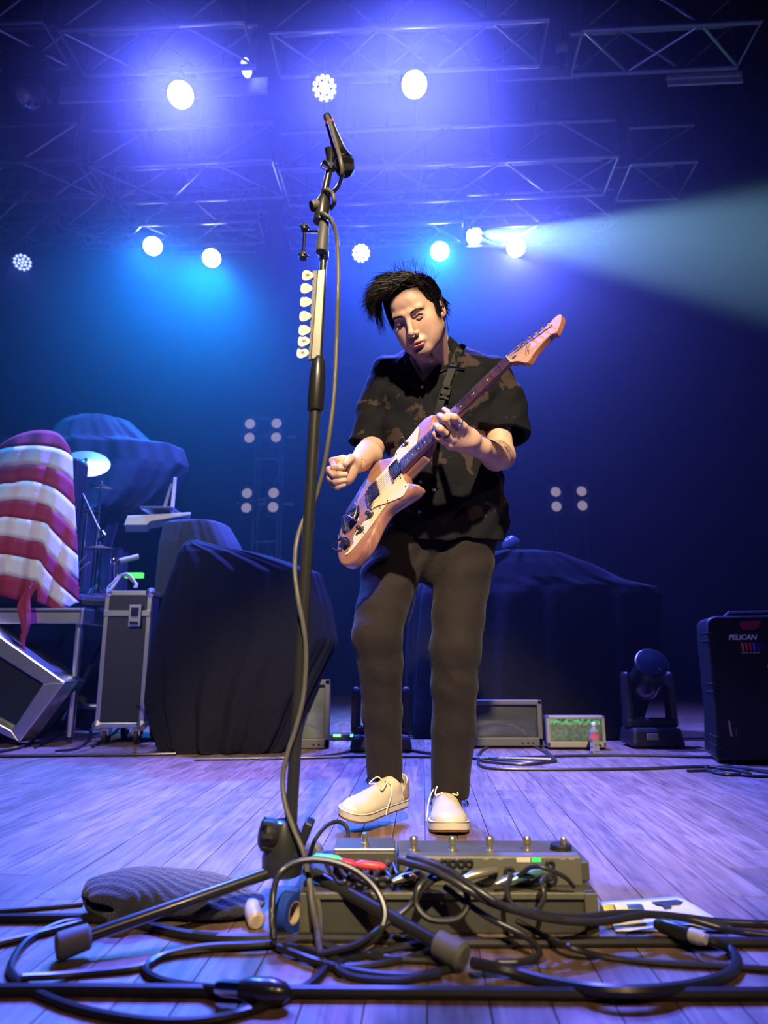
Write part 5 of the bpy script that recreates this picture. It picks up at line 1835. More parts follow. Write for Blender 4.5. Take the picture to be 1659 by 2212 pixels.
cf.clip(lambda X, Y, Z: face_cut(X, Y, Z))
Vc, Fc = cf.mesh()
hair = mesh_object('hair', [(head_w(Vc), Fc)], M_hair, person)
hrnd = random.Random(11)
hm_ = MB()
ec, er_ = Vector((0.0, 0.016, 0.042)), Vector((0.079, 0.097, 0.087))


def push(p, lift):
    q = p - ec
    k = math.sqrt((q.x / er_.x) ** 2 + (q.y / er_.y) ** 2 + (q.z / er_.z) ** 2)
    m = 1 + lift / 0.085
    if k < m:
        q = q * (m / k)
    return ec + q


def lock(root, dirs, length, lift, r, sag, n=9, curl=0.0):
    p = push(Vector(root), lift * 0.3)
    d = Vector(dirs).normalized()
    pts = [p]
    for i in range(n):
        t = i / n
        d = (d + Vector((0, 0, -1)) * sag * (0.3 + t) + Vector((hrnd.uniform(-1, 1), hrnd.uniform(-1, 1), hrnd.uniform(-1, 1))) * 0.07 + Vector((0.0, curl * t, 0))).normalized()
        p = push(p + d * (length / n), lift * min(1, 0.35 + 1.6 * t) * (1.0 if t < 0.7 else 1.0))
        pts.append(p)
    rs = [r * (0.55 + 0.45 * math.sin(math.pi * min(1, 0.15 + 0.8 * k / n))) * (1 - 0.85 * max(0, k / n - 0.55) / 0.45) for k in range(n + 1)]
    hm_.tube([head_w(tuple(q)) for q in pts], [max(q, 0.0003) * HS for q in rs], 5, flat=0.5)


def scalp_pt(az, el):
    # az 0 = front, + = his left (viewer's right); el from horizontal
    return ec + Vector((er_.x * math.sin(az) * math.cos(el), -er_.y * math.cos(az) * math.cos(el), er_.z * math.sin(el)))


# top: combed from a parting on his left across to his right, lifted off the brow
for i in range(1500):
    az = hrnd.uniform(-1.9, 1.25); el = hrnd.uniform(0.55, 1.53)
    root = scalp_pt(az, el)
    hl = 0.078 - 0.35 * max(0.0, abs(root.x - 0.012) - 0.03)
    if root.y < -0.02 and root.z < hl:
        continue
    if root.x > 0.055:
        continue
    front = max(0.0, min(1.0, (-root.y + 0.02) / 0.09))
    lift = hrnd.uniform(0.003, 0.012 + 0.018 * front)
    lock(root, (-1.0, -0.10 - 0.45 * front * hrnd.random(), 0.25 + 0.3 * hrnd.random()), hrnd.uniform(0.05, 0.10), lift, hrnd.uniform(0.0012, 0.0026), hrnd.uniform(0.04, 0.16))
for i in range(330):   # hairline locks swept up and over to his right
    t = hrnd.random()
    x = -0.050 + 0.105 * t
    root = Vector((x, -0.060 + 0.9 * max(0, abs(x - 0.01) - 0.02), 0.084 - 0.5 * max(0.0, abs(x - 0.012) - 0.028) + hrnd.uniform(-0.003, 0.012)))
    lock(root, (-0.95, -0.18 - 0.2 * hrnd.random(), 0.55), hrnd.uniform(0.06, 0.105), hrnd.uniform(0.010, 0.030), hrnd.uniform(0.0010, 0.0022), hrnd.uniform(0.10, 0.24))
for i in range(260):   # long fringe on his right side hanging to the cheekbone
    root = scalp_pt(hrnd.uniform(-1.45, -0.45), hrnd.uniform(0.55, 1.05))
    if root.y < -0.06 and root.z < 0.080:
        continue
    lock(root, (-0.85, -0.50, 0.20), hrnd.uniform(0.080, 0.130), hrnd.uniform(0.014, 0.030), hrnd.uniform(0.0010, 0.0022), hrnd.uniform(0.24, 0.42), curl=hrnd.uniform(-0.05, 0.12))
for i in range(240):   # temple on his right, hanging down beside the eye
    root = scalp_pt(hrnd.uniform(-1.75, -0.95), hrnd.uniform(0.05, 0.75))
    lock(root, (-0.25, -0.12, -1.0), hrnd.uniform(0.045, 0.085), hrnd.uniform(0.004, 0.016), hrnd.uniform(0.0010, 0.0020), 0.25)
for i in range(130):   # wisps hanging from the end of the fringe
    root = scalp_pt(hrnd.uniform(-1.5, -0.8), hrnd.uniform(0.5, 0.9))
    lock(root, (-0.8, -0.30, -0.05), hrnd.uniform(0.10, 0.15), hrnd.uniform(0.018, 0.036), hrnd.uniform(0.0006, 0.0014), hrnd.uniform(0.45, 0.65), 11, curl=hrnd.uniform(0.0, 0.25))
for i in range(900):   # sides and back combed down and backwards
    az = hrnd.choice((hrnd.uniform(0.70, 3.1), hrnd.uniform(-3.1, -1.25))); el = hrnd.uniform(-0.45, 1.25)
    root = scalp_pt(az, el)
    if root.y < 0.03 and root.z < 0.020:
        continue
    if root.y < -0.030 and root.z < 0.048 + (-0.03 - root.y) * 0.8:
        continue
    lock(root, (0.05 * (1 if az > 0 else -1), 0.62, -0.85), hrnd.uniform(0.028, 0.060), hrnd.uniform(0.003, 0.010), hrnd.uniform(0.0011, 0.0023), hrnd.uniform(0.1, 0.3))
for i in range(110):    # sideburn in front of the ear
    for s in (1, -1):
        root = Vector((s * 0.073, hrnd.uniform(-0.026, 0.000), hrnd.uniform(-0.012, 0.04)))
        lock(root, (0.0, 0.05, -1), hrnd.uniform(0.018, 0.034), 0.002, 0.0011, 0.3, 5)
for i in range(70):    # hair curling out behind the ear
    root = scalp_pt(hrnd.uniform(1.75, 2.5), hrnd.uniform(-0.6, -0.1))
    lock(root, (0.5, 0.35, -0.8), hrnd.uniform(0.03, 0.05), hrnd.uniform(0.008, 0.016), 0.0014, 0.1, 7, curl=0.2)
for i in range(120):    # stray ends
    root = scalp_pt(hrnd.uniform(-2.6, 2.6), hrnd.uniform(0.3, 1.5))
    if root.y < -0.05 and root.z < 0.09:
        continue
    lock(root, (hrnd.uniform(-1, 0.5), hrnd.uniform(-0.6, 0.6), hrnd.uniform(0.2, 1)), hrnd.uniform(0.03, 0.06), 0.034, 0.0005, 0.15, 7)
lk = hm_.build('hair_locks', M_hair, hair)
tag(lk, kind='stuff')
# eyebrows and lashes
for s in (-1, 1):
    eb = MB()
    for i in range(70):
        t = hrnd.random()
        x = 0.012 + 0.036 * t
        b0 = Vector((s * x, -0.099 + 0.30 * max(0, x - 0.024) , 0.0135 + 0.006 * math.sin(math.pi * min(1, t * 0.9)) + hrnd.uniform(-0.0026, 0.0026)))
        b1 = b0 + Vector((s * 0.0085, 0.0022 + 0.002 * t, 0.0032 - 0.005 * t))
        eb.tube([head_w(tuple(b0)), head_w(tuple((b0 + b1) / 2 + Vector((0, -0.0006, 0)))), head_w(tuple(b1))], [0.0005, 0.0006, 0.0002], 4)
    eb.build('eyebrow', M_hair, person)
    ls = MB()
    ls.tube([head_w(q) for q in ((s * 0.0175, -0.0848, -0.0068), (s * 0.025, -0.0880, -0.0094), (s * 0.0315, -0.0886, -0.0104), (s * 0.039, -0.0856, -0.0094), (s * 0.0465, -0.0792, -0.0068))], [0.0005, 0.0011, 0.0013, 0.0012, 0.0006], 5)
    ls.build('eyelashes', M_hair, person)
# in-ear monitor
iem = MB().lathe([(0.009, 0.0), (0.010, 0.004), (0.007, 0.009), (0.0, 0.010)], head_w((0.080, 0.008, -0.002)), HM @ np.array((1, -0.15, 0)), 12).build('in_ear_monitor', M_black, person)
MB().tube(bez([head_w(q) for q in ((0.088, 0.006, 0.004), (0.090, 0.012, 0.026), (0.084, 0.032, 0.030), (0.078, 0.046, -0.01), (0.06, 0.06, -0.09))], 5), 0.0011, 5).build('monitor_wire', M_black, iem)

# ---------------- shirt
SF = Field((-0.20, 2.00, 0.78), (0.62, 2.62, 1.76), 0.0055)
SF.loft(TOR, k=0, power=2.3)
r_hem, l_hem = pw(792, 964, 2.35), pw(1092, 944, 2.32)
SF.cone(pw(838, 812, 2.36), pw(815, 880, 2.36), 0.066, 0.070, k=0.03)
SF.cone(pw(815, 880, 2.36), r_hem, 0.070, 0.066, k=0.02)
SF.cone(pw(1066, 808, 2.36), pw(1088, 870, 2.35), 0.066, 0.076, k=0.03)
SF.cone(pw(1088, 870, 2.35), l_hem, 0.076, 0.090, k=0.02)


def wrinkle(X, Y, Z):
    w = 0.0032 * np.sin(26 * X + 34 * Z + 2.2 * np.sin(9 * Z + 5 * X))
    w = w + 0.0022 * np.sin(70 * X - 38 * Z + 2.5 * np.sin(16 * Z) + 12 * Y)
    w = w + 0.0045 * np.sin(34 * X + 3.0 * np.sin(7 * Z) + 8 * Y) * np.clip((1.10 - Z) * 4, 0, 1)
    return w


SF.warp(wrinkle)
# open hems
d1 = np.array(r_hem) - pw(815, 880, 2.36); d1 /= np.linalg.norm(d1)
d2 = np.array(l_hem) - pw(1088, 870, 2.35); d2 /= np.linalg.norm(d2)
for hem, dd, rr in ((np.array(r_hem), d1, 0.066), (np.array(l_hem), d2, 0.088)):
    SF.apply(hem - 0.13, hem + 0.16, lambda X, Y, Z: np.maximum(-((X - hem[0]) * dd[0] + (Y - hem[1]) * dd[1] + (Z - hem[2]) * dd[2]),
             np.sqrt((X - hem[0]) ** 2 + (Y - hem[1]) ** 2 + (Z - hem[2]) ** 2) - 0.14), 0.0, 'sub')
    SF.cone(hem - dd * 0.05, hem + dd * 0.08, rr - 0.020, rr - 0.012, k=0.004, mode='sub')
# open neck
tri = [at(876, 742, 2.22), at(990, 724, 2.22), at(913, 824, 2.22)]


def neck_open(X, Y, Z):
    d = None
    for i in range(3):
        a, b = tri[i], tri[(i + 1) % 3]
        ex, ez = b.x - a.x, b.z - a.z
        l = math.hypot(ex, ez)
        h = ((X - a.x) * ez - (Z - a.z) * ex) / l
        c = tri[(i + 2) % 3]
        if ((c.x - a.x) * ez - (c.z - a.z) * ex) > 0:
            h = -h
        d = h if d is None else np.maximum(d, h)
    return np.maximum(d, Y - 2.36)


SF.apply((-0.1, 2.0, 1.3), (0.5, 2.6, 1.8), neck_open, 0.004, 'sub')
nb_ = pw(938, 785, 2.345)
SF.cone(nb_ - np.array((0, 0, 0.02)), nb_ + np.array((0, -0.02, 0.2)), 0.068, 0.085, k=0.006, mode='sub')
# loose open bottom with split front
SF.loft([(r[0] - (0.03 if i == 0 else 0), r[1], r[2], r[3] - 0.008, r[4] - 0.008) for i, r in enumerate(TOR[:2])], k=0.002, mode='sub')
sp = at(893, 1176, 2.2)
SF.apply((sp.x - 0.03, 2.1, sp.z - 0.02), (sp.x + 0.03, 2.3, sp.z + 0.06), lambda X, Y, Z: np.maximum(np.abs(X - sp.x) - 0.012 * np.clip((sp.z + 0.05 - Z) * 22, 0, 2), Y - 2.30) + 0 * Z, 0.002, 'sub')
Vs_, Fs_ = SF.mesh()


def shirt_material():
    m = bpy.data.materials.new('black_shirt_cloth_with_brown_print')
    m.use_nodes = True
    nt = m.node_tree
    b = nt.nodes['Principled BSDF']
    tc = nt.nodes.new('ShaderNodeTexCoord')
    mp = nt.nodes.new('ShaderNodeMapping'); mp.inputs['Scale'].default_value = (1, 0.6, 1)
    nt.links.new(tc.outputs['Object'], mp.inputs[0])
    n = nt.nodes.new('ShaderNodeTexNoise'); n.inputs['Scale'].default_value = 10.5; n.inputs['Detail'].default_value = 4; n.inputs['Distortion'].default_value = 0.5
    nt.links.new(mp.outputs[0], n.inputs['Vector'])
    n2 = nt.nodes.new('ShaderNodeTexNoise'); n2.inputs['Scale'].default_value = 60; n2.inputs['Detail'].default_value = 2
    nt.links.new(mp.outputs[0], n2.inputs['Vector'])
    ad = nt.nodes.new('ShaderNodeMath'); ad.operation = 'MULTIPLY_ADD'; ad.inputs[1].default_value = 0.09
    nt.links.new(n2.outputs['Fac'], ad.inputs[0]); nt.links.new(n.outputs['Fac'], ad.inputs[2])
    c = ramp(nt, ad.outputs[0], [(0.61, (0.0065, 0.007, 0.0095)), (0.63, (0.042, 0.030, 0.026)), (0.73, (0.046, 0.033, 0.028)), (0.75, (0.009, 0.009, 0.010))])
    nt.links.new(c, b.inputs['Base Color'])
    b.inputs['Roughness'].default_value = 0.85
    b.inputs['Specular IOR Level'].default_value = 0.15
    w = nt.nodes.new('ShaderNodeTexNoise'); w.inputs['Scale'].default_value = 28; w.inputs['Detail'].default_value = 6
    nt.links.new(tc.outputs['Object'], w.inputs['Vector'])
    bp = nt.nodes.new('ShaderNodeBump'); bp.inputs['Strength'].default_value = 0.35; bp.inputs['Distance'].default_value = 0.012
    nt.links.new(w.outputs['Fac'], bp.inputs['Height']); nt.links.new(bp.outputs[0], b.inputs['Normal'])
    return m


M_shirt = shirt_material()
shirt = mesh_object('shirt', [(Vs_, Fs_)], M_shirt, person)
shirt_bvh = bvh_of(Vs_, Fs_)


def patch(px_poly, lift, name, m, parent, n=7, thick=0.0025, puff=0.0):
    """a cloth flap laid over the shirt: px_poly is 4 corners (a, b, c, d), bilinear"""
    a, b, c, d = px_poly
    rows = []
    for j in range(n + 1):
        v = j / n
        r_ = []
        for i in range(n + 1):
            u = i / n
            x = (a[0] * (1 - u) + b[0] * u) * (1 - v) + (d[0] * (1 - u) + c[0] * u) * v
            y = (a[1] * (1 - u) + b[1] * u) * (1 - v) + (d[1] * (1 - u) + c[1] * u) * v
            lf_ = lift[0] * (1 - v) + lift[1] * v if isinstance(lift, tuple) else lift
            r_.append(surf_on(shirt_bvh, x, y, lf_ + puff * math.sin(math.pi * u) * math.sin(math.pi * v), 2.27))
        rows.append(r_)
    # smooth the depth so the flap hangs like cloth
    for _ in range(6):
        new = [[p.copy() for p in r_] for r_ in rows]
        for j in range(n + 1):
            for i in range(n + 1):
                q = [rows[jj][ii] for jj, ii in ((j - 1, i), (j + 1, i), (j, i - 1), (j, i + 1)) if 0 <= jj <= n and 0 <= ii <= n]
                y_m = sum(p.y for p in q) / len(q)
                p = rows[j][i]
                yy = p.y * 0.4 + y_m * 0.6
                o = Vector((0, 0, CAM_H))
                dd = (p - o)
                new[j][i] = o + dd * (yy / dd.y)
        rows = new
    return MB().grid(rows).build(name, m, parent, thick=thick)


patch([(972, 726), (1001, 754), (990, 792), (946, 770)], 0.010, 'collar', M_shirt, shirt)
patch([(946, 770), (990, 788), (956, 802), (913, 826)], 0.008, 'lapel', M_shirt, shirt)
patch([(886, 752), (858, 778), (884, 800), (904, 772)], 0.010, 'collar', M_shirt, shirt)
patch([(904, 772), (882, 796), (898, 815), (912, 826)], 0.008, 'lapel', M_shirt, shirt)
patch([(906, 824), (924, 824), (916, 1172), (899, 1172)], 0.004, 'placket', M_shirt, shirt, n=14)
patch([(984, 1098), (1000, 1097), (1001, 1122), (985, 1123)], 0.003, 'pocket_flap', M_shirt, shirt, n=3)
M_button = mat('pearl_button', (0.55, 0.50, 0.42), 0.25, coat=0.4)
for x, y in ((912, 836), (908, 1041), (906, 1106), (937, 1058)):
    p = surf_on(shirt_bvh, x, y, 0.006)
    MB().lathe([(0.0055, 0), (0.006, 0.001), (0.0055, 0.002), (0.003, 0.0014), (0, 0.0014)], p, (Vector((0, 0, 0.9)) - p), 14).build('button', M_button, shirt)

# ---------------- guitar strap over the shirt (belongs to the guitar)
M_web = mat('black_nylon_webbing', (0.009, 0.009, 0.010), 0.7, bump=0.25, bscale=600)
sl_ = [(940, 905), (948, 880), (958, 850), (967, 822), (976, 796), (984, 772), (994, 752), (1003, 742)]
L_, R_2 = [], []
for x, y in sl_:
    hw = 9.5
    L_.append(surf_on(shirt_bvh, x - hw, y - 3, 0.010, 2.24)); R_2.append(surf_on(shirt_bvh, x + hw, y + 3, 0.010, 2.24))
hb_ = gw(*gloc(*c6(905, 222)), -0.010)
L_[0] = hb_ + (L_[1] - R_2[1]) * 0.45; R_2[0] = hb_ - (L_[1] - R_2[1]) * 0.45
strap = MB().grid([L_, R_2]).build('strap', M_web, guitar, thick=0.003, sub=1)
p0, p1 = surf_on(shirt_bvh, 964, 792, 0.013), surf_on(shirt_bvh, 1004, 797, 0.013)
MB().tube([p0, p1], 0.0045, 8).build('strap_slider', M_chrome, strap)
bc = surf_on(shirt_bvh, 962, 848, 0.014)
bd = (surf_on(shirt_bvh, 967, 822, 0.014) - surf_on(shirt_bvh, 955, 870, 0.014)).normalized()
bn = (Vector((0, 0, 0.6)) - bc).normalized(); bs = bd.cross(bn).normalized(); bn = bs.cross(bd)
BR = Matrix((bs, bd, bn)).transposed()
bk = MB().box(bc, (0.034, 0.022, 0.010), BR).box(bc + bd * 0.022, (0.034, 0.010, 0.010), BR).box(bc - bd * 0.022, (0.034, 0.010, 0.010), BR)
bk.box(bc + bd * 0.012 + bs * 0.011, (0.008, 0.02, 0.007), BR).box(bc + bd * 0.012 - bs * 0.011, (0.008, 0.02, 0.007), BR)
bk.box(bc - bd * 0.012, (0.018, 0.02, 0.007), BR).build('strap_buckle', mat('matt_black_buckle', (0.006, 0.006, 0.007), 0.6, spec=0.2), strap, smooth=False, bevel=0.0015)

# ---------------- trousers
JF = Field((-0.16, 1.98, 0.06), (0.52, 2.56, 1.02), 0.0055)
RL = [(872, 1165, 2.35, 0.110), (846, 1235, 2.31, 0.098), (822, 1330, 2.215, 0.081), (814, 1375, 2.18, 0.0755), (822, 1440, 2.20, 0.0665), (826, 1540, 2.235, 0.061), (832, 1684, 2.28, 0.0570)]
LL = [(1005, 1165, 2.35, 0.112), (997, 1235, 2.33, 0.102), (990, 1330, 2.28, 0.086), (984, 1405, 2.245, 0.0795), (981, 1480, 2.255, 0.0735), (980, 1570, 2.28, 0.0685), (971, 1733, 2.305, 0.0600)]
for C_ in (RL, LL):
    for i in range(len(C_) - 1):
        a, b = C_[i], C_[i + 1]
        JF.cone(pw(*a[:3]), pw(*b[:3]), a[3], b[3], k=0.02)
JF.ell(pw(945, 1165, 2.36), (0.185, 0.115, 0.11), k=0.03)
JF.cone(pw(925, 1215, 2.34), pw(960, 1180, 2.40), 0.075, 0.09, k=0.03)


def jw(X, Y, Z):
    kn = np.exp(-((Z - 0.50) / 0.10) ** 2)
    an = np.exp(-((Z - 0.16) / 0.12) ** 2)
    hp_ = np.exp(-((Z - 0.80) / 0.10) ** 2)
    w = (0.0020 * kn + 0.0016 * an) * np.sin(62 * Z + 78 * X + 26 * Y + 2.5 * np.sin(24 * X + 10 * Y) + 2.5 * np.sin(17 * Z))
    w = w + 0.0045 * hp_ * np.sin(60 * Z - 55 * X + 2 * np.sin(20 * X))
    return w + 0.0016 * np.sin(40 * X + 18 * Z + 20 * Y)


JF.warp(jw)
for (x, y, Y) in ((832, 1684, 2.28), (971, 1733, 2.305)):
    e = pw(x, y, Y)
    JF.apply(e - 0.09, e + 0.09, lambda X, Y_, Z: np.maximum(Z - e[2], np.abs(X - e[0]) - 0.10) + 0 * Y_, 0.0, 'sub')
    JF.cone(e + np.array((0, 0, 0.05)), e - np.array((0, 0, 0.06)), 0.050, 0.054, k=0.003, mode='sub')
Vj, Fj = JF.mesh()
M_jean = mat('faded_black_denim', (0.0185, 0.0145, 0.0140), 0.85, var=0.35, scale=18, bump=0.25, bscale=60, spec=0.2, sheen=0.05)
jeans = mesh_object('trousers', [(Vj, Fj)], M_jean, person)
jb = bvh_of(Vj, Fj)
# seams and frayed hems
sm_ = MB()
for pts in ([(903, 1262), (888, 1330), (872, 1362)], [(858, 1420), (862, 1500), (863, 1600), (866, 1670)]):
    sm_.tube(bez([surf_on(jb, x, y, 0.0005, 2.25) for x, y in pts], 6), 0.0016, 5)
sm_.build('inseam', M_jean, jeans)
for (x, y, Y) in ((832, 1684, 2.28), (971, 1733, 2.305)):
    e = Vector(pw(x, y, Y))
    fr = MB()
    for i in range(170):
        a = hrnd.uniform(0, 2 * math.pi)
        p = e + Vector((math.cos(a) * 0.0565, math.sin(a) * 0.0565, hrnd.uniform(0.0, 0.006)))
        d = Vector((math.cos(a) * hrnd.uniform(-0.2, 0.8), math.sin(a) * hrnd.uniform(-0.2, 0.8), -1)).normalized()
        L = hrnd.uniform(0.004, 0.016)
        fr.tube([p, p + d * L * 0.5 + Vector((hrnd.uniform(-1, 1), hrnd.uniform(-1, 1), 0)) * 0.003, p + d * L], [0.0007, 0.0006, 0.0003], 4)
    f_ = fr.build('frayed_hem', M_jean, jeans)
    tag(f_, kind='stuff')

# ---------------- shoes (x forward, y sideways, z up), each with its parts
M_canvas = mat('cream_canvas', (0.60, 0.53, 0.36), 0.8, bump=0.15, bscale=500, var=0.06)
M_foxing = mat('cream_rubber_foxing', (0.64, 0.57, 0.40), 0.35, var=0.05)
M_stripe = mat('dark_pinstripe', (0.05, 0.035, 0.04), 0.4)
M_sole = mat('brown_gum_sole', (0.16, 0.06, 0.04), 0.5)
M_lace = mat('cream_lace', (0.75, 0.70, 0.56), 0.7)
M_lining = mat('tan_heel_cloth', (0.26, 0.17, 0.13), 0.8)


def shoe(heel, toe, upv, width=1.0, label=None, side=1):
    heel, toe = Vector(heel), Vector(toe)
    fx = (toe - heel); L = fx.length; fx.normalize()
    fz = Vector(upv); fz = (fz - fx * fz.dot(fx)).normalized()
    fy = fz.cross(fx)
    k = L / 0.29
    M = Matrix((fx, fy * width, fz)).transposed() * k

    def W(p): return heel + M @ Vector(p)
    prof = [(0.0, 0.0), (0.004, 0.020), (0.020, 0.031), (0.06, 0.035), (0.11, 0.037), (0.16, 0.043), (0.20, 0.048), (0.235, 0.047), (0.262, 0.039), (0.280, 0.024), (0.289, 0.008), (0.29, 0.0)]
    def out(g, sh=0.0):
        up_ = [(x + sh * (1 if x > 0.14 else -1) * (0.4), max(0, w) + (g if w > 0 else 0)) for x, w in prof]
        lf2 = [(x - 0.002, -w * (0.96 if x < 0.2 else 1.02)) for x, w in reversed(up_[1:-1])]
        return up_ + lf2

    def slab(z0, z1, g, name, m, curve=True):
        po = smooth_poly(out(g, g), 3)
        rise = lambda x: 0.012 * max(0, (x - 0.20) / 0.09) ** 2 if curve else 0
        n = len(po)
        vs = [W((x, y, z0 + rise(x))) for x, y in po] + [W((x, y, z1 + rise(x) * 0.9)) for x, y in po]
        fs = [tuple(range(n - 1, -1, -1)), tuple(range(n, 2 * n))] + [(i, (i + 1) % n, (i + 1) % n + n, i + n) for i in range(n)]
        return MB().add(vs, fs).build(name, m, parent, bevel=0.0012, seg=1, angle=50)
    parent = bpy.data.objects.new('shoe', None)
    col.objects.link(parent); parent.empty_display_size = 0.03
    parent.parent = person
    parent.location = world_of(person).inverted() @ heel
    slab(0.0, 0.006, 0.0025, 'outsole', M_sole)
    slab(0.006, 0.030, 0.0035, 'midsole', M_foxing)
    slab(0.0255, 0.0285, 0.0042, 'pinstripe', M_stripe)
    f = Field((-0.02, -0.07, 0.02), (0.31, 0.07, 0.14), 0.0026)
    f.cone((0.030, 0, 0.045), (0.030, 0, 0.085), 0.033, 0.030, k=0)
    f.cone((0.060, 0, 0.045), (0.075, 0, 0.080), 0.034, 0.031, k=0.015)
    f.cone((0.075, 0, 0.075), (0.170, 0, 0.052), 0.032, 0.030, k=0.02)
    f.ell((0.205, 0.0, 0.034), (0.078, 0.047, 0.034), k=0.02)
    f.ell((0.12, 0.0, 0.030), (0.11, 0.038, 0.04), k=0.02)
    f.clip(lambda X, Y, Z: 0.028 - Z + 0 * X + 0 * Y)
    f.cone((0.042, 0, 0.078), (0.046, 0, 0.14), 0.029, 0.036, k=0.004, mode='sub')
    V, Fq = f.mesh()
    Vw = np.array([W(p) for p in V])
    mesh_object('upper', [(Vw, Fq)], M_canvas, parent)
    # rubber toe cap: front of the same last, a little larger
    f2 = Field((0.19, -0.07, 0.02), (0.31, 0.07, 0.09), 0.0026)
    f2.ell((0.205, 0.0, 0.034), (0.0795, 0.0485, 0.0345), k=0)
    f2.clip(lambda X, Y, Z: np.maximum(0.027 - Z, 0.243 - X + 3.0 * Y * Y * 2 + (Z - 0.03) * 0.25))
    V2, F2 = f2.mesh()
    mesh_object('toe_cap', [(np.array([W(p) for p in V2]), F2)], M_foxing, parent)
    # heel cloth
    f3 = Field((-0.02, -0.06, 0.02), (0.11, 0.06, 0.12), 0.003)
    f3.cone((0.030, 0, 0.045), (0.030, 0, 0.082), 0.0342, 0.0312, k=0)
    f3.cone((0.030, 0, 0.045), (0.06, 0, 0.05), 0.0342, 0.0346, k=0.01)
    f3.clip(lambda X, Y, Z: np.maximum(0.028 - Z, X - 0.055 + 0 * Y))
    f3.cone((0.042, 0, 0.070), (0.046, 0, 0.14), 0.030, 0.037, k=0.003, mode='sub')
    V3, F3 = f3.mesh()
    mesh_object('heel_counter', [(np.array([W(p) for p in V3]), F3)], M_lining, parent)
    # laces: five bars, a bow with two loops and two ends
    def top(x): return 0.107 - (x - 0.075) * 0.40
    for i in range(5):
        x = 0.100 + i * 0.022
        MB().tube(bez([W((x, -0.022, top(x) - 0.020)), W((x + 0.003, -0.012, top(x) - 0.003)), W((x + 0.006, 0.012, top(x) - 0.003)), W((x + 0.003, 0.022, top(x) - 0.020))], 4), 0.0026 * k, 6).build('lace', M_lace, parent)
    x = 0.108
    for s in (-1, 1):
        MB().tube(bez([W((x, 0, top(x) + 0.003)), W((x + 0.01, s * 0.022, top(x) + 0.014)), W((x + 0.036, s * 0.030, top(x) - 0.006)), W((x + 0.030, s * 0.016, top(x) - 0.004)), W((x + 0.004, 0, top(x) + 0.002))], 6), 0.0024 * k, 6).build('lace_loop', M_lace, parent)
    MB().tube(bez([W((x, 0, top(x) + 0.003)), W((x - 0.004, side * 0.030, top(x) + 0.004)), W((x + 0.01, side * 0.046, 0.065)), W((x + 0.03, side * 0.052, 0.03)), W((x + 0.035, side * 0.055, 0.012))], 6), 0.0024 * k, 6).build('lace_end', M_lace, parent)
    for i in range(5):
        xx = 0.100 + i * 0.022
        for s in (-1, 1):
            MB().lathe([(0.003, -0.001), (0.0034, 0.001), (0.002, 0.0016), (0, 0.001)], W((xx, s * 0.0225, top(xx) - 0.0195)), M @ Vector((0, s, 0.7)), 8, cap=False).build('eyelet', M_stripe, parent)
    return parent


l_toe = on_floor(972, 1808, 0.0)
sl = shoe((l_toe.x + 0.006, l_toe.y + 0.285, 0.0), (l_toe.x + 0.004, l_toe.y, 0.0), (0, 0, 1), 1.18, side=-1)
sr = shoe(at(872, 1735, 2.285), at(736, 1775, 2.115), (0.10, -0.18, 1), 1.12, side=1)
# rings
for (x, y, Y), c, m in (((989, 917, 1.862), 0, M_chrome), ((962, 936, 1.880), 2, M_black)):
    a, b = Vector(pw(*mcp[c])), Vector(pw(*pip[c]))
    p = a.lerp(b, 0.52)
    MB().lathe([(0.0122, -0.003), (0.0136, -0.003), (0.0136, 0.003), (0.0122, 0.003)], p, (b - a), 20, cap=False).build('finger_ring', m, person)
# ================================================================ microphone stand
SY = 1.47
P_hub = at(612, 1838, SY)
P0, P1, P2 = at(627, 1800, SY), at(681, 884, SY), at(699, 556, SY)
ms = thing('microphone_stand', 'black tripod microphone stand with boom clutch and rubber feet', 'stand', (P_hub.x, SY, 0))
MB().tube([P0, P1], 0.0128, 20).build('lower_tube', M_blackmetal, ms)
g0, g1 = at(681.5, 884, SY), at(688, 776, SY)
gd = (g1 - g0)
MB().lathe([(0.0128, -0.006), (0.0175, -0.004), (0.0185, 0.0), (0.0188, gd.length * 0.6), (0.0165, gd.length * 0.95), (0.0135, gd.length), (0.008, gd.length + 0.02)], g0, gd, 24).build('height_grip', mat('satin_black_grip', (0.03, 0.03, 0.03), 0.3, 0.6), ms)
MB().tube([at(688, 780, SY), P2], 0.0088, 16).build('upper_tube', M_blackmetal, ms)
# boom clutch and short boom
b0, b1, b2 = at(699, 556, SY), at(697, 470, SY), at(701, 415, SY)
b3 = at(715, 352, SY)
MB().tube([b0 - (b1 - b0) * 0.1, b0, b0 + (b1 - b0) * 0.15, b0 + (b1 - b0) * 0.3], [0.010, 0.0125, 0.0125, 0.010], 16).build('collar', M_chrome, ms)
cl0, cl1 = at(694, 548, SY - 0.015), at(701, 478, SY - 0.01)
MB().lathe([(0.006, 0.0), (0.0135, 0.004), (0.0150, 0.012), (0.0130, 0.05), (0.0125, (cl1 - cl0).length - 0.006), (0.008, (cl1 - cl0).length)], cl0, (cl1 - cl0), 20).build('clutch_lever', mat('grey_rubber_grip', (0.07, 0.07, 0.065), 0.55), ms)
MB().tube([b0, b1, b2, b3], [0.0105, 0.0105, 0.0095, 0.0085], 16).build('boom_tube', M_blackmetal, ms)
MB().tube([at(692, 480, SY), at(698, 440, SY), at(702, 425, SY)], [0.018, 0.019, 0.013], 16).build('boom_joint', M_blackmetal, ms)
kn0, kn1 = at(704, 440, SY), at(681, 444, SY - 0.01)
kb_ = MB().bar(kn0, kn1, 0.005, 8).build('knob_stem', M_chrome, ms)
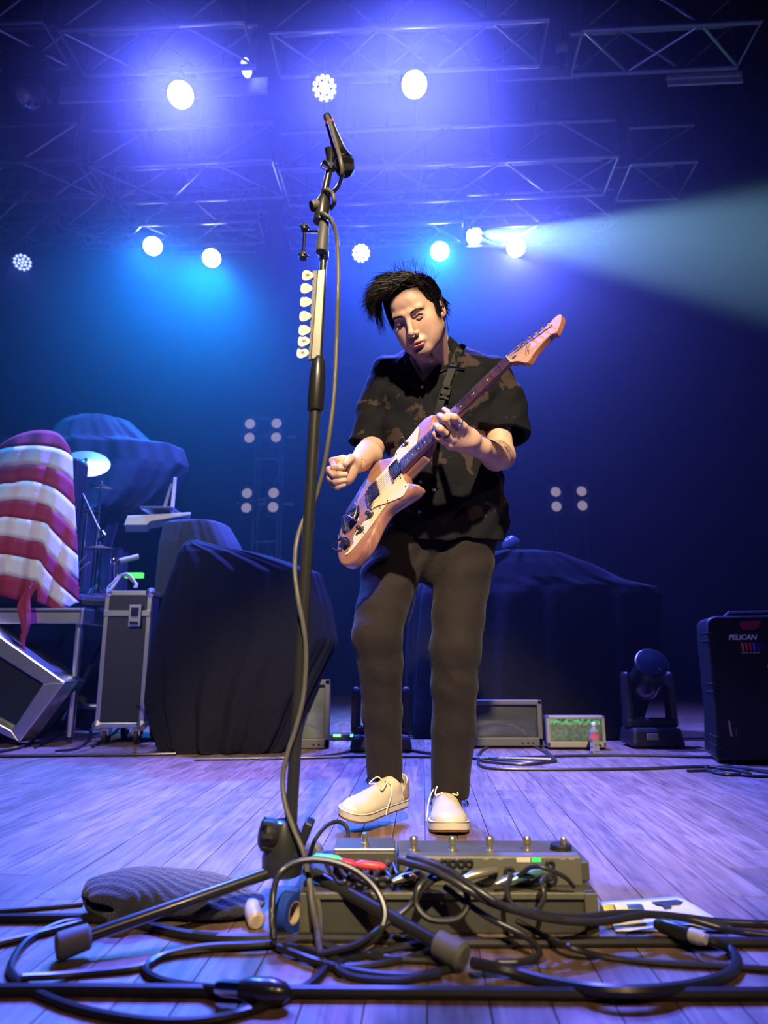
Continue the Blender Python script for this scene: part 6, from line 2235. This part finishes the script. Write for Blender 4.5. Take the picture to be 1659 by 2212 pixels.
MB().lathe([(0.006, -0.009), (0.0125, -0.009), (0.0135, 0), (0.0125, 0.009), (0.006, 0.009)], kn1 + (kn1 - kn0) * 0.05, (kn1 - kn0), 14).build('knob', mat('grey_knob', (0.10, 0.10, 0.08), 0.5), kb_)
# side bar with two round knobs
s0, s1, sm1 = at(658, 492, SY), at(655, 553, SY), at(690, 502, SY)
sb_ = MB().tube([s0, s1], 0.0036, 8).build('side_rod', M_chrome, ms)
MB().tube([at(656, 501, SY), sm1], 0.0048, 8).build('side_arm', M_chrome, ms)
for p in (s0, s1):
    k_ = MB().lathe([(0.0, -0.010), (0.009, -0.008), (0.0115, 0.0), (0.009, 0.008), (0.0, 0.010)], p, (0, 0.2, 1), 14, cap=False)
    for a in range(5):
        k_.lathe([(0.0, -0.004), (0.0035, 0), (0, 0.004)], p + Vector((math.cos(a * 1.257) * 0.0112, math.sin(a * 1.257) * 0.0112, 0)), (0, 0, 1), 6, cap=False)
    k_.build('side_knob', M_black, sb_)
# tripod hub and legs
hubp = P_hub
ax_ = (P1 - P0).normalized()
MB().lathe([(0.030, -0.045), (0.040, -0.040), (0.042, -0.01), (0.034, 0.03), (0.024, 0.055), (0.018, 0.058)], hubp, ax_, 20).build('hub', M_blackmetal, ms)
MB().box(at(655, 1812, SY), (0.018, 0.05, 0.075), (0, R(22), 0)).build('hub_fin', M_black, ms, smooth=False, bevel=0.004)
kc = at(579, 1802, SY - 0.02)
kk = MB().lathe([(0.010, -0.014), (0.026, -0.012), (0.028, 0.0), (0.026, 0.012), (0.012, 0.016)], kc, (-1, -0.5, 0.25), 18)
for a in range(6):
    dv = Vector((0, math.cos(a * 1.047), math.sin(a * 1.047)))
    kk.lathe([(0, -0.013), (0.008, -0.011), (0.008, 0.011), (0, 0.013)], kc + dv * 0.024, (-1, -0.5, 0.25), 8, cap=False)
kk.build('tripod_knob', M_black, ms)
feet = [on_floor(136, 2042, 0.024), on_floor(990, 2062, 0.026), Vector((-0.175, 1.86, 0.022))]
for f, st in zip(feet, (at(585, 1884, SY - 0.02), at(662, 1878, SY - 0.02), P_hub + Vector((0.01, 0.03, -0.01)))):
    lg = MB().tube([st, f + (st - f).normalized() * 0.02], 0.0112, 14).build('leg', M_blackmetal, ms)
    d = (f - st).normalized()
    MB().lathe([(0.013, -0.045), (0.0205, -0.040), (0.0225, -0.01), (0.0225, 0.006), (0.017, 0.012), (0.0, 0.013)], f, d, 18).build('rubber_foot', mat('worn_rubber_foot', (0.12, 0.115, 0.085), 0.6), lg)

# ---- pick holder and picks
ph = thing('pick_holder', 'dark channel-shaped pick holder clipped to the microphone stand', 'holder', at(684, 778, SY))
hx = [(686, 583), (703, 580), (692, 775), (671, 776)]
q = [at(x, y, SY - 0.012) for x, y in hx]
MB().add([*q, *[p + Vector((0, 0.012, 0)) for p in q]], [(0, 1, 2, 3), (7, 6, 5, 4), (0, 4, 5, 1), (1, 5, 6, 2), (2, 6, 7, 3), (3, 7, 4, 0)]).build('channel', mat('brushed_dark_metal', (0.10, 0.095, 0.075), 0.35, 0.8), ph, smooth=False, bevel=0.002)
q = [at(x, y, SY - 0.010) for x, y in ((675, 584), (686, 584), (675, 776), (665, 777))]
MB().add([*q, *[p + Vector((0, 0.008, 0)) for p in q]], [(0, 1, 2, 3), (7, 6, 5, 4), (0, 4, 5, 1), (1, 5, 6, 2), (2, 6, 7, 3), (3, 7, 4, 0)]).build('clip_edge', M_black, ph, smooth=False, bevel=0.001)
M_pick = mat('cream_pick', (0.62, 0.56, 0.42), 0.35, var=0.04)
M_pkmark = mat('tan_pick_print', (0.48, 0.42, 0.28), 0.5)
M_pkmarkd = mat('dark_pick_print', (0.10, 0.08, 0.06), 0.5)
names = ['topmost', 'second from the top', 'third from the top', 'middle', 'third from the bottom', 'second from the bottom', 'lowest']
for i, (x, y) in enumerate(((664, 595), (661, 623), (660, 652), (658.5, 683), (657, 713), (655.5, 737), (653, 762))):
    c = at(x, y, SY - 0.013 - 0.0012 * (i % 2) - (0.0015 if i > 4 else 0))
    t = thing('guitar_pick', 'cream guitar pick, %s in the stand\'s pick holder' % names[i], 'guitar pick', c, 0, 'guitar picks in the holder')
    tri_ = []
    rr_ = 0.0148
    for k in range(36):
        a = 2 * math.pi * k / 36
        r_ = rr_ * (1 + 0.10 * math.cos(3 * a)) * (1.0 if abs(a - math.pi) > 1 else 1.02)
        tri_.append((r_ * math.cos(a) * 0.92 , r_ * math.sin(a)))
    MB().prism(tri_, c, (1, 0, 0), (0, 0.25, 1), (0, -1, 0.25), -0.0005, 0.0005).build('pick_plate', M_pick, t, bevel=0.0003, seg=1)
    st_ = []
    for k in range(10):
        a = 2 * math.pi * k / 10 + 0.3
        r_ = (0.0085 if k % 2 else 0.003)
        st_.append((r_ * math.cos(a) + 0.001, r_ * math.sin(a)))
    MB().prism(st_, c + Vector((0, -0.0006, 0.0001)), (1, 0, 0), (0, 0.25, 1), (0, -1, 0.25), 0.0, 0.0003).build('printed_mark', M_pkmarkd if i in (0, 5, 6) else M_pkmark, t, smooth=False)

# ---- microphone
mt, mb_ = at(706, 250, SY), at(742, 355, SY - 0.02)
mic = thing('vocal_microphone', 'black ball-grille vocal microphone tilted down on the stand', 'microphone', at(715, 352, SY))
d = (mb_ - mt).normalized(); L = (mb_ - mt).length
MB().lathe([(0.006, 0.0), (0.0105, 0.002), (0.0115, 0.022), (0.0120, L * 0.3), (0.0165, L * 0.68), (0.0185, L * 0.78), (0.012, L * 0.82)], mt, d, 24).build('handle', M_blackmetal, mic)
MB().lathe([(0.0118, 0.024), (0.0124, 0.026), (0.0124, 0.032), (0.0118, 0.034)], mt, d, 24, cap=False).build('red_ring', mat('red_band', (0.4, 0.02, 0.04), 0.5), mic)
MB().lathe([(0.014, L * 0.78), (0.0235, L * 0.86), (0.0262, L * 0.95), (0.0262, L * 1.0), (0.0262, L * 1.03), (0.022, L * 1.13), (0.012, L * 1.19), (0, L * 1.205)], mt, d, 28, cap=False).build('grille', mat('dark_grille_mesh', (0.03, 0.03, 0.035), 0.4, 0.8, bump=0.9, bscale=900), mic)
MB().lathe([(0.0262, L * 0.955), (0.0276, L * 0.965), (0.0276, L * 0.995), (0.0262, L * 1.005)], mt, d, 28, cap=False).build('grille_band', M_chrome, mic)
cp_ = at(716, 352, SY)
ck = MB().tube([cp_ - Vector((0, 0, 0.02)), cp_ + Vector((0, -0.004, 0.008)), cp_ + Vector((0, -0.01, 0.03))], [0.010, 0.013, 0.017], 14).build('microphone_clip', M_black, ms)
MB().lathe([(0.006, -0.01), (0.011, -0.008), (0.011, 0.008), (0.006, 0.010)], at(703, 357, SY - 0.015), (-1, -0.6, 0.3), 12).build('clip_screw', M_chrome, ck)

# ---- cable down the stand
def stand_cable(pts, r, label, m=None, group='cables in the foreground', n=7):
    P = [at(x, y, Y) for x, y, Y in pts]
    for p in P:
        p.z = max(p.z, r)
    o = MB().tube(bez(P, n), r, 9).build('cable', m or M_cable)
    return tag(o, label, 'cable', group)


M_mcable = mat('grey_microphone_cable', (0.09, 0.085, 0.07), 0.45)
stand_cable([(706, 250, 1.465), (713, 268, 1.44), (724, 305, 1.425), (734, 340, 1.405), (739, 372, 1.41), (733, 398, 1.44), (722, 412, 1.465), (708, 422, 1.49), (700, 418, 1.47), (706, 410, 1.45), (718, 418, 1.445), (722, 438, 1.45), (712, 452, 1.49),
             (694, 462, 1.475), (698, 461, 1.44), (715, 475, 1.44), (726, 505, 1.45), (730, 560, 1.46), (730, 640, 1.46), (727, 740, 1.46), (722, 850, 1.46), (710, 950, 1.465), (695, 1030, 1.485), (676, 1090, 1.495), (655, 1125, 1.485),
             (640, 1175, 1.46), (637, 1235, 1.45), (645, 1300, 1.44), (655, 1350, 1.44), (661, 1410, 1.445), (656, 1500, 1.45), (640, 1570, 1.45), (622, 1625, 1.45), (611, 1680, 1.45), (616, 1735, 1.44), (634, 1790, 1.43), (655, 1840, 1.42), (668, 1900, 1.41), (690, 1960, 1.38), (692, 2030, 1.33)],
            0.0052, 'grey microphone cable winding down the stand from the microphone', M_mcable)

# ================================================================ pedals
BY = 1.392
blk = thing('pedal_platform', 'dark wedge platform raising the multi-effects unit off the floor', 'platform', on_floor(970, 2018))
zt_b = at(970, 1926, BY).z
xa, xb = at(648, 1970, BY).x, at(1290, 1970, BY).x
M_unit = mat('olive_black_metal', (0.13, 0.125, 0.085), 0.42, 0.2, bump=0.06, bscale=300)
M_unit2 = mat('charcoal_panel', (0.055, 0.053, 0.042), 0.5, bump=0.06, bscale=200)
MB().box(((xa + xb) / 2, BY + 0.14, zt_b / 2), (xb - xa, 0.28, zt_b)).build('body', M_unit2, blk, smooth=False, bevel=0.004)
MB().box(((xa + xb) / 2, BY - 0.003, zt_b - 0.006), (xb - xa, 0.008, 0.012)).build('front_lip', M_unit, blk, smooth=False, bevel=0.002)
for x in (xa + 0.012, xb - 0.012):
    MB().box((x, BY - 0.004, zt_b / 2), (0.024, 0.010, zt_b)).build('end_post', M_unit, blk, smooth=False, bevel=0.002)
fx0, fx1 = at(862, 1890, BY + 0.03).x, at(1258, 1890, BY + 0.03).x
uz1 = at(1050, 1850, BY + 0.03).z
fxu = thing('effects_unit', 'olive-black multi-effects floor unit with five footswitches on the platform', 'effects unit', ((fx0 + fx1) / 2, BY + 0.13, zt_b))
UY = BY + 0.03
prof = [(UY, zt_b), (UY, uz1), (UY + 0.02, uz1 + 0.002), (UY + 0.19, uz1 - 0.018), (UY + 0.20, zt_b)]
vs = [(x, y, z) for x in (fx0, fx1) for y, z in prof]
n = len(prof)
MB().add(vs, [tuple(range(n)), tuple(range(2 * n - 1, n - 1, -1))] + [(i, (i + 1) % n, (i + 1) % n + n, i + n) for i in range(n)]).build('housing', M_unit, fxu, smooth=False, bevel=0.003)
MB().box((fx1 + 0.010, UY + 0.10, (zt_b + uz1) / 2 - 0.006), (0.02, 0.16, (uz1 - zt_b) * 0.7)).build('side_port_cover', M_unit2, fxu, smooth=False, bevel=0.003)
M_fsw = mat('worn_brass_switch', (0.60, 0.54, 0.34), 0.3, 0.9)
for px in (894, 977, 1058, 1139):
    p = at(px, 1838, UY + 0.05)
    zb_ = uz1 - 0.004
    f_ = MB().lathe([(0.010, 0.0), (0.010, 0.004), (0.006, 0.005), (0.0055, 0.013), (0.008, 0.015), (0.0085, 0.024), (0.006, 0.028), (0.0, 0.029)], (p.x, UY + 0.05, zb_), (0, 0, 1), 16).build('footswitch', M_fsw, fxu)
p = at(1212, 1838, UY + 0.05)
kb_ = MB().lathe([(0.021, 0.0), (0.021, 0.012), (0.019, 0.014), (0, 0.014)], (p.x, UY + 0.05, uz1 - 0.004), (0, 0, 1), 24).build('encoder_knob', M_black, fxu)
MB().lathe([(0.006, 0.014), (0.007, 0.022), (0.005, 0.026), (0, 0.027)], (p.x + 0.006, UY + 0.05, uz1 - 0.004), (0, 0, 1), 12).build('knob_top', M_fsw, kb_)
# rear panel fittings facing the audience
def panel_pt(px, py): return at(px, py, UY)
for px, py, r in ((925, 1866, 0.010), (960, 1864, 0.0085), (978, 1864, 0.0085), (996, 1864, 0.0085), (1013, 1864, 0.0085), (1100, 1884, 0.011), (1188, 1868, 0.0095), (1190, 1898, 0.012), (1006, 1886, 0.009), (1065, 1886, 0.009)):
    p = panel_pt(px, py)
    j_ = MB().lathe([(r, 0.0), (r * 1.05, 0.003), (r * 0.8, 0.004), (r * 0.55, 0.0042)], p, (0, -1, 0), 16, cap=False).build('jack_socket', M_black, fxu)
    MB().lathe([(r * 0.55, 0.003), (0.0, -0.0005)], p, (0, -1, 0), 12, cap=False).build('socket_hole', M_rubber, j_)
p = panel_pt(1130, 1848); MB().box((p.x, UY - 0.0006, uz1 - 0.006), (0.026, 0.0016, 0.008)).build('white_tag', mat('cream_tape', (0.6, 0.58, 0.40), 0.6), fxu, smooth=False)
p = panel_pt(1158, 1848); MB().box((p.x, UY - 0.0006, uz1 - 0.006), (0.018, 0.0016, 0.008)).build('green_tag', mat('green_tape', (0.05, 0.65, 0.15), 0.5, emit=(0.05, 1, 0.2), estr=0.25), fxu, smooth=False)
for px in (880, 945, 985, 1050, 1080, 1120, 1160, 1215, 1235):
    p = panel_pt(px, 1856)
    MB().box((p.x, UY - 0.0004, p.z), (0.010, 0.0010, 0.0022)).build('panel_print', mat('faded_print', (0.30, 0.29, 0.22), 0.6), fxu, smooth=False)
# plugs in the panel
for px, py, c in ((1050, 1884, (0.5, 0.46, 0.3)), (1125, 1893, (0.4, 0.4, 0.42)), (1152, 1888, (0.25, 0.5, 0.5)), (905, 1888, (0.4, 0.38, 0.3))):
    p = at(px, py, UY - 0.03)
    o = MB().tube([p + Vector((0.022, 0.012, 0)), p, p - Vector((0.03, 0.008, 0.004)), p - Vector((0.05, 0.012, 0.010))], [0.005, 0.0075, 0.0075, 0.004], 12).build('jack_plug', mat('plug_%d' % px, c, 0.3, 0.8))
    tag(o, {1050: 'brass jack plug lying across the unit\'s middle sockets', 1125: 'grey jack plug in front of the unit\'s large socket', 1152: 'teal-tipped jack plug beside the grey plug', 905: 'dull jack plug at the short end of the unit'}[px], 'plug', 'plugs at the effects unit')

# small pedal beside the unit
pz = zt_b
sp_ = thing('small_pedal', 'small black pedal with brass top plate and one footswitch beside the effects unit', 'pedal', at(790, 1880, BY + 0.12))
c = at(788, 1880, BY + 0.10)
MB().box((c.x, BY + 0.12, pz + 0.025), (0.125, 0.09, 0.05)).build('housing', M_unit2, sp_, smooth=False, bevel=0.004)
MB().box((c.x, BY + 0.12, pz + 0.052), (0.122, 0.086, 0.005)).build('top_plate', M_fsw, sp_, smooth=False, bevel=0.002)
MB().lathe([(0.008, 0), (0.008, 0.004), (0.005, 0.005), (0.005, 0.012), (0.007, 0.014), (0.0065, 0.022), (0, 0.024)], (c.x, BY + 0.11, pz + 0.054), (0, 0, 1), 14).build('footswitch', M_fsw, sp_)
for k, dx in enumerate((-0.045, -0.015, 0.018, 0.045)):
    MB().lathe([(0.009, 0), (0.008, 0.014), (0, 0.015)], (c.x + dx, BY + 0.075, pz + 0.026), (0, -1, 0), 12).build('jack_socket', M_chrome if k % 2 else M_black, sp_)
for (x, y, cc, lab) in ((737, 1861, (0.75, 0.03, 0.06), 'red cable plug beside the small pedal'), (706, 1852, (0.1, 0.6, 0.3), 'green cable plug beside the tripod hub'), (800, 1867, (0.6, 0.05, 0.05), 'red indicator plug in the small pedal')):
    p = at(x, y, BY + 0.05)
    o = MB().tube([p - Vector((0.03, 0, 0.002)), p - Vector((0.02, 0, 0)), p + Vector((0.02, 0, -0.004)), p + Vector((0.03, 0, -0.006))], [0.004, 0.008, 0.008, 0.004], 10).build('cable_plug', mat('plug_%d' % x, cc, 0.4, emit=cc, estr=0.15))
    tag(o, lab, 'plug', 'coloured plugs beside the small pedal')
rr = random.Random(12)
for k in range(7):
    x0 = 705 + k * 24
    pts = [(x0, 1868 + rr.uniform(-6, 8), BY + 0.07), (x0 + 15, 1890 + rr.uniform(-6, 10), BY + 0.02), (x0 + 35, 1905 + rr.uniform(-8, 8), BY - 0.005), (x0 + 60, 1885 + rr.uniform(-10, 12), BY + 0.015), (x0 + 70, 1872, BY + 0.06)]
    stand_cable(pts, 0.0042, 'short black patch cable bunched around the small pedal', None, 'patch cables around the small pedal')

# ================================================================ cables across the front of the stage
G = 'cables in the foreground'
def fc(pts, r, label, m=None, n=8):
    return floor_cable(pts, r, label, m, G, 'cable', n=n)


fc([(-40, 1984), (80, 1983), (200, 1984), (300, 1996), (400, 2018), (500, 2027), (640, 2025), (780, 2026), (920, 2034), (1100, 2036), (1400, 2034), (1700, 2036)], 0.0085, 'thick black cable stretched along the front of the pedal platform')
fc([(-40, 2138), (150, 2137), (400, 2139), (560, 2141), (700, 2142), (1000, 2144), (1300, 2147), (1700, 2146)], 0.0092, 'thick straight black cable nearest the stage edge')
fc([(-40, 2046), (60, 2024), (150, 2000), (185, 1990), (130, 1996), (60, 2032), (25, 2080), (30, 2110), (80, 2145), (180, 2182), (330, 2206), (470, 2200), (590, 2165), (670, 2125), (708, 2085)], 0.0066, 'blue-black cable swinging in a wide loop past the stand foot', n=10)
fc([(45, 2112, 0.012), (150, 2106), (300, 2090), (360, 2064), (480, 2048), (600, 2040), (690, 2060, 0.01), (760, 2085)], 0.0058, 'slender cable curving from the wide loop to the tangle')
fc([(640, 2030, 0.006), (560, 2040, 0.006), (440, 2046, 0.004), (350, 2066), (314, 2092), (340, 2115), (400, 2128), (470, 2136, 0.012)], 0.0062, 'cable bent in a hairpin ending in a jack connector')
o = MB()
c0, c1_, c2_ = on_floor(466, 2133, 0.022), on_floor(530, 2142, 0.024), on_floor(628, 2146, 0.020)
dd = (c2_ - c0).normalized()
Lc = (c2_ - c0).length
t = thing('cable_connector', 'black and chrome cable connector lying on the thick straight cable', 'connector', c0)
MB().lathe([(0.008, 0.0), (0.011, 0.01), (0.011, Lc * 0.30), (0.012, Lc * 0.32)], c0, dd, 16).build('sleeve', M_chrome, t)
MB().lathe([(0.012, Lc * 0.32), (0.017, Lc * 0.45), (0.0185, Lc * 0.72), (0.014, Lc * 0.92), (0.006, Lc)], c0, dd, 16).build('shell', M_blackmetal, t)
fc([(1020, 2080, 0.02), (1090, 2095, 0.004), (1180, 2120), (1290, 2138, 0.012), (1400, 2140, 0.012), (1500, 2128, 0.004), (1575, 2104), (1592, 2075), (1575, 2050), (1540, 2034, 0.012), (1505, 2024, 0.012)], 0.0088, 'thick cable curving from the stand foot round to the paper sheet', n=10)
p, q = on_floor(1512, 2026, 0.03), on_floor(1416, 1996, 0.03)
t = thing('cable_connector', 'long black connector with silver collar beside the paper sheet', 'connector', p)
d = (q - p).normalized(); L = (q - p).length
MB().lathe([(0.008, -0.01), (0.012, 0.0), (0.012, L * 0.2), (0.010, L * 0.22)], p, d, 14).build('collar', mat('cream_collar', (0.6, 0.56, 0.42), 0.4), t)
MB().lathe([(0.010, L * 0.2), (0.0125, L * 0.35), (0.0125, L * 0.8), (0.008, L)], p, d, 14).build('shell', M_blackmetal, t)
fc([(1115, 1988, 0.03), (1165, 2016, 0.012), (1230, 2046, 0.016), (1310, 2068), (1420, 2080), (1560, 2088), (1700, 2096)], 0.0052, 'thin cable running from the platform across to the stage side')
stand_cable([(860, 1858, 1.36), (930, 1878, 1.33), (1000, 1915, 1.30), (1060, 1950, 1.29), (1140, 1972, 1.30), (1240, 1982, 1.33), (1340, 1974, 1.38), (1440, 1978, 1.42), (1560, 1992, 1.43), (1700, 2006, 1.42)], 0.0068, 'cable draped over the effects unit towards the paper sheet')
stand_cable([(880, 1850, 1.37), (960, 1876, 1.33), (1030, 1922, 1.29), (1090, 1958, 1.28), (1180, 1984, 1.29), (1290, 1992, 1.31), (1400, 1976, 1.36), (1480, 1984, 1.40), (1580, 2010, 1.38), (1700, 2026, 1.36)], 0.0062, 'second cable draped beside the first over the effects unit')
stand_cable([(592, 2030, 1.29), (588, 1985, 1.31), (590, 1930, 1.33), (606, 1885, 1.36), (650, 1860, 1.37), (710, 1860, 1.37), (770, 1882, 1.36), (815, 1925, 1.34), (832, 1975, 1.32), (815, 2020, 1.30), (770, 2050, 1.28), (700, 2070, 1.26)], 0.0060, 'black cable standing up in a hoop around the tripod leg', n=9)
stand_cable([(668, 1900, 1.36), (676, 1960, 1.33), (686, 2010, 1.30), (690, 2050, 1.27), (702, 2090, 1.24)], 0.0062, 'olive cable hanging straight down from the tripod hub', M_mcable)
stand_cable([(690, 2062, 1.25), (770, 2040, 1.27), (830, 2000, 1.31), (880, 1960, 1.33), (930, 1905, 1.34), (980, 1890, 1.35)], 0.0056, 'cable climbing from the tangle to the middle of the unit')
stand_cable([(960, 1915, 1.35), (1000, 1945, 1.33), (1060, 1985, 1.31), (1130, 2020, 1.29), (1165, 2055, 1.26), (1140, 2076, 1.25), (1070, 2080, 1.25)], 0.0056, 'cable with a tight end loop in front of the platform')
stand_cable([(935, 1890, 1.35), (905, 1915, 1.33), (900, 1955, 1.32), (930, 1985, 1.31), (985, 1985, 1.31), (1010, 1955, 1.32), (1000, 1915, 1.33), (960, 1895, 1.35)], 0.0060, 'ring-shaped cable loop hanging on the platform front')
stand_cable([(1105, 1890, 1.36), (1095, 1920, 1.34), (1110, 1960, 1.32), (1150, 1975, 1.32), (1175, 1940, 1.33), (1170, 1905, 1.35), (1190, 1898, 1.40)], 0.0048, 'small cable loop below the unit\'s large socket')
stand_cable([(1120, 1893, 1.38), (1150, 1872, 1.36), (1180, 1876, 1.35), (1220, 1895, 1.36), (1240, 1915, 1.38)], 0.0042, 'thin cable arching over the teal-tipped plug')
fc([(600, 2045, 0.006), (680, 2075, 0.006), (780, 2100), (880, 2108), (960, 2096), (975, 2085), (930, 2075), (840, 2070), (740, 2052), (690, 2035, 0.01)], 0.0062, 'flat cable coil in the tangle beside the stand foot', n=10)
fc([(700, 2090), (800, 2085), (880, 2070), (930, 2050), (900, 2040, 0.008), (800, 2060), (730, 2085, 0.006), (760, 2110), (860, 2118), (950, 2105)], 0.0058, 'second flat coil crossing the first in the tangle', n=10)
fc([(-40, 1972), (80, 1962), (180, 1952)], 0.0045, 'thin cable running under the knitted hat')
stand_cable([(668, 1850, 1.52), (682, 1812, 1.55), (705, 1784, 1.58), (730, 1775, 1.60), (748, 1786, 1.60), (752, 1812, 1.58), (742, 1850, 1.53)], 0.0046, 'thin black cable arching up beside the lifted shoe')

# ================================================================ small things on the floor
M_knit = mat('dark_ribbed_knit', (0.022, 0.022, 0.028), 0.95, bump=0.6, bscale=260, sheen=0.3)
hc = on_floor(330, 1985)
bf = Field((hc.x - 0.26, hc.y - 0.14, 0.0), (hc.x + 0.34, hc.y + 0.22, 0.14), 0.0042)
bf.ell((hc.x + 0.00, hc.y + 0.05, 0.034), (0.155, 0.095, 0.034), k=0)
bf.ell((hc.x - 0.055, hc.y + 0.02, 0.045), (0.080, 0.075, 0.030), k=0.03)
bf.ell((hc.x + 0.13, hc.y + 0.02, 0.022), (0.085, 0.060, 0.022), k=0.03)
bf.cone((hc.x - 0.13, hc.y + 0.03, 0.018), (hc.x - 0.045, hc.y - 0.05, 0.016), 0.016, 0.016, k=0.01)
bf.cone((hc.x - 0.13, hc.y + 0.03, 0.048), (hc.x - 0.03, hc.y - 0.045, 0.046), 0.013, 0.012, k=0.02)
bf.ell((hc.x - 0.10, hc.y - 0.02, 0.033), (0.055, 0.030, 0.010), np.array(Matrix.Rotation(R(-40), 3, 'Z')), k=0.006, mode='sub')
bf.warp(lambda X, Y, Z: 0.0015 * np.sin((X - hc.x) * 120 + (Y - hc.y) * 330 + 2.0 * np.sin((X - hc.x) * 22)))
bf.clip(lambda X, Y, Z: 0.0015 - Z + 0 * X + 0 * Y)
V, Fq = bf.mesh()
o = mesh_object('knitted_hat', [(V, Fq)], M_knit)
tag(o, 'dark ribbed knitted hat lying folded on the floor under the stand leg', 'hat')
# small bottle on its side, marker and roll of tape by the platform
p = on_floor(548, 1978, 0.016)
t = thing('dropper_bottle', 'little beige bottle with dark cap lying beside the knitted hat', 'bottle', p)
dv = Vector((-0.35, 0.9, 0.12)).normalized()
MB().lathe([(0.012, -0.03), (0.016, -0.026), (0.017, 0.03), (0.012, 0.042), (0.008, 0.046)], p + Vector((0, 0, 0.002)), dv, 16).build('bottle_body', mat('beige_plastic', (0.55, 0.42, 0.30), 0.4, var=0.4, scale=60), t)
MB().lathe([(0.010, 0.044), (0.0105, 0.062), (0.008, 0.066)], p + Vector((0, 0, 0.002)), dv, 14).build('cap', M_black, t)
p = on_floor(478, 1952, 0.008)
o = MB().tube([p - Vector((0.03, 0.02, 0)), p, p + Vector((0.03, 0.02, 0))], [0.007, 0.008, 0.006], 10).build('marker_pen', mat('lime_plastic', (0.45, 0.65, 0.08), 0.4))
tag(o, 'lime green marker lying behind the stand leg', 'marker')
p = on_floor(622, 1985, 0.03)
t = thing('tape_roll', 'roll of blue tape standing against the pedal platform', 'tape roll', (p.x, p.y, 0))
MB().lathe([(0.020, -0.012), (0.034, -0.012), (0.034, 0.012), (0.020, 0.012), (0.020, -0.012)], (p.x, p.y + 0.02, 0.035), (0.9, -0.45, 0), 24, cap=False).build('tape', mat('blue_tape', (0.02, 0.06, 0.35), 0.45), t)
MB().lathe([(0.018, -0.012), (0.020, -0.012), (0.020, 0.012), (0.018, 0.012), (0.018, -0.012)], (p.x, p.y + 0.02, 0.035), (0.9, -0.45, 0), 24, cap=False).build('core', mat('card_core', (0.45, 0.33, 0.2), 0.8), t)
# paper sheets
M_paper = mat('white_paper', (0.82, 0.80, 0.80), 0.7, var=0.03)
t = thing('paper_sheet', 'white paper sheet with dark marker writing beside the pedal platform', 'paper', on_floor(1440, 1985))
cs = [on_floor(x, y, 0.0018) for x, y in ((1296, 1950), (1462, 1938), (1600, 2014), (1330, 2014))]
rows = [[cs[0].lerp(cs[1], i / 8).lerp(cs[3].lerp(cs[2], i / 8), j / 8) + Vector((0, 0, 0.002 * math.sin(i * 0.9) * math.sin(j * 0.8) + 0.002)) for i in range(9)] for j in range(9)]
MB().grid(rows).build('sheet', M_paper, t, thick=0.0006)
mk = [on_floor(x, y, 0.0062) for x, y in ((1408, 1948), (1462, 1943), (1476, 1948), (1470, 1953), (1452, 1953), (1450, 1960), (1436, 1962), (1432, 1955), (1418, 1953))]
MB().add([*mk, *[q - Vector((0, 0, 0.001)) for q in mk]], [tuple(range(len(mk)))] + [(i, (i + 1) % len(mk), (i + 1) % len(mk) + len(mk), i + len(mk)) for i in range(len(mk))]).build('marker_writing', mat('black_marker', (0.03, 0.03, 0.06), 0.6), t, smooth=False)
p = on_floor(1340, 1975, 0.014)
t = thing('adapter_plug', 'small labelled adapter with yellow and blue bands on the paper sheet', 'adapter', (p.x, p.y, 0.006))
for k, (c, nm, w) in enumerate((((0.55, 0.52, 0.10), 'yellow_band', 0.02), ((0.75, 0.73, 0.65), 'white_band', 0.025), ((0.05, 0.10, 0.35), 'blue_band', 0.03))):
    MB().lathe([(0.0115, 0), (0.012, 0.001), (0.012, w), (0.0115, w + 0.001)], (p.x - 0.035 + k * 0.024, p.y, 0.019), (1, 0.1, 0), 14).build(nm, mat('band_' + nm, c, 0.4), t)
# ================================================================ stage haze
hm = bpy.data.materials.new('stage_haze')
hm.use_nodes = True
nt = hm.node_tree
nt.nodes.remove(nt.nodes['Principled BSDF'])
vs = nt.nodes.new('ShaderNodeVolumeScatter')
vs.inputs['Color'].default_value = (0.9, 0.92, 1.0, 1)
vs.inputs['Density'].default_value = 0.0155
vs.inputs['Anisotropy'].default_value = 0.7
nt.links.new(vs.outputs[0], nt.nodes['Material Output'].inputs['Volume'])
hm.cycles.volume_sampling = 'EQUIANGULAR'
hz = MB().box((0, 6.3, 3.76), (15.0, 6.0, 7.46)).build('haze', hm, smooth=False)
tag(hz, 'thin stage haze glowing blue and violet around the lamps', 'haze', kind='stuff')
